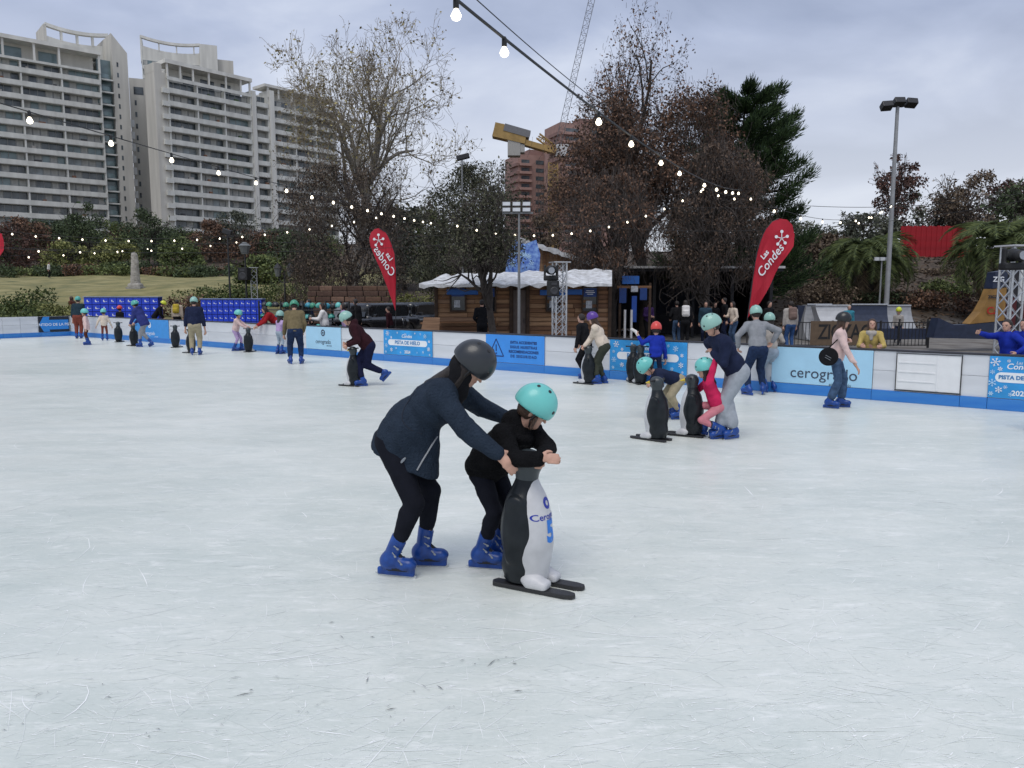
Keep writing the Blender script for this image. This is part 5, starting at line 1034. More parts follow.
# ------------------------------------------------------------------ stone monument, terrace, parked vehicles
r = empty('stone_monument', gpt(136, 64)); tag(r, 'pale rough stone monument on the lawn', 'monument'); Hm = zat(252, 64) - r.location.z
S_ = SDF().box((0, 0, 0.2), (0.50, 0.42, 0.22), rd=0.08, k=0.06).cone((0, 0, 0.3), (0.05, 0, Hm - 0.3), 0.40, 0.24, k=0.1).cone((0.10, 0, Hm - 0.9), (0.0, 0, Hm - 0.2), 0.25, 0.20, k=0.1)
link('shaft', S_.mesh('shaft', 0.06, [mat('pale_stone', (0.36, 0.34, 0.31), 0.95, var=0.25, scale=2.5, bump=0.5, bscale=6)], folds=0.03, seed=3), r); MB().box((0, 0, 0.05), (1.2, 1.0, 0.2)).build('plinth', mat('plinth_stone', (0.30, 0.29, 0.27), 0.95, var=0.2), r, bevel=0.03)
r = empty('retaining_wall', (xat(347, 37), 37, 0)); tag(r, 'stepped brown stone wall left of the parked vehicles', 'wall'); M_st = [mat('brown_stone_%d' % i, c, 0.95, var=0.25, scale=6, bump=0.5, bscale=10) for i, c in enumerate(((0.13, 0.075, 0.05), (0.19, 0.115, 0.08), (0.095, 0.055, 0.04)))]
for k in range(9):
    x = -2.0 + 0.0 * k
    while x < 1.9: w_ = rg2.uniform(0.35, 0.8); MB().box((0, 0, 0), (w_ - 0.03, 0.35, 0.24)).build('stone', rg2.choice(M_st), r, bevel=0.03, loc=(x + w_ / 2, 0.18 * (k // 2) + rg2.uniform(-0.03, 0.03), 0.14 + 0.26 * k)); x += w_
def vehicle(label, px, Y, rz, L_=4.3, H=1.62, pick=False):
    o = at(px, HORY, Y); o.z = 0; r = empty('parked_vehicle', o, rz); tag(r, label, 'car', 'dark vehicles parked behind the barrier'); mp = mat('car_black', (0.012, 0.013, 0.016), 0.22, coat=0.6, var=0.1); mg = mat('car_glass', (0.02, 0.024, 0.028), 0.08, spec=0.7)
    S_ = SDF().box((0, 0, 0.66), (L_ / 2, 0.88, 0.30), rd=0.16, k=0.08).box((0.10, 0, 0.62), (L_ / 2 - 0.12, 0.90, 0.2), rd=0.12, k=0.1)
    S_.box((-0.35, 0, 1.22), (L_ * 0.30, 0.72, 0.36), rd=0.2, k=0.12)
    for sx in (-1, 1):
        for sy in (-1, 1): S_.cone((sx * L_ * 0.30, sy * 0.70, 0.33), (sx * L_ * 0.30, sy * 1.1, 0.33), 0.40, 0.40, k=0.02, sub=True)
    link('body', S_.mesh('body', 0.055, [mp]), r)
    for s in (-1, 1): MB().prism([(-1.45, 1.02), (0.75, 1.02), (0.42, 1.45), (-1.25, 1.45)], (0, s * 0.735, 0), (1, 0, 0), (0, 0, 1), (0, s * 0.012, 0)).build('side_window', mg, r)
    MB().prism([(-0.62, 0), (0.62, 0), (0.52, 0.52), (-0.52, 0.52)], (1.03, 0, 1.0), (0, 1, 0), (-0.45, 0, 0.9), (0.01, 0, 0.01)).build('windscreen', mg, r)
    for sx in (-1, 1):
        for sy in (-1, 1): w = MB().lathe([(0.22, -0.11), (0.33, -0.10), (0.34, 0), (0.33, 0.10), (0.22, 0.11)], k=20).build('wheel', mat('tyre', (0.015, 0.015, 0.016), 0.85), r, smooth=True, loc=(sx * L_ * 0.30, sy * 0.80, 0.34), rot=(PI / 2, 0, 0)); MB().lathe([(0.05, -0.115), (0.2, -0.10), (0.21, 0.10), (0.05, 0.115)], k=12).build('rim', M_alu, w)
    for s in (-1, 1): MB().box((L_ / 2 - 0.03, s * 0.62, 0.78), (0.06, 0.34, 0.14)).build('headlight', mat('headlight', (0.5, 0.52, 0.55), 0.15), r, bevel=0.02); MB().box((0.75, s * 0.98, 1.06), (0.12, 0.18, 0.13)).build('mirror', mp, r, bevel=0.03)
vehicle('black car parked behind the smaller red flag', 372, 33.5, -2.2); vehicle('second dark car parked close to the cabin end', 408, 36, -1.9)
# ------------------------------------------------------------------ skate park beyond the barrier
M_ramp = [mat('ramp_grey', (0.30, 0.31, 0.33), 0.6, var=0.12), mat('ramp_white', (0.55, 0.56, 0.58), 0.6, var=0.08), mat('ramp_navy', (0.022, 0.032, 0.065), 0.5, var=0.2), mat('ramp_orange', (0.30, 0.165, 0.045), 0.6, var=0.2, scale=3)]
def ramp_obj(label, px0, px1, Y, ytop, dep, m, side, slant=0.0):
    x0, x1 = xat(px0, Y), xat(px1, Y); r = empty('skate_ramp', (x0, Y, 0)); tag(r, label, 'ramp', 'skate ramps'); H = zat(ytop, Y, px0); w = x1 - x0; n = 10
    prof = [(dep * (1 - math.sin(a)), H * (1 - math.cos(a))) for a in [PI / 2 * i / n for i in range(n + 1)]]; V = []; F = []     # quarter pipe opening towards the viewer
    for s in (0, 1):
        for y, z in prof: V.append((w * s + slant * z * (1 if s == 0 else 0.4), -y, z))
    for i in range(n): F.append((i, i + 1, n + 2 + i, n + 1 + i))
    k = len(V); V += [(w * 0 + slant * H, 0.5, H), (w + slant * H * 0.4, 0.5, H), (0, 0.5, 0), (w, 0.5, 0)]; F += [(n, k, k + 1, 2 * n + 1), (k, k + 2, k + 3, k + 1), tuple(range(n + 1)) + (k, k + 2), tuple(range(n + 1, 2 * n + 2)) + (k + 1, k + 3)]
    mb = MB(); mb.add(V, F); mb.build('deck', m, r); MB().tube([(slant * H, -0.02, H + 0.02), (w + slant * H * 0.4, -0.02, H + 0.02)], 0.035, 6).build('coping', M_alu, r); MB().box((w / 2, 0.3, H / 2), (w * 0.96, 0.3, H * 0.96)).build('back_panel', side, r)
ramp_obj('grey quarter pipe left of the skate park banner', 799, 829, 34, 305, 1.6, M_ramp[0], M_ramp[2], 0.25); ramp_obj('white quarter pipe above the skate park banner', 826, 853, 33, 306, 1.6, M_ramp[1], M_ramp[2], -0.3); ramp_obj('navy quarter pipe in the middle of the skate park', 852, 888, 35, 305, 1.4, M_ramp[2], M_ramp[2]); ramp_obj('grey quarter pipe at the foot of the floodlight pole', 886, 914, 36, 306, 1.6, M_ramp[0], M_ramp[2], -0.2)
# orange jump with its curved side
JY = 27.0; r = empty('skate_ramp', (xat(928, JY), JY, 0)); tag(r, 'tall orange ramp with curved side and navy top band', 'ramp', 'skate ramps'); jx = lambda px: xat(px, JY) - r.location.x; jz = lambda py: zat(py, JY)
def jump(poly, y0, th, name, m): th = th * 0.3; MB().prism([(jx(a + 6), jz(b_)) for a, b_ in poly], (0, y0, 0), (1, 0, 0), (0, 0, 1), (0, th, 0)).build(name, m, r)
jump([(966, 324), (976, 312), (982, 300), (985.5, 289), (1007, 286.5), (1007, 320)], 0.0, 1.6, 'side_panel', M_ramp[3]); jump([(985.6, 288.6), (988, 272), (1007, 269), (1007, 286)], -0.02, 1.64, 'top_band', M_ramp[2]); jump([(930, 338), (934, 318), (950, 325), (966, 324.5), (1007, 320.5), (1034, 318.5), (1034, 340)], -0.03, 1.66, 'base_panel', M_ramp[2])
for t, px, py, sz, m in (('ZIG', 997, 279.5, 0.24, M_paper), ('Ca', 993, 311, 0.36, mat('ink_red', S('#b02018'), 0.5)), ('ZIGZAG', 995, 297, 0.14, M_dark)): link('lettering', text_mesh(t, sz, 0.003, 0.006), r, m, loc=(jx(px), -0.045, jz(py)), rot=(PI / 2, 0, 0))
rp = empty('stage_backdrop', at(1020, 300, 24)); rp.location.z = 0; tag(rp, 'dark red stage panel behind the truss at the frame edge', 'panel'); MB().box((0.35, 0, 1.05), (1.5, 0.08, 1.6)).build('sheet', mat('stage_red', S('#4a1218'), 0.7, var=0.2), rp); MB().box((0.35, 0.02, 2.3), (1.5, 0.06, 0.9)).build('upper_sheet', M_pd, rp); MB().box((-0.35, 0.06, 1.3), (0.06, 0.06, 2.6)).build('post', M_black, rp)
r = empty('notice_board', at(1024, 300, 17)); r.location.z = 0; tag(r, 'white notice board cut by the frame edge behind the truss', 'notice board'); MB().box((0.05, 0, zat(285, 17)), (0.36, 0.05, 0.7)).build('panel', mat('board_white', (0.6, 0.62, 0.62), 0.5, var=0.2, scale=6), r)
for x in (-0.08, 0.18): MB().box((x, 0.05, 1.2), (0.05, 0.05, 2.4)).build('post', M_black, r)
# railing with the skate park banner
FY0 = 28.2; fr = empty('railing', (xat(786, FY0), FY0, 0)); tag(fr, 'black bar railing carrying the brown skate park banner', 'railing'); fx = lambda px: xat(px, FY0) - fr.location.x; fl = fx(931)
bm_ = MB().box((0, 0, 0.48), (0.018, 0.018, 0.86)).mesh('bar')
for i in range(int(fl / 0.13) + 1): link('bar', bm_, fr, M_black, loc=(i * 0.13, 0, 0.02))
for z in (0.10, 0.93): MB().box((fl / 2, 0, z), (fl, 0.035, 0.035)).build('rail', M_black, fr)
for i in range(4): MB().box((fl * i / 3, 0, 0.5), (0.06, 0.06, 1.0)).build('post', M_black, fr)
r = empty('banner', (xat(812, FY0 - 0.05), FY0 - 0.06, zat(345, FY0) + 0.0)); tag(r, 'brown skate park banner with dark capitals on the railing', 'banner'); bw_ = xat(877, FY0) - xat(812, FY0); bh_ = 0.88
MB().box((bw_ / 2, 0, bh_ / 2), (bw_, 0.012, bh_)).build('sheet', mat('banner_brown', (0.13, 0.088, 0.055), 0.7, var=0.15), r); link('lettering', text_mesh('ZIGZAG', 0.80, 0.002, 0.012, space=0.92), r, mat('ink_black', (0.015, 0.014, 0.014), 0.7), loc=(bw_ * 0.53, -0.012, bh_ * 0.52), rot=(PI / 2, 0, 0), scale=(0.70, 0.95, 1))
f2 = empty('railing', (xat(880, 30), 30, 0)); tag(f2, 'navy panel fence low in front of the orange ramp', 'railing')
MB().box((xat(906, 30) - xat(880, 30), 0, 0.42), ((xat(932, 30) - xat(880, 30)), 0.05, 0.42)).build('panel', M_ramp[2], f2); MB().box((0.8, -0.05, 0.5), (0.05, 0.05, 1.0)).build('post', M_black, f2); MB().box((1.9, -0.05, 0.5), (0.05, 0.05, 1.0)).build('post', M_black, f2)
# red picket fence at the top of the slope
RY = 60.0; rf = empty('red_fence', (xat(897, RY), RY, GH(xat(935, RY), RY) - 0.1)); tag(rf, 'red picket fence on top of the slope between the palms', 'fence'); fl = xat(974, RY) - rf.location.x; hf = zat(226, RY) - rf.location.z; M_rf = mat('fence_red', S('#9a1420'), 0.7, var=0.22, scale=2)
_pk = [MB().box((0, 0, hf * s / 2), (0.196, 0.04, hf * s)).mesh('picket') for s in (1.0, 0.985, 1.012)]
for i in range(int(fl / 0.20)): link('picket', _pk[i % 3], rf, M_rf, loc=(0.1 + i * 0.20, (i % 2) * 0.03, 0))
for z in (0.5, hf * 0.75): MB().box((fl / 2, 0.08, z), (fl, 0.06, 0.12)).build('rail', M_rf, rf)

# ------------------------------------------------------------------ skates, helmets, penguins (built once, then copied)
M_skin = mat('skin', (0.52, 0.30, 0.22), 0.55, var=0.08, scale=20); M_skin2 = mat('skin_tan', (0.42, 0.235, 0.16), 0.55, var=0.08, scale=20)
M_lip = mat('lip', (0.42, 0.15, 0.13), 0.5); M_eye = mat('eye', (0.03, 0.02, 0.018), 0.25); M_hair = mat('hair_dark', (0.022, 0.015, 0.012), 0.5, var=0.4, scale=30, bump=0.6, bscale=60, stretch=(4, 4, 0.6)); M_hairb = mat('hair_brown', (0.06, 0.032, 0.02), 0.5, var=0.4, scale=30, bump=0.6, bscale=60, stretch=(4, 4, 0.6))
M_boot = mat('boot_blue', S('#164a9e'), 0.35, var=0.0, col2=S('#0f3577'), scale=16, detail=8); M_bootk = mat('boot_liner', (0.015, 0.016, 0.02), 0.8); M_steel = mat('blade_steel', (0.55, 0.57, 0.60), 0.25, metal=0.9)
M_buck = mat('buckle', (0.30, 0.32, 0.35), 0.35, metal=0.4)
def _boot():
    s = SDF().cone((-0.035, 0, -0.04), (0.105, 0, -0.064), 0.050, 0.043, k=0.04, flat=(0, 1, 0), fs=1.08).ell((0.118, 0, -0.060), (0.055, 0.043, 0.038), k=0.03).ell((-0.055, 0, -0.045), (0.042, 0.042, 0.052), k=0.03).cone((-0.015, 0, 0.0), (-0.03, 0, -0.05), 0.050, 0.048, k=0.03)
    s.box((0.02, 0, -0.118), (0.140, 0.015, 0.028), rd=0.012, k=0.02); s.cone((0.022, 0, 0.018), (0.075, 0, -0.024), 0.020, 0.014, k=0.004, m=1).cone((-0.02, 0, -0.098), (0.10, 0, -0.098), 0.036, 0.034, k=0.006, m=1, flat=(0, 0, 1), fs=3.2); return s.mesh('skate', 0.0075, [M_boot, M_bootk])
def _cuff():
    s = SDF().cone((-0.012, 0, -0.03), (-0.004, 0, 0.135), 0.053, 0.058, k=0.02, flat=(0, 1, 0), fs=1.12).half((0, 0, 0.135), (0.25, 0, 1)).cone((-0.004, 0, 0.10), (-0.004, 0, 0.17), 0.049, 0.050, m=1, k=0.004, flat=(0, 1, 0), fs=1.12).half((0, 0, 0.172), (0.35, 0, 1)); return s.mesh('cuff', 0.0075, [M_boot, M_bootk])
CUFF = _cuff()
BOOT = _boot()
BLADE = MB().prism([(-0.115, 0.0), (-0.125, 0.012), (-0.14, 0.020), (0.165, 0.020), (0.175, 0.016), (0.172, 0.006), (0.16, 0.0)], (0, -0.003, -0.155), (1, 0, 0), (0, 0, 1), (0, 0.006, 0)).mesh('blade')
BUCK = MB().box((0, 0, 0), (0.046, 0.006, 0.008)).box((0.012, -0.003, 0), (0.014, 0.008, 0.014)).mesh('buckle', bevel=0.002)
SHOE = SDF().ell((0.10, 0, -0.045), (0.085, 0.045, 0.04), k=0.03).ell((-0.01, 0, -0.03), (0.06, 0.04, 0.055), k=0.03).box((0.045, 0, -0.078), (0.135, 0.045, 0.014), rd=0.012, k=0.01).mesh('shoe', 0.014, [mat('shoe_dark', (0.03, 0.03, 0.033), 0.6)])
def skate(parent, M, sc, near, shin):
    o = link('skate', BOOT, parent, None, mw=M @ Matrix.Scale(sc, 4)); link('blade', BLADE, o, M_steel)
    d = (M.to_3x3().inverted() @ Vector(shin)).normalized(); x = Vector((1, 0, 0)); x = (x - d * x.dot(d)).normalized(); y = d.cross(x); CM = Matrix((x, y, d)).transposed().to_4x4(); link('cuff', CUFF, o, None, mw=CM)
    if near:
        for s in (-1, 1):
            for i, (x_, z, ry) in enumerate(((0.015, 0.085, 0.2), (0.02, 0.03, 0.5))): link('buckle', BUCK, o, M_buck, mw=CM @ Matrix.Translation((x_, s * (0.054 - 0.001 * i), z)) @ Matrix.Rotation(ry, 4, 'Y') @ Matrix.Rotation(0 if s < 0 else PI, 4, 'Z'))
            link('buckle', BUCK, o, M_buck, mw=Matrix.Translation((0.07, s * 0.044, -0.035)) @ Matrix.Rotation(0.8, 4, 'Y') @ Matrix.Rotation(0 if s < 0 else PI, 4, 'Z'))
    return o
def _helmet(v=0.009):
    s = SDF().ell((0, 0, 0.02), (0.142, 0.116, 0.138), k=0.01).ell((-0.03, 0, 0.0), (0.118, 0.113, 0.125), k=0.03).half((0.0, 0, -0.038), (-0.10, 0, -1), 0.012).half((-0.2, 0, -0.07), (0, 0, -1), 0.01)
    s.ell((0, 0, -0.02), (0.120, 0.098, 0.125), k=0.01, sub=True)
    return s.mesh('helmet', v, [mat('helmet_white', (0.7, 0.7, 0.7), 0.35), M_black])
HELM = _helmet(); HELMF = _helmet(0.017)
VENT = MB().lathe([(0.013, 0.0), (0.012, 0.004), (0.004, 0.005)], k=8).mesh('vent')
STRAP = MB().tube([(0.03, 0.104, -0.03), (0.02, 0.088, -0.085), (0.035, 0.05, -0.135), (0.045, 0, -0.148), (0.035, -0.05, -0.135), (0.02, -0.088, -0.085), (0.03, -0.104, -0.03)], 0.006, 5).mesh('strap')
HM = {k: mat('helmet_' + k, S(c), 0.38, var=0.06, scale=5, coat=0.2) for k, c in dict(mint='#8fb9ae', turq='#6cc3bd', teal='#4fa79b', grey='#262a2f', red='#d6453f', purple='#55328f', black='#16181b', yellow='#cfd63a', green='#3f8f72', sky='#3c93a8').items()}
def helmet_on(parent, M, colr, near, strap=True):
    o = link('helmet', HELM if near else HELMF, parent, HM[colr], mw=M)
    if near:
        for x, y, z in ((0.035, -0.045, 0.135), (-0.045, -0.05, 0.135), (0.035, 0.045, 0.135), (-0.045, 0.05, 0.135), (0.125, -0.05, 0.03), (0.125, 0.05, 0.03)):
            n = Vector((x / 0.142 ** 2, y / 0.116 ** 2, (z - 0.02) / 0.138 ** 2)).normalized(); c = Vector((0, 0, 0.02)); d = Vector((x, y, z - 0.02)); k = 1 / math.sqrt((d.x / 0.142) ** 2 + (d.y / 0.116) ** 2 + (d.z / 0.138) ** 2); link('vent', VENT, o, M_black, mw=Matrix.Translation(c + d * k - n * 0.001) @ n.to_track_quat('Z', 'X').to_matrix().to_4x4())
    if strap: link('strap', STRAP, o, M_black)
    return o
# penguin skating aid: faces +x
M_pk = mat('penguin_black', (0.009, 0.012, 0.015), 0.34, var=0, col2=(0.02, 0.024, 0.028, 1), scale=7, spec=0.22, bump=0.05, bscale=20, detail=10); M_pw = mat('penguin_white', (0.64, 0.64, 0.65), 0.42, var=0, col2=(0.46, 0.46, 0.47, 1), scale=5, bump=0.05, bscale=25, detail=10); M_pg = mat('penguin_collar', (0.032, 0.042, 0.048), 0.35); M_pb = mat('penguin_beak', (0.75, 0.55, 0.05), 0.5)
def _pbody(v):
    s = SDF().cone((-0.03, 0, 0.08), (-0.035, 0, 0.14), 0.13, 0.145, k=0.05).ell((-0.015, 0, 0.40), (0.165, 0.185, 0.30), k=0.06).cone((-0.01, 0, 0.62), (0.0, 0, 0.76), 0.115, 0.075, k=0.06)
    s.cone((-0.03, -0.135, 0.58), (-0.045, -0.175, 0.24), 0.075, 0.050, k=0.02, flat=(0, 1, 0), fs=2.6).cone((-0.03, 0.135, 0.58), (-0.045, 0.175, 0.24), 0.075, 0.050, k=0.02, flat=(0, 1, 0), fs=2.6).half((0, 0, 0.045), (0, 0, -1)); return s.mesh('body', v, [M_pk])
def _pbelly(v): 
    s = SDF().ell((0.03, 0, 0.40), (0.145, 0.158, 0.315), k=0.05).cone((0.04, 0, 0.10), (0.035, 0, 0.30), 0.115, 0.14, k=0.05).cone((0.015, 0, 0.60), (0.02, 0, 0.72), 0.10, 0.065, k=0.06).half((0, 0, 0.05), (0, 0, -1)).half((0.0, 0, 0), (-1, 0, 0), 0.004); return s.mesh('belly', v, [M_pw])
def _phead(v):
    s = SDF().cone((0, 0, 0.74), (0.0, 0, 0.83), 0.075, 0.088, k=0.03).ell((0.01, 0, 0.87), (0.105, 0.092, 0.085), k=0.03); return s.mesh('head', v, [M_pg])
PEN = {}
for k_, v_ in (('near', 0.011), ('far', 0.022)): PEN[k_] = (_pbody(v_), _pbelly(v_), _phead(v_))
BEAK = SDF().cone((0.09, 0, 0.865), (0.185, 0, 0.845), 0.034, 0.010, k=0.01).mesh('beak', 0.009, [M_pb]); PFOOT = SDF().box((0.10, 0, 0.058), (0.085, 0.058, 0.034), rd=0.03, k=0.02).ell((0.06, 0, 0.08), (0.09, 0.062, 0.05), k=0.02).half((0, 0, 0.032), (0, 0, -1)).mesh('foot', 0.011, [M_pw])
SKI = MB().prism([(-0.20, -0.044), (0.33, -0.044), (0.38, -0.028), (0.395, 0), (0.38, 0.028), (0.33, 0.044), (-0.20, 0.044), (-0.22, 0)], (0, 0, 0.006), (1, 0, 0), (0, 1, 0), (0, 0, 0.028)).mesh('ski', bevel=0.006)
PBAR = MB().tube([(0.0, -0.20, 0.90), (0.0, -0.10, 0.90), (0.0, 0.10, 0.90), (0.0, 0.20, 0.90)], [0.018, 0.014, 0.014, 0.018], 10).mesh('handlebar', True)
def penguin(label, pos, yaw, near=False, sc=1.0):
    r = empty('penguin_aid', (pos[0], pos[1], 0), yaw); tag(r, label, 'penguin skating aid', 'penguin skating aids on the ice'); r.scale = (sc,) * 3; b, w, h = PEN['near' if near else 'far']
    bo = link('body', b, r); be = link('belly', w, r); hd = link('head', h, r); link('beak', BEAK, hd); link('handlebar', PBAR, r, M_black)
    for s in (-1, 1): link('foot', PFOOT, r, None, loc=(0.02, s * 0.085, 0)); link('ski', SKI, r, M_black, loc=(0, s * 0.085, 0))
    return r, be
# ------------------------------------------------------------------ people
def V3(t): return Vector(t)
def limb_frame(d, up=(0, 0, 1)):
    x = Vector(d).normalized(); y = Vector(up).cross(x); y = y.normalized() if y.length > 1e-4 else Vector((0, 1, 0)); return x, y, x.cross(y)
def person(label, pos, yaw, h=1.68, hip=(0.0, None), lean=8.0, side=0.0, feet=None, hands=None, elbows=None, head=(0, 0), top=None, bottom=None, vox=0.02, helmet=None, hair='short', hairm=None, skates=True, skin=None, hs=1.0, puff=1.0, legw=1.0, hood=False, hem=0.02, sleeve=True, topname='jacket', botname='trousers', near=False, toe=None, group=None, grip=(0.7, 0.7), shoulder=1.0, palm=None, folds=True, twist=0.0, hairlen=0.30, flare=1.0, extra=None, handsw=None, hang=None):
    cv = 1.0 if vox < 0.010 else 1.3; skin = skin or M_skin; hairm = hairm or M_hair; al = 0.155 if skates else 0.085
    sk = h / 1.70; aZ = al * (0.75 + 0.25 * sk) if skates else al * sk
    root = empty('person', (pos[0], pos[1], 0), yaw); tag(root, label, 'person', group); root.location.z = GH(pos[0], pos[1]) if not skates else 0.0
    hipz = hip[1] if hip[1] else aZ + 0.466 * h; Hc = V3((hip[0], 0, hipz)); lr = R_(lean); sr = R_(side)
    feet = feet or [(0.0, -0.09, 0), (0.0, 0.09, 0)]
    U = V3((math.sin(lr) * math.cos(sr), math.sin(sr), math.cos(lr) * math.cos(sr))); Fw = V3((math.cos(lr), 0, -math.sin(lr))); Lf = U.cross(Fw).normalized(); tw = R_(twist)
    SL = (Lf * math.cos(tw) - Fw * math.sin(tw)).normalized(); SF = SL.cross(U).normalized()
    Sc = Hc + U * 0.300 * h; Nb = Sc + U * 0.020 * h; shw = 0.104 * h * shoulder; Rs, Ls = Sc - SL * shw, Sc + SL * shw
    hp, hy = R_(head[0]), R_(head[1]); hu = V3((math.sin(hp), 0, math.cos(hp))); hf0 = V3((math.cos(hp), 0, -math.sin(hp))); hM = Matrix.Rotation(hy, 3, 'Z'); hu, hf = hM @ hu, hM @ hf0; hl = hu.cross(hf).normalized()
    hk = 0.133 * hs * (1.70 / h) ** 0.35 * h / 1.70 * 1.70            # head height in metres, a little larger for children
    hk = 0.225 * hs if hs != 1.0 else 0.128 * h
    Hd = Nb + (U * 0.55 + hu * 0.45) * 0.048 * h + hu * hk * 0.50 + hf * 0.012 * h
    Rh, Lh = Hc - Lf * 0.052 * h, Hc + Lf * 0.052 * h
    ank = [V3((f[0], f[1], aZ + f[2])) for f in feet]; knee = [ik(a, b, 0.245 * h, 0.235 * h, (1, s * 0.12, 0.1)) for a, b, s in ((Rh, ank[0], -1), (Lh, ank[1], 1))]
    hands = hands or [(0.05, -0.24 * h / 1.7, hipz - 0.02 * h), (0.05, 0.24 * h / 1.7, hipz - 0.02 * h)]
    if handsw:
        iv = (Matrix.Translation((pos[0], pos[1], 0)) @ Matrix.Rotation(yaw, 4, 'Z')).inverted(); hands = [tuple(iv @ Vector(w)) if w is not None else q for w, q in zip(handsw, hands)]
    elbows = elbows or [(-0.6, -0.5, -0.5), (-0.6, 0.5, -0.5)]
    wr = [V3(q) for q in hands]; el = [ik(a, b, 0.168 * h, 0.148 * h, e) for a, b, e in ((Rs, wr[0], elbows[0]), (Ls, wr[1], elbows[1]))]
    # ---- body: one continuous skin
    B = SDF(); kb = 0.03
    B.ell(Hc + U * 0.01 * h, (0.066 * h, 0.090 * h, 0.075 * h), k=kb); B.cone(Hc + U * 0.06 * h, Hc + U * 0.15 * h, 0.070 * h, 0.066 * h, k=kb); B.ell(Hc + U * 0.225 * h, (0.062 * h, 0.088 * h, 0.10 * h), rot=np.array(Matrix((Fw, Lf, U)).transposed()), k=kb)
    for s_, j, e_, w_ in ((-1, Rs, el[0], wr[0]), (1, Ls, el[1], wr[1])): B.cone(j, e_, 0.030 * h, 0.023 * h, k=0.02); B.cone(e_, w_, 0.023 * h, 0.0155 * h, k=0.01)
    for hj, kn, an in ((Rh, knee[0], ank[0]), (Lh, knee[1], ank[1])): B.cone(hj, kn, 0.050 * h, 0.033 * h, k=0.02); B.cone(kn, an, 0.033 * h, 0.022 * h, k=0.01)
    B.cone(Nb - U * 0.01 * h, Hd - hu * hk * 0.30 - hf * 0.01 * h, 0.031 * h, 0.029 * h, k=0.02)
    a = hk; HR = np.array(Matrix((hf, hl, hu)).transposed()); hp_ = lambda x, y, z: Hd + hf * (x * a) + hl * (y * a) + hu * (z * a)
    B.ell(hp_(-0.03, 0, 0.12), (0.415 * a, 0.345 * a, 0.375 * a), rot=HR, k=0.02); B.ell(hp_(0.10, 0, -0.19), (0.27 * a, 0.265 * a, 0.29 * a), rot=HR, k=0.04); B.ell(hp_(0.25, 0, -0.40), (0.095 * a, 0.12 * a, 0.08 * a), rot=HR, k=0.04)
    if vox < 0.016:
        B.cone(hp_(0.36, 0, 0.06), hp_(0.465, 0, -0.115), 0.028 * a, 0.055 * a, k=0.012); B.ell(hp_(0.33, 0, 0.10), (0.07 * a, 0.20 * a, 0.05 * a), rot=HR, k=0.02)
        for s_ in (-1, 1): B.ell(hp_(0.345, s_ * 0.14, 0.0), (0.045 * a, 0.062 * a, 0.035 * a), rot=HR, k=0.004, m=2); B.ell(hp_(-0.02, s_ * 0.345, -0.06), (0.075 * a, 0.035 * a, 0.125 * a), rot=HR, k=0.006)
        B.ell(hp_(0.365, 0, -0.235), (0.04 * a, 0.105 * a, 0.030 * a), rot=HR, k=0.004, m=1)
    else: B.cone(hp_(0.36, 0, 0.04), hp_(0.45, 0, -0.11), 0.05 * a, 0.06 * a, k=0.02)
    for i, (e_, w_) in enumerate(zip(el, wr)):
        d, y, z = limb_frame(w_ - e_); s_ = -1 if i == 0 else 1; hh = 0.105 * h; pn = V3(palm[i]) if palm and palm[i] else V3((0, -s_, -0.15)); pn = (pn - d * pn.dot(d)).normalized(); sd = d.cross(pn).normalized() * 1.0
        if vox <= 0.0135:
            B.cone(w_, w_ + d * 0.42 * hh, 0.16 * hh, 0.21 * hh, k=0.01, flat=pn, fs=1.7)
            for j in range(4):
                o = w_ + d * 0.46 * hh + sd * (j - 1.5) * 0.125 * hh; dd = d.copy(); ll = (0.21, 0.16, 0.13); f_ = (0.92, 1.03, 1.0, 0.82)[j]
                for q in range(3): dd = (dd * math.cos(grip[i]) + pn * math.sin(grip[i])).normalized(); o2 = o + dd * ll[q] * hh * f_; B.cone(o, o2, max(0.072 * hh, vox * 0.85), max(0.064 * hh, vox * 0.8), k=0.003); o = o2
            tb = w_ + d * 0.14 * hh + sd * 0.20 * hh * (1 if s_ < 0 else -1); t2 = tb + (d * 0.6 + sd * 0.55 * (1 if s_ < 0 else -1) + pn * 0.45).normalized() * 0.24 * hh; B.cone(tb, t2, 0.095 * hh, max(0.08 * hh, vox * 0.85), k=0.006); B.cone(t2, t2 + (d * 0.85 + pn * 0.4).normalized() * 0.19 * hh, max(0.08 * hh, vox * 0.85), max(0.07 * hh, vox * 0.8), k=0.004)
        else: B.cone(w_, w_ + d * 0.5 * hh, 0.18 * hh, 0.24 * hh, k=0.01, flat=pn, fs=1.4); B.cone(w_ + d * 0.5 * hh, w_ + d * 0.75 * hh + pn * 0.2 * hh, 0.22 * hh, 0.17 * hh, k=0.01); B.cone(w_ + d * 0.2 * hh, w_ + d * 0.5 * hh + sd * 0.32 * hh, 0.12 * hh, 0.13 * hh, k=0.01)
    body = link('body', B.mesh('body', vox, [skin, M_lip, M_eye]), root)
    # ---- upper garment
    T_ = SDF(); p = puff; fo = (0.0055 if vox < 0.016 else 0.004) if folds else 0; RT = np.array(Matrix((Fw, Lf, U)).transposed())
    T_.ell(Hc + U * (0.085 * h), (0.078 * h * p, 0.103 * h * p, 0.13 * h), rot=RT, k=0.03); T_.ell(Hc + U * 0.225 * h, (0.076 * h * p, 0.104 * h * p * (0.5 + 0.5 * shoulder), 0.12 * h), rot=RT, k=0.04); T_.cone(Rs, Ls, 0.046 * h * p, k=0.04); T_.cone(Hc + U * (0.02 * h - max(0, hem - 0.03)), Hc + U * 0.10 * h, 0.092 * h * p, 0.090 * h * p, k=0.03, flat=Fw, fs=1.2)
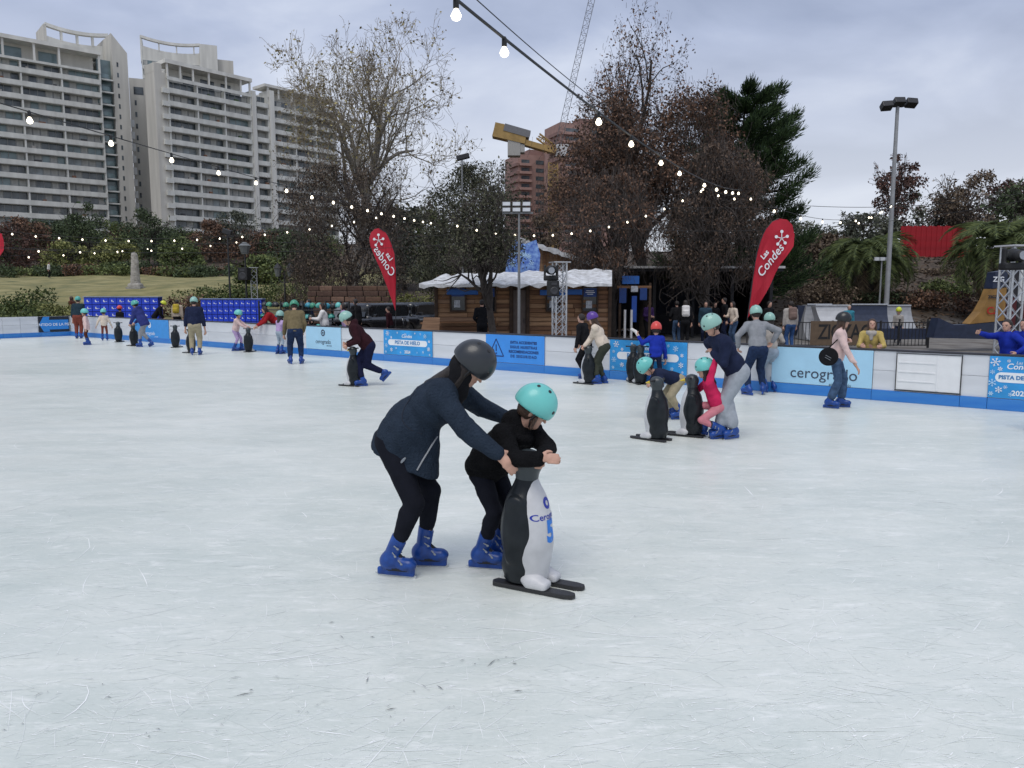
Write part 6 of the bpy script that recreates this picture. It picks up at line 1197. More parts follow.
    for j, e_, w_ in ((Rs, el[0], wr[0]), (Ls, el[1], wr[1])): we = w_ if sleeve else e_; T_.cone(j, e_, 0.043 * h * p, 0.034 * h * p, k=0.025); T_.cone(e_, e_.lerp(w_, 0.96 if sleeve else 0.15), 0.035 * h * p, 0.026 * h * p, k=0.012)
    T_.cone(Nb - U * 0.02 * h, Nb + U * 0.012 * h, 0.050 * h * p, 0.042 * h, k=0.02)
    if hood: T_.ell(Nb - Fw * 0.045 * h + U * 0.025 * h, (0.06 * h, 0.075 * h, 0.045 * h), rot=RT, k=0.03)
    if hang: T_.cone(Hc + U * 0.11 * h + Fw * 0.02, V3(hang[0]), 0.080 * h * p, 0.076 * h * p, k=0.05, flat=(1, 0, 0), fs=1.05); T_.cone(Hc + U * 0.11 * h - Fw * 0.02, V3(hang[1]), 0.080 * h * p, 0.080 * h * p, k=0.05); T_.half(hang[2], hang[3], 0.010)
    else: T_.half(Hc + U * (-hem), -U, 0.008)
    0;
    link(topname, T_.mesh(topname, vox * cv, [top], folds=fo, seed=int(h * 977) % 97), root)
    # ---- trousers
    L2 = SDF(); g = legw
    L2.ell(Hc + U * 0.005 * h - Fw * 0.01 * h, (0.078 * h * (0.7 + 0.3 * g), 0.100 * h * (0.7 + 0.3 * g), 0.082 * h), rot=RT, k=0.03)
    for hj, kn, an in ((Rh, knee[0], ank[0]), (Lh, knee[1], ank[1])):
        ce = kn.lerp(an, (0.60 if (g < 1.1 and flare < 1.2) else 0.80) if skates else 0.97); L2.cone(hj - Fw * 0.008 * h, kn, 0.058 * h * g, 0.041 * h * g, k=0.03); L2.cone(kn, ce, 0.041 * h * g, 0.033 * h * g * flare, k=0.015); L2.cone(kn.lerp(an, 0.2) - V3((0.010 * h, 0, 0)), kn.lerp(an, 0.5), 0.036 * h * g, 0.031 * h * g * flare, k=0.02)
    link(botname, L2.mesh(botname, vox * cv, [bottom], folds=fo * (0.8 if g > 1.05 else 0.35), seed=int(h * 577) % 89), root)
    # ---- skates or shoes
    for i, an in enumerate(ank):
        f = feet[i]; ty = R_(f[3]) if len(f) > 3 else 0.0; tp_ = R_(f[4]) if len(f) > 4 else 0.0; M = Matrix.Translation(an) @ Matrix.Rotation(ty, 4, 'Z') @ Matrix.Rotation(tp_, 4, 'Y')
        if skates: skate(root, M, aZ / 0.155, near, knee[i] - an)
        else: link('shoe', SHOE, root, None, mw=M @ Matrix.Scale(sk, 4))
    HMx = Matrix((hf, hl, hu)).transposed().to_4x4(); HMx.translation = hp_(-0.03, 0, 0.16); hsc = a / 0.222
    if helmet: helmet_on(root, HMx @ Matrix.Scale(hsc, 4), helmet, near or vox < 0.016)
    if hair:
        Hs = SDF(); Hs.ell(hp_(-0.06, 0, 0.14), (0.43 * a, 0.375 * a, 0.40 * a), rot=HR, k=0.02); Hs.ell(hp_(-0.16, 0, -0.02), (0.33 * a, 0.365 * a, 0.36 * a), rot=HR, k=0.03)
        if hair == 'long':
            b0 = hp_(-0.22, 0, -0.1); b1 = Nb - Fw * 0.05 * h - U * 0.02 * h; b2 = Nb - Fw * 0.075 * h * p - U * hairlen * 0.5; Hs.cone(b0, b1, 0.33 * a, 0.28 * a, k=0.04, flat=hf, fs=1.25); Hs.cone(b1, b2, 0.26 * a, 0.14 * a, k=0.04, flat=Fw, fs=1.5)
            for s_ in (-1, 1): Hs.cone(hp_(0.02, s_ * 0.33, -0.02), hp_(0.05, s_ * 0.36, -0.62), 0.12 * a, 0.10 * a, k=0.03)
        Hs.ell(hp_(0.42, 0, -0.20), (0.36 * a, 0.30 * a, 0.40 * a), rot=HR, k=0.02, sub=True); 
        if hair == 'short': Hs.half(hp_(0, 0, -0.30), -hu, 0.01)
        link('hair', Hs.mesh('hair', max(vox * 0.9, 0.007), [hairm], folds=0.004 if vox < 0.016 else 0, seed=5), root)
    if extra: extra(root, dict(Hc=Hc, U=U, Fw=Fw, Lf=Lf, Nb=Nb, Sc=Sc, Hd=Hd, wr=wr, el=el, Rs=Rs, Ls=Ls, h=h, hp=hp_, a=a, hf=hf, hu=hu, hl=hl))
    return root

# ------------------------------------------------------------------ colours of clothes
C_ = dict(navyfleece=cloth('navy_fleece', (0.023, 0.034, 0.053), 0.14, 0.9), leggings=cloth('leggings', (0.010, 0.011, 0.017), 0.15, 0.1), blackfur=cloth('black_plush', (0.006, 0.006, 0.007), 0.3, 0.8), black=cloth('black', (0.012, 0.012, 0.014)), navy=cloth('navy', (0.016, 0.022, 0.052)), jeans=cloth('jeans', (0.055, 0.095, 0.17), 0.35), dkjeans=cloth('dark_jeans', (0.018, 0.032, 0.075), 0.3), palejeans=cloth('pale_jeans', (0.34, 0.40, 0.47), 0.15), greyp=cloth('grey_marl', (0.33, 0.36, 0.40), 0.12), greysw=cloth('grey_sweater', (0.26, 0.27, 0.29), 0.12), pink=cloth('hot_pink', (0.58, 0.025, 0.10), 0.12), rose=cloth('rose', (0.60, 0.22, 0.26), 0.1), khaki=cloth('khaki', (0.36, 0.31, 0.21), 0.12), cream=cloth('cream', (0.66, 0.56, 0.46), 0.08), olive=cloth('dark_olive', (0.045, 0.05, 0.038)), oliv2=cloth('olive_sweater', (0.17, 0.135, 0.075), 0.15), maroon=cloth('maroon', (0.032, 0.010, 0.014), 0.2), royal=cloth('royal', (0.015, 0.035, 0.33), 0.15), must=cloth('mustard', (0.50, 0.38, 0.13), 0.15), lilac=cloth('lilac', (0.45, 0.33, 0.55), 0.1), palepink=cloth('pale_pink', (0.70, 0.52, 0.49), 0.08), red=cloth('red', (0.30, 0.018, 0.022), 0.1), white=cloth('white', (0.72, 0.70, 0.68), 0.06), brown=cloth('brown', (0.10, 0.035, 0.025), 0.15), rust=cloth('rust', (0.20, 0.055, 0.04), 0.12), indigo=cloth('indigo', (0.035, 0.045, 0.18), 0.12), beige=cloth('beige', (0.50, 0.42, 0.33), 0.1), teal=cloth('teal', (0.05, 0.24, 0.32), 0.1), greyl=cloth('stone_grey', (0.40, 0.37, 0.34), 0.1))
def gp(px, py): v = gnd(px, py); return (v.x, v.y)
# ------------------------------------------------------------------ the two in front, with their penguin
PGx, PGy = gp(527, 586)
pen0, belly0 = penguin('numbered penguin skating aid pushed by the child in black', (PGx, PGy + 0.02), R_(-27), True, 1.0)
for _c in list(pen0.children):
    if _c.name.startswith('handlebar'): bpy.data.objects.remove(_c); continue
    for _d in list(_c.children):
        if _d.name.startswith('beak'): bpy.data.objects.remove(_d)
def wrap(me, r, m, y0, z0, name='lettering'):
    """lay flat lettering on the curved white belly"""
    bm = bmesh.new(); bm.from_mesh(belly0.data); tr = BVHTree.FromBMesh(bm); bm2 = bmesh.new(); bm2.from_mesh(me); bmesh.ops.subdivide_edges(bm2, edges=[e for e in bm2.edges if e.calc_length() > 0.02], cuts=2)
    for v in bm2.verts:
        hit = tr.ray_cast(Vector((1.0, y0 + v.co.x, z0 + v.co.y)), Vector((-1, 0, 0))); x = hit[0].x if hit[0] else 0.12; v.co = Vector((x + 0.002 + max(0, v.co.z) * 0.5, y0 + v.co.x, z0 + v.co.y))
    out = bpy.data.meshes.new(name); bm2.to_mesh(out); bm.free(); bm2.free(); return link(name, out, r, m)
M_pbl = mat('print_blue', S('#1d78d2'), 0.45, var=0.05); M_pin = mat('print_indigo', S('#1c2f9c'), 0.45, var=0.05)
wrap(text_mesh('5', 0.20, 0.001, 0.010), belly0, M_pbl, 0.0, 0.405); wrap(text_mesh('Cerogrado', 0.062, 0.001, 0.0006), belly0, M_pin, 0.0, 0.515)
_k = 18; _rg = MB(); _rg.add([(0.040 * math.cos(2 * PI * i / _k), 0.040 * math.sin(2 * PI * i / _k), 0) for i in range(_k)] + [(0.018 * math.cos(2 * PI * i / _k), 0.018 * math.sin(2 * PI * i / _k), 0) for i in range(_k)], [(i, (i + 1) % _k, _k + (i + 1) % _k, _k + i) for i in range(_k)]); wrap(_rg.mesh('emblem'), belly0, M_pin, 0.0, 0.60, 'emblem')
ax_, ay_ = gp(411, 572)
def on_side(root, name, pts, off=0.004):
    """points (x, z) of the root's own frame laid on the near side of a garment"""
    me = [c for c in root.children if c.name.split('.')[0] == name][0].data; bm = bmesh.new(); bm.from_mesh(me); tr = BVHTree.FromBMesh(bm); out = []
    for x, z in pts:
        hit = tr.ray_cast(Vector((x, -1.5, z)), Vector((0, 1, 0)))
        if hit[0]: out.append(hit[0] + Vector((0, -off, 0)))
    bm.free(); return out
def adult_extra(root, J):
    U, Fw, Lf, Hc, h = J['U'], J['Fw'], J['Lf'], J['Hc'], J['h']
    L_ = on_side(root, 'jacket', [(-0.075 + 0.10 * i / 8, 0.775 + 0.105 * i / 8) for i in range(9)]); MB().tube(L_, [0.004] + [0.0095] * (len(L_) - 2) + [0.006], 6).build('pocket_zip', M_buck, root)
    L_ = on_side(root, 'jacket', [(0.10 + 0.13 * i / 10, 0.79 + 0.24 * i / 10) for i in range(11)])
    if len(L_) > 2: MB().tube(L_, 0.006, 6).build('front_zip', mat('zip_grey', (0.30, 0.31, 0.33), 0.5), root)
    ms = mat('seam', (0.010, 0.016, 0.030), 0.9)
    for pts in ([(0.11 - 0.012 * i - 0.0045 * i * i + 0.0006 * i ** 3, 1.385 - 0.034 * i) for i in range(11)], [(-0.29 + 0.045 * i, 1.00 + 0.040 * i + 0.05 * math.sin(i * 0.32)) for i in range(9)]):
        L_ = on_side(root, 'jacket', pts, 0.001)
        if len(L_) > 3: MB().tube(L_, 0.0045, 5).build('seam', ms, root)
    s = SDF(); hp = J['hp']; Nb = J['Nb']; s.cone(hp(-0.10, 0, -0.25), Nb + Fw * 0.02 - U * 0.02, 0.10, 0.095, k=0.04); s.cone(Nb + Fw * 0.05, Nb + Fw * 0.12 - U * 0.16, 0.085, 0.055, k=0.04, flat=Lf, fs=1.0); s.ell(hp(-0.22, 0, -0.12), (0.09, 0.10, 0.11), k=0.03); link('scarf', s.mesh('scarf', 0.009, [C_['black']], folds=0.004, seed=8), root)
person('adult in navy fleece jacket and dark grey helmet steadying the child', (ax_, ay_), R_(-8), h=1.78, hip=(-0.10, 0.945), lean=45, feet=[(-0.10, -0.10, 0, -6, 0), (0.075, 0.12, 0, 4, 0)], handsw=[at(497, 454, 4.98), at(512, 420, 5.80)], elbows=[(-0.1, -0.55, -0.8), (-0.2, 0.5, -0.6)], head=(40, -6), top=C_['navyfleece'], bottom=C_['leggings'], vox=0.0085, helmet='grey', hair='long', hairlen=0.2, near=True, puff=1.20, legw=0.97, hem=0.03, hang=((0.055, 0, 0.72), (-0.12, 0, 0.80), (-0.065, 0, 0.825), (-0.42, 0, -0.9)), hood=False, skin=M_skin, extra=adult_extra, palm=[(0.1, 0.75, -0.6), (0.2, -0.3, -0.9)], grip=(0.35, 0.5), hs=1.05)
kx_, ky_ = gp(491, 566)
def kid_extra(root, J):
    s = SDF(); Nb, U, Fw, Lf = J['Nb'], J['U'], J['Fw'], J['Lf']; rr = 0.105
    for i in range(14): a = 2 * PI * i / 14; s.ell(Nb + Fw * (rr * math.cos(a) - 0.01) + Lf * (rr * math.sin(a)) + U * (0.02 - 0.015 * math.cos(a)), (0.042, 0.042, 0.04), k=0.02)
    link('fur_collar', s.mesh('fur_collar', 0.009, [C_['blackfur']], folds=0.006, seed=4), root)
    hp = J['hp']; q = SDF().cone(hp(0.1, 0.34, -0.1), hp(0.14, 0.36, -0.75), 0.035, 0.018, k=0.02).cone(hp(0.16, -0.34, -0.1), hp(0.20, -0.36, -0.45), 0.020, 0.012, k=0.02); link('hair_strands', q.mesh('hair_strands', 0.008, [M_hairb]), root)
person('child in black plush jacket and turquoise helmet hugging the penguin', (kx_, ky_), R_(-42), h=1.38, hip=(-0.05, 0.74), lean=46, feet=[(0.0, -0.08, 0, 30, 0), (-0.03, 0.10, 0, 10, 0)], handsw=[at(540, 458.5, PGy - 0.17), at(542, 456, PGy - 0.04)], elbows=[(-0.35, -0.6, -0.75), (0.3, 0.9, -0.3)], head=(30, 34), top=C_['blackfur'], bottom=C_['leggings'], vox=0.0085, helmet='turq', hair='short', near=True, puff=1.34, legw=1.06, hem=0.05, hood=True, skin=M_skin, hs=1.02, extra=kid_extra, palm=[(0.2, 0.9, -0.3), (0.3, -0.3, -0.9)], grip=(0.35, 0.5), hairm=M_hairb)
# ------------------------------------------------------------------ the pair with two penguins in the middle distance
MV = 0.0128
penguin('penguin aid with its back turned, left of the child in pink', gp(656, 440), R_(140), True, 0.92); penguin('penguin aid held by the child in pink', gp(691, 436), R_(150), True, 0.92)
person('adult in dark jacket and mint helmet holding up the child in pink', gp(728, 438), R_(190), h=1.70, hip=(-0.10, 0.92), lean=32, feet=[(-0.02, 0.10, 0, 20, 0), (0.10, -0.02, 0, -12, 0)], handsw=[at(715, 354, 10.75), at(713, 353, 10.5)], elbows=[(-0.2, -0.8, -0.5), (-0.2, 0.8, -0.5)], head=(24, 0), top=C_['navy'], bottom=C_['greyp'], vox=MV, helmet='mint', hair='short', near=True, puff=1.12, legw=1.28, hem=0.06, flare=1.3, grip=(0.7, 0.7))
person('child in hot pink top and turquoise helmet crouching at a penguin', gp(710, 438), R_(172), h=1.20, hip=(-0.10, 0.44), lean=24, feet=[(0.10, -0.10, 0.03, -10, -12), (-0.12, 0.06, 0.0, 14, 10)], handsw=[at(690, 381, 10.75), at(717.5, 354, 10.45)], elbows=[(-0.2, -0.4, -0.8), (0.3, 0.6, 0)], head=(8, 0), top=C_['pink'], bottom=C_['rose'], vox=MV, helmet='turq', hair='long', near=True, hs=0.93, puff=1.08, topname='top', hairlen=0.12, grip=(0.6, 0.6))
person('child in navy top and khaki trousers bending over a penguin', gp(668, 419), R_(186), h=1.22, hip=(-0.16, 0.62), lean=72, feet=[(-0.10, -0.08, 0, -8, 0), (-0.16, 0.10, 0, 6, 0)], hands=[(0.30, -0.12, 0.55), (0.32, 0.12, 0.56)], elbows=[(0, -0.6, -0.6), (0, 0.6, -0.6)], head=(52, 0), top=C_['navy'], bottom=C_['khaki'], vox=MV, helmet='turq', hair='short', hs=0.97, puff=1.15, legw=1.25, topname='sweater', hem=0.03)
penguin('penguin aid by the snowflake banner, nearer of a pair', gp(640, 384), R_(100), True, 0.92); penguin('penguin aid by the snowflake banner, farther of a pair', gp(633, 382), R_(90), True, 0.90)
def scarf_wave(root, J): MB().tube([J['wr'][1], J['wr'][1] + V3((0.05, 0.06, 0.10)), J['wr'][1] + V3((0.02, 0.16, 0.16))], [0.03, 0.035, 0.03], 7).build('glove', C_['white'], root, smooth=True)
person('child in royal blue jacket and red helmet at the snowflake banner', gp(655, 385), R_(80), h=1.20, hip=(0.0, 0.66), lean=12, hands=[(0.20, -0.22, 0.52), (0.05, 0.38, 1.06)], elbows=[(-0.5, -0.6, -0.3), (-0.3, 0.3, -0.8)], head=(5, 0), top=C_['royal'], bottom=C_['navy'], vox=MV, helmet='red', hair='short', hs=0.98, puff=1.2, hem=0.06, extra=scarf_wave)
# couple at the cabin truss
penguin('penguin aid pushed by the woman in the cream sweater', gp(588, 384), R_(140), True, 0.90)
person('woman in cream sweater and purple helmet with long brown hair', gp(600, 384), R_(166), h=1.54, hip=(-0.08, 0.82), lean=24, feet=[(0.06, 0.10, 0, 15, 0), (-0.06, -0.10, 0, -10, 0)], hands=[(0.34, 0.10, 0.84), (0.30, -0.16, 0.86)], head=(14, 0), top=C_['cream'], bottom=C_['olive'], vox=MV, helmet='purple', hair='long', hairm=M_hairb, hairlen=0.50, puff=1.12, legw=1.22, topname='sweater', hem=0.05)
person('person in black half hidden behind the woman in cream', gp(586, 379), R_(150), h=1.50, hip=(0, 0.79), lean=14, hands=[(0.25, -0.2, 0.80), (0.15, 0.25, 0.75)], top=C_['black'], bottom=C_['black'], vox=MV, helmet=None, hair='short', puff=1.1)
# couple at the large pale banner
person('man in grey sweater, jeans and mint helmet seen from behind', gp(756, 395), R_(95), h=1.68, hip=(-0.02, 0.88), lean=14, feet=[(0.05, -0.16, 0, -28, 0), (-0.04, 0.18, 0, 30, 0)], hands=[(0.10, -0.34, 1.04), (0.20, 0.32, 0.94)], elbows=[(-0.3, -0.9, 0.1), (-0.3, 0.9, -0.1)], head=(10, 0), top=C_['greysw'], bottom=C_['dkjeans'], vox=MV, helmet='mint', hair='short', puff=1.04, legw=1.15, shoulder=1.0, topname='sweater', hem=0.06, palm=[(0, 1, 0), (0, -1, 0)])
person('person in pale jeans mostly hidden by the man in grey', gp(769, 392), R_(100), h=1.52, hip=(0, 0.80), lean=10, hands=[(0.2, -0.22, 0.9), (0.2, 0.2, 0.86)], top=C_['greyl'], bottom=C_['palejeans'], vox=MV, helmet='mint', hair='long', hairlen=0.2, legw=1.15)
def bag(root, J):
    c = J['Hc'] + V3((-0.10, -0.30, 0.06)); s = SDF().cone(c + V3((0, 0.05, 0)), c - V3((0, 0.05, 0)), 0.155, 0.155, k=0.02); o = link('round_bag', s.half(c + V3((0, 0.06, 0)), (0, 1, 0), 0.02).half(c - V3((0, 0.06, 0)), (0, -1, 0), 0.02).mesh('round_bag', 0.012, [C_['black']]), root)
    MB().tube([c + V3((0, 0, 0.15)), J['Hc'] + V3((0.06, -0.1, 0.40)), J['Nb'] + V3((0.02, 0.10, -0.03))], 0.012, 6).build('strap', C_['black'], o); MB().bar(c + V3((-0.04, -0.068, 0.03)), c + V3((0.05, -0.068, -0.02)), 0.014, 0.006).build('bag_mark', M_buck, o); MB().bar(c + V3((-0.05, -0.068, -0.005)), c + V3((0.04, -0.068, -0.055)), 0.014, 0.006).build('bag_mark', M_buck, o)
person('woman in pale pink sweater, flared jeans and round black bag', gp(834, 408), R_(-28), h=1.53, hip=(0.0, 0.86), lean=6, feet=[(-0.06, -0.10, 0, -10, 0), (0.10, 0.10, 0, 12, 0)], hands=[(0.33, -0.14, 0.76), (0.17, 0.14, 1.18)], elbows=[(-0.3, -0.5, -0.8), (0.25, 0.6, -0.8)], head=(6, 10), top=C_['palepink'], bottom=C_['jeans'], vox=MV, helmet='black', hair='long', hairm=M_hairb, hairlen=0.62, puff=1.02, legw=1.0, flare=1.45, topname='sweater', extra=bag, grip=(0.3, 0.4), palm=[(-0.5, 0.2, -0.9), None], shoulder=0.95)
# outside the barrier, right
def bscarf(root, J):
    s = SDF().cone(J['Nb'] + J['Fw'] * 0.03 - J['Lf'] * 0.05, J['Nb'] + J['Fw'] * 0.03 + J['Lf'] * 0.05, 0.055, 0.055, k=0.03).cone(J['Nb'] + J['Fw'] * 0.07, J['Nb'] + J['Fw'] * 0.11 - J['U'] * 0.10, 0.05, 0.03, k=0.03); link('scarf', s.mesh('scarf', 0.012, [C_['greyl']], folds=0.004, seed=2), root)
_b = rink(bar_u(868), 0.42); person('woman in mustard jacket leaning on the barrier beside the pale banner', (_b.x, _b.y), R_(-118), h=1.50, hip=(-0.12, 0.78), lean=14, hands=[(0.28, -0.16, 1.00), (0.30, 0.20, 1.00)], elbows=[(-0.5, -0.3, -0.6), (-0.5, 0.3, -0.6)], head=(-6, 12), top=C_['must'], bottom=C_['navy'], vox=MV, hair='long', hairm=M_hairb, hairlen=0.3, skates=False, puff=0.90, shoulder=0.92, extra=bscarf)
_b = rink(bar_u(1011), 0.50); person('person in royal blue jacket stretching an arm over the barrier', (_b.x, _b.y), R_(196), h=1.52, hip=(0.0, 0.80), lean=10, hands=[(0.3, -0.2, 1.0), (0.20, 0.30, 0.98)], handsw=[at(980, 333, 13.35), None], elbows=[(0, -0.3, -0.9), (-0.3, 0.6, -0.4)], head=(4, 10), top=C_['royal'], bottom=C_['black'], vox=MV, hair='short', skates=False, puff=1.0, grip=(0.2, 0.6))
_b = rink(bar_u(1026), 0.75); person('person in dark cap behind the arm in royal blue', (_b.x, _b.y), R_(200), h=1.54, lean=6, top=C_['royal'], bottom=C_['black'], vox=MV, hair='short', skates=False, puff=1.1)
person('skater entering at the frame edge, only a blue boot in view', (gp(1032, 432)[0] + 0.12, gp(1032, 432)[1]), R_(180), h=1.62, lean=8, feet=[(0.0, -0.09, 0), (0.08, 0.12, 0)], top=C_['black'], bottom=C_['black'], vox=0.0185, helmet='mint', hair='short', hands=[(0.0, -0.2, 0.8), (0.0, 0.2, 0.8)])
# ------------------------------------------------------------------ skaters in the distance
FV = 0.0205
penguin('penguin aid pushed by the skater in maroon', gp(354, 386), R_(155), True, 0.90)
person('skater in maroon hoodie and pale helmet pushing off behind a penguin', gp(364, 386), R_(195), h=1.70, hip=(-0.12, 0.86), lean=38, feet=[(0.04, 0.08, 0, 6, 0), (-0.42, -0.06, 0.13, -10, 48)], hands=[(0.32, -0.14, 0.92), (0.32, 0.14, 0.90)], head=(30, 0), top=C_['maroon'], bottom=cloth('ink_navy', (0.012, 0.014, 0.04)), vox=FV, helmet='mint', hair='short', puff=1.2, legw=1.2, hood=True)
person('man in olive sweater and dark jeans seen from behind', gp(296, 364), R_(105), h=1.78, hip=(-0.06, 0.92), lean=22, feet=[(0.0, -0.15, 0, -22, 0), (0.0, 0.15, 0, 22, 0)], hands=[(0.22, -0.22, 0.90), (0.24, 0.30, 0.84)], head=(26, 0), top=C_['oliv2'], bottom=C_['dkjeans'], vox=FV, helmet='green', hair='short', puff=1.2, legw=1.2, shoulder=1.0, topname='sweater', hem=0.05)
person('child in lilac held by the man in olive', gp(280, 354), R_(60), h=1.20, lean=8, top=C_['lilac'], bottom=C_['palejeans'], vox=FV, helmet='mint', hair='long', hs=0.97, hairlen=0.1, hands=[(0.05, -0.25, 0.95), (0.1, 0.15, 0.6)])
penguin('penguin aid between the child in pale pink and the arm in red', gp(249, 352), R_(80), False, 0.88)
person('child in pale pink with lilac trousers gripping a penguin', gp(238, 351), R_(-2), h=1.24, hip=(-0.06, 0.70), lean=12, feet=[(-0.08, -0.08, 0, 0, 0), (0.10, 0.10, 0, 10, 0)], hands=[(0.36, -0.08, 0.80), (0.36, 0.10, 0.84)], head=(10, 0), top=C_['palepink'], bottom=C_['lilac'], vox=FV, helmet='turq', hair='short', hs=0.97, puff=1.15)
_b = rink(bar_u(266), 0.34); person('person in red leaning far over the barrier to the penguin', (_b.x, _b.y), R_(205), h=1.64, hip=(-0.10, 0.90), lean=44, hands=[(0.62, -0.12, 0.86), (0.60, 0.16, 0.90)], head=(20, 0), top=C_['red'], bottom=C_['black'], vox=FV, hair='long', skates=False, puff=1.15, hairlen=0.1)
penguin('penguin aid beside the man in navy and khaki', gp(191, 353), R_(150), False, 0.88)
person('man in navy sweater and khaki trousers with mint helmet', gp(196, 355), R_(105), h=1.75, hip=(0.0, 0.95), lean=8, feet=[(0.0, -0.12, 0, -14, 0), (0.02, 0.12, 0, 14, 0)], hands=[(0.10, -0.30, 0.80), (0.12, 0.30, 0.84)], head=(8, 0), top=C_['navy'], bottom=C_['khaki'], vox=FV, helmet='mint', hair='short', puff=1.18, legw=1.2, shoulder=1.0, topname='sweater')
penguin('lone penguin aid between the navy skaters', gp(176, 347.5), R_(85), False, 0.88); penguin('lone penguin aid between the child in cream and the skater in indigo', gp(119, 342), R_(95), False, 0.88)
penguin('penguin aid pushed by the skater in indigo', gp(134, 346), R_(150), False, 0.88)
person('skater in indigo hoodie leaning over a penguin far away', gp(143, 347), R_(170), h=1.70, hip=(-0.10, 0.90), lean=28, feet=[(0.06, 0.08, 0, 0, 0), (-0.28, -0.08, 0.03, -14, 20)], hands=[(0.36, -0.14, 0.90), (0.36, 0.14, 0.88)], head=(16, 0), top=C_['indigo'], bottom=C_['greysw'], vox=FV, helmet='teal', hair='short', puff=1.25, legw=1.05, hem=0.12, hood=True)
person('small child in cream with red trousers and turquoise helmet', gp(105, 340.5), R_(110), h=1.12, lean=6, top=C_['cream'], bottom=C_['rust'], vox=FV, helmet='turq', hair='short', hs=0.95, puff=1.2, hem=0.06, hands=[(0.04, -0.28, 0.60), (0.02, 0.30, 0.60)])
person('small child in pale pink coat and turquoise helmet', gp(88, 345), R_(200), h=1.18, lean=6, top=C_['palepink'], bottom=C_['brown'], vox=FV, helmet='turq', hair='short', hs=0.95, puff=1.2, hem=0.12, hands=[(0.02, -0.24, 0.58), (0.0, 0.28, 0.62)])
person('adult in dark top and rust trousers at the corner of the rink', gp(79, 338.5), R_(100), h=1.72, lean=16, top=cloth('dark_teal', (0.02, 0.04, 0.055)), bottom=C_['rust'], vox=FV, helmet='teal', hair='short', puff=1.15, legw=1.2, hands=[(0.25, -0.2, 0.9), (0.1, 0.25, 0.8)])
# ------------------------------------------------------------------ people behind the barrier
def backpack(colm):
    def f(root, J): c = J['Hc'] + J['U'] * 0.24 * J['h'] - J['Fw'] * 0.15; s = SDF().box(c, (0.08, 0.15, 0.22), rd=0.07, rot=np.array(Matrix((J['Fw'], J['Lf'], J['U'])).transposed())).box(c - J['Fw'] * 0.07 - J['U'] * 0.07, (0.04, 0.11, 0.09), rd=0.03, k=0.02); link('backpack', s.mesh('backpack', 0.02, [colm]), root)
    return f
def by(label, px, Y, yaw, **k):
    x = xat(px, Y); k.setdefault('vox', 0.023); k.setdefault('skates', False); return person(label, (x, Y), R_(yaw), **k)
by('visitor in beige with yellow backpack at the lockers', 176, 36.5, 90, h=1.66, lean=6, top=C_['beige'], bottom=C_['black'], hair='short', extra=backpack(cloth('yellow_pack', (0.48, 0.36, 0.05))), puff=1.1)
by('visitor in black with yellow helmet bending by the lockers', 153, 37, 20, h=1.68, lean=34, head=(30, 0), top=C_['black'], bottom=C_['black'], helmet='yellow', hair='short', hands=[(0.4, -0.15, 0.8), (0.4, 0.15, 0.8)])
by('visitor in brown coat on the lawn edge left of the lockers', 73, 42, 180, h=1.72, lean=10, top=C_['brown'], bottom=C_['brown'], hair='long', hairm=M_hairb, puff=1.2)
by('child in red cap in front of the locker doors', 118, 36.8, 90, h=1.28, top=C_['black'], bottom=C_['black'], helmet='red', hair='short', hs=0.97)
by('walker in pale coat far off on the lawn', 50, 88, 10, h=1.70, top=C_['white'], bottom=C_['black'], hair='short', vox=0.03)
by('woman in white coat reaching to the helmet rack', 324, 26.8, 185, h=1.64, lean=6, top=C_['white'], bottom=C_['black'], hair='long', hands=[(0.42, -0.15, 1.10), (0.40, 0.15, 1.12)], puff=1.15, head=(4, 25))
by('visitor in violet print top beside the helmet rack', 345, 27.4, 200, h=1.62, top=C_['lilac'], bottom=C_['navy'], hair='long')
by('visitor in dark coat low behind the barrier by the smaller flag', 390, 27.8, 170, h=1.50, top=C_['maroon'], bottom=C_['black'], hair='short')
by('person all in black standing at the cabin counter', 482, 26.2, 95, h=1.76, top=C_['black'], bottom=C_['black'], hair='short', hands=[(0.2, -0.15, 1.0), (0.2, 0.15, 1.0)])
by('visitor in purple jacket inside the kiosk shade', 648, 31.5, -60, h=1.66, top=cloth('deep_purple', (0.06, 0.03, 0.11)), bottom=C_['black'], hair='short', hands=[(0.25, -0.1, 1.05), (0.25, 0.1, 1.05)])
by('visitor in jeans carrying a white bag under the pavilion', 678, 30.0, 100, h=1.68, top=C_['black'], bottom=C_['jeans'], hair='short', hands=[(0.15, -0.2, 0.9), (0.25, 0.2, 1.0)])
by('visitor in black with a white backpack under the pavilion', 686, 29.5, 85, h=1.72, top=C_['black'], bottom=C_['black'], hair='long', extra=backpack(C_['white']))
by('visitor in dark blue among the group under the trees', 706, 30.5, -100, h=1.66, top=cloth('petrol', (0.03, 0.06, 0.09)), bottom=C_['navy'], hair='short')
by('visitor in black talking under the trees', 714, 32, -70, h=1.62, top=C_['black'], bottom=C_['black'], hair='long')
by('tall visitor in black cap near the larger flag', 727, 31.0, 180, h=1.80, top=C_['black'], bottom=C_['navy'], hair='short')
by('visitor in cream coat near the larger flag', 735, 30, 200, h=1.66, top=C_['cream'], bottom=C_['jeans'], hair='long', hands=[(0.35, -0.1, 1.1), (0.2, 0.2, 0.9)])
by('visitor in dark coat right of the larger flag', 768, 29, -60, h=1.68, top=C_['black'], bottom=C_['black'], hair='short')
by('visitor in stone grey hoodie with backpack and blue jeans', 792, 27.0, 100, h=1.70, lean=4, top=C_['greyl'], bottom=cloth('bright_jeans', (0.04, 0.09, 0.22), 0.25), hair='short', extra=backpack(cloth('taupe_pack', (0.20, 0.14, 0.12))), puff=1.15)
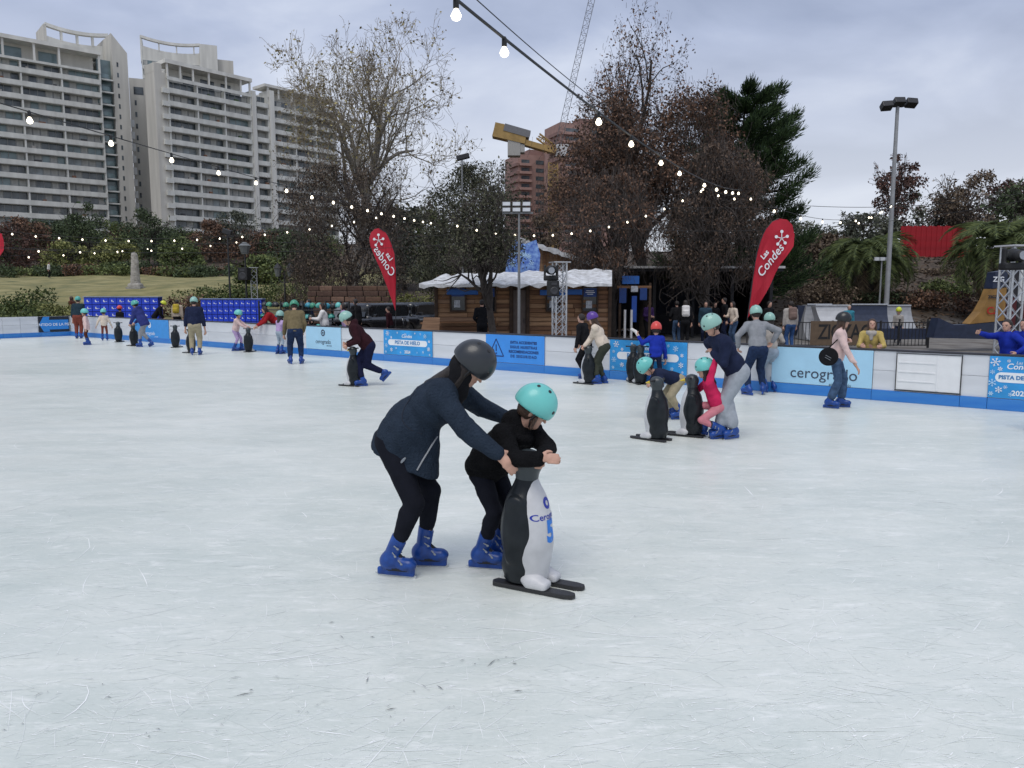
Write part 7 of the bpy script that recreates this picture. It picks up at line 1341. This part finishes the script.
by('child in teal hat and jacket behind the skate park banner', 849, 31.0, -90, h=1.52, top=C_['teal'], bottom=C_['navy'], helmet=None, hair='short', hairm=C_['greyl'])
by('child in yellow cap behind the skate park railing', 900, 31.5, -120, h=1.30, top=C_['greyl'], bottom=C_['navy'], helmet='yellow', hair='short', hs=0.97)
for i, (px, Y, yw, tp, lb) in enumerate([(302, 31.5, 120, C_['black'], 'visitor in black left of the woman in white coat'), (338, 30.5, 60, C_['greysw'], 'visitor in grey behind the helmet rack end'), (311, 33, 200, C_['navy'], 'visitor in navy deep behind the helmets'), (357, 30.8, 150, C_['black'], 'visitor in black beside the stepped stone wall')]): by(lb, px, Y, yw, h=1.66 + 0.03 * i, top=tp, bottom=C_['black'], hair='short' if i % 2 else 'long')
# ------------------------------------------------------------------ rental helmets on their rack
HY = 28.6; rk = empty('helmet_rack', (xat(262, HY + 1.6), HY + 1.6, 0), math.atan2(RU.y, RU.x) * 0.5); tag(rk, 'dark steel rack crowded with rental helmets', 'rack'); RLn = 4.0
for z in (0.55, 0.95, 1.35): MB().box((RLn / 2, 0.0, z), (RLn, 0.5, 0.03)).build('shelf', M_black, rk)
for i in range(5): MB().box((RLn * i / 4, 0.22, 0.85), (0.05, 0.05, 1.7)).build('post', M_black, rk); MB().box((RLn * i / 4, -0.22, 0.85), (0.05, 0.05, 1.7)).build('post', M_black, rk)
rgh = random.Random(8); cols = ['teal', 'green', 'turq', 'teal', 'black', 'grey', 'green', 'sky']; n_ = 0
_rm = Matrix.Translation(rk.location) @ Matrix.Rotation(rk.rotation_euler[2], 4, 'Z')
for zi, z in enumerate((0.62, 1.02, 1.42)):
    for i in range(14):
        c = rgh.choice(cols); x = 0.12 + i * 0.28 + rgh.uniform(-0.03, 0.03); p = _rm @ Vector((x, -0.06 + rgh.uniform(-0.14, 0.12), z + 0.04 + rgh.uniform(0, 0.05)))
        o = link('rental_helmet', HELMF, None, HM[c], mw=Matrix.Translation(p) @ Matrix.Rotation(rgh.uniform(0, 6.2), 4, 'Z') @ Matrix.Rotation(rgh.uniform(-0.6, 0.6), 4, 'X')); tag(o, '%s rental helmet on the %s shelf of the helmet rack' % ({'teal': 'dull teal', 'green': 'dark green', 'turq': 'turquoise', 'black': 'black', 'grey': 'dark grey', 'sky': 'blue teal'}[c], ('lowest', 'middle', 'top')[zi]), 'helmet', 'rental %s helmets, %s shelf' % (c, ('lowest', 'middle', 'top')[zi]))
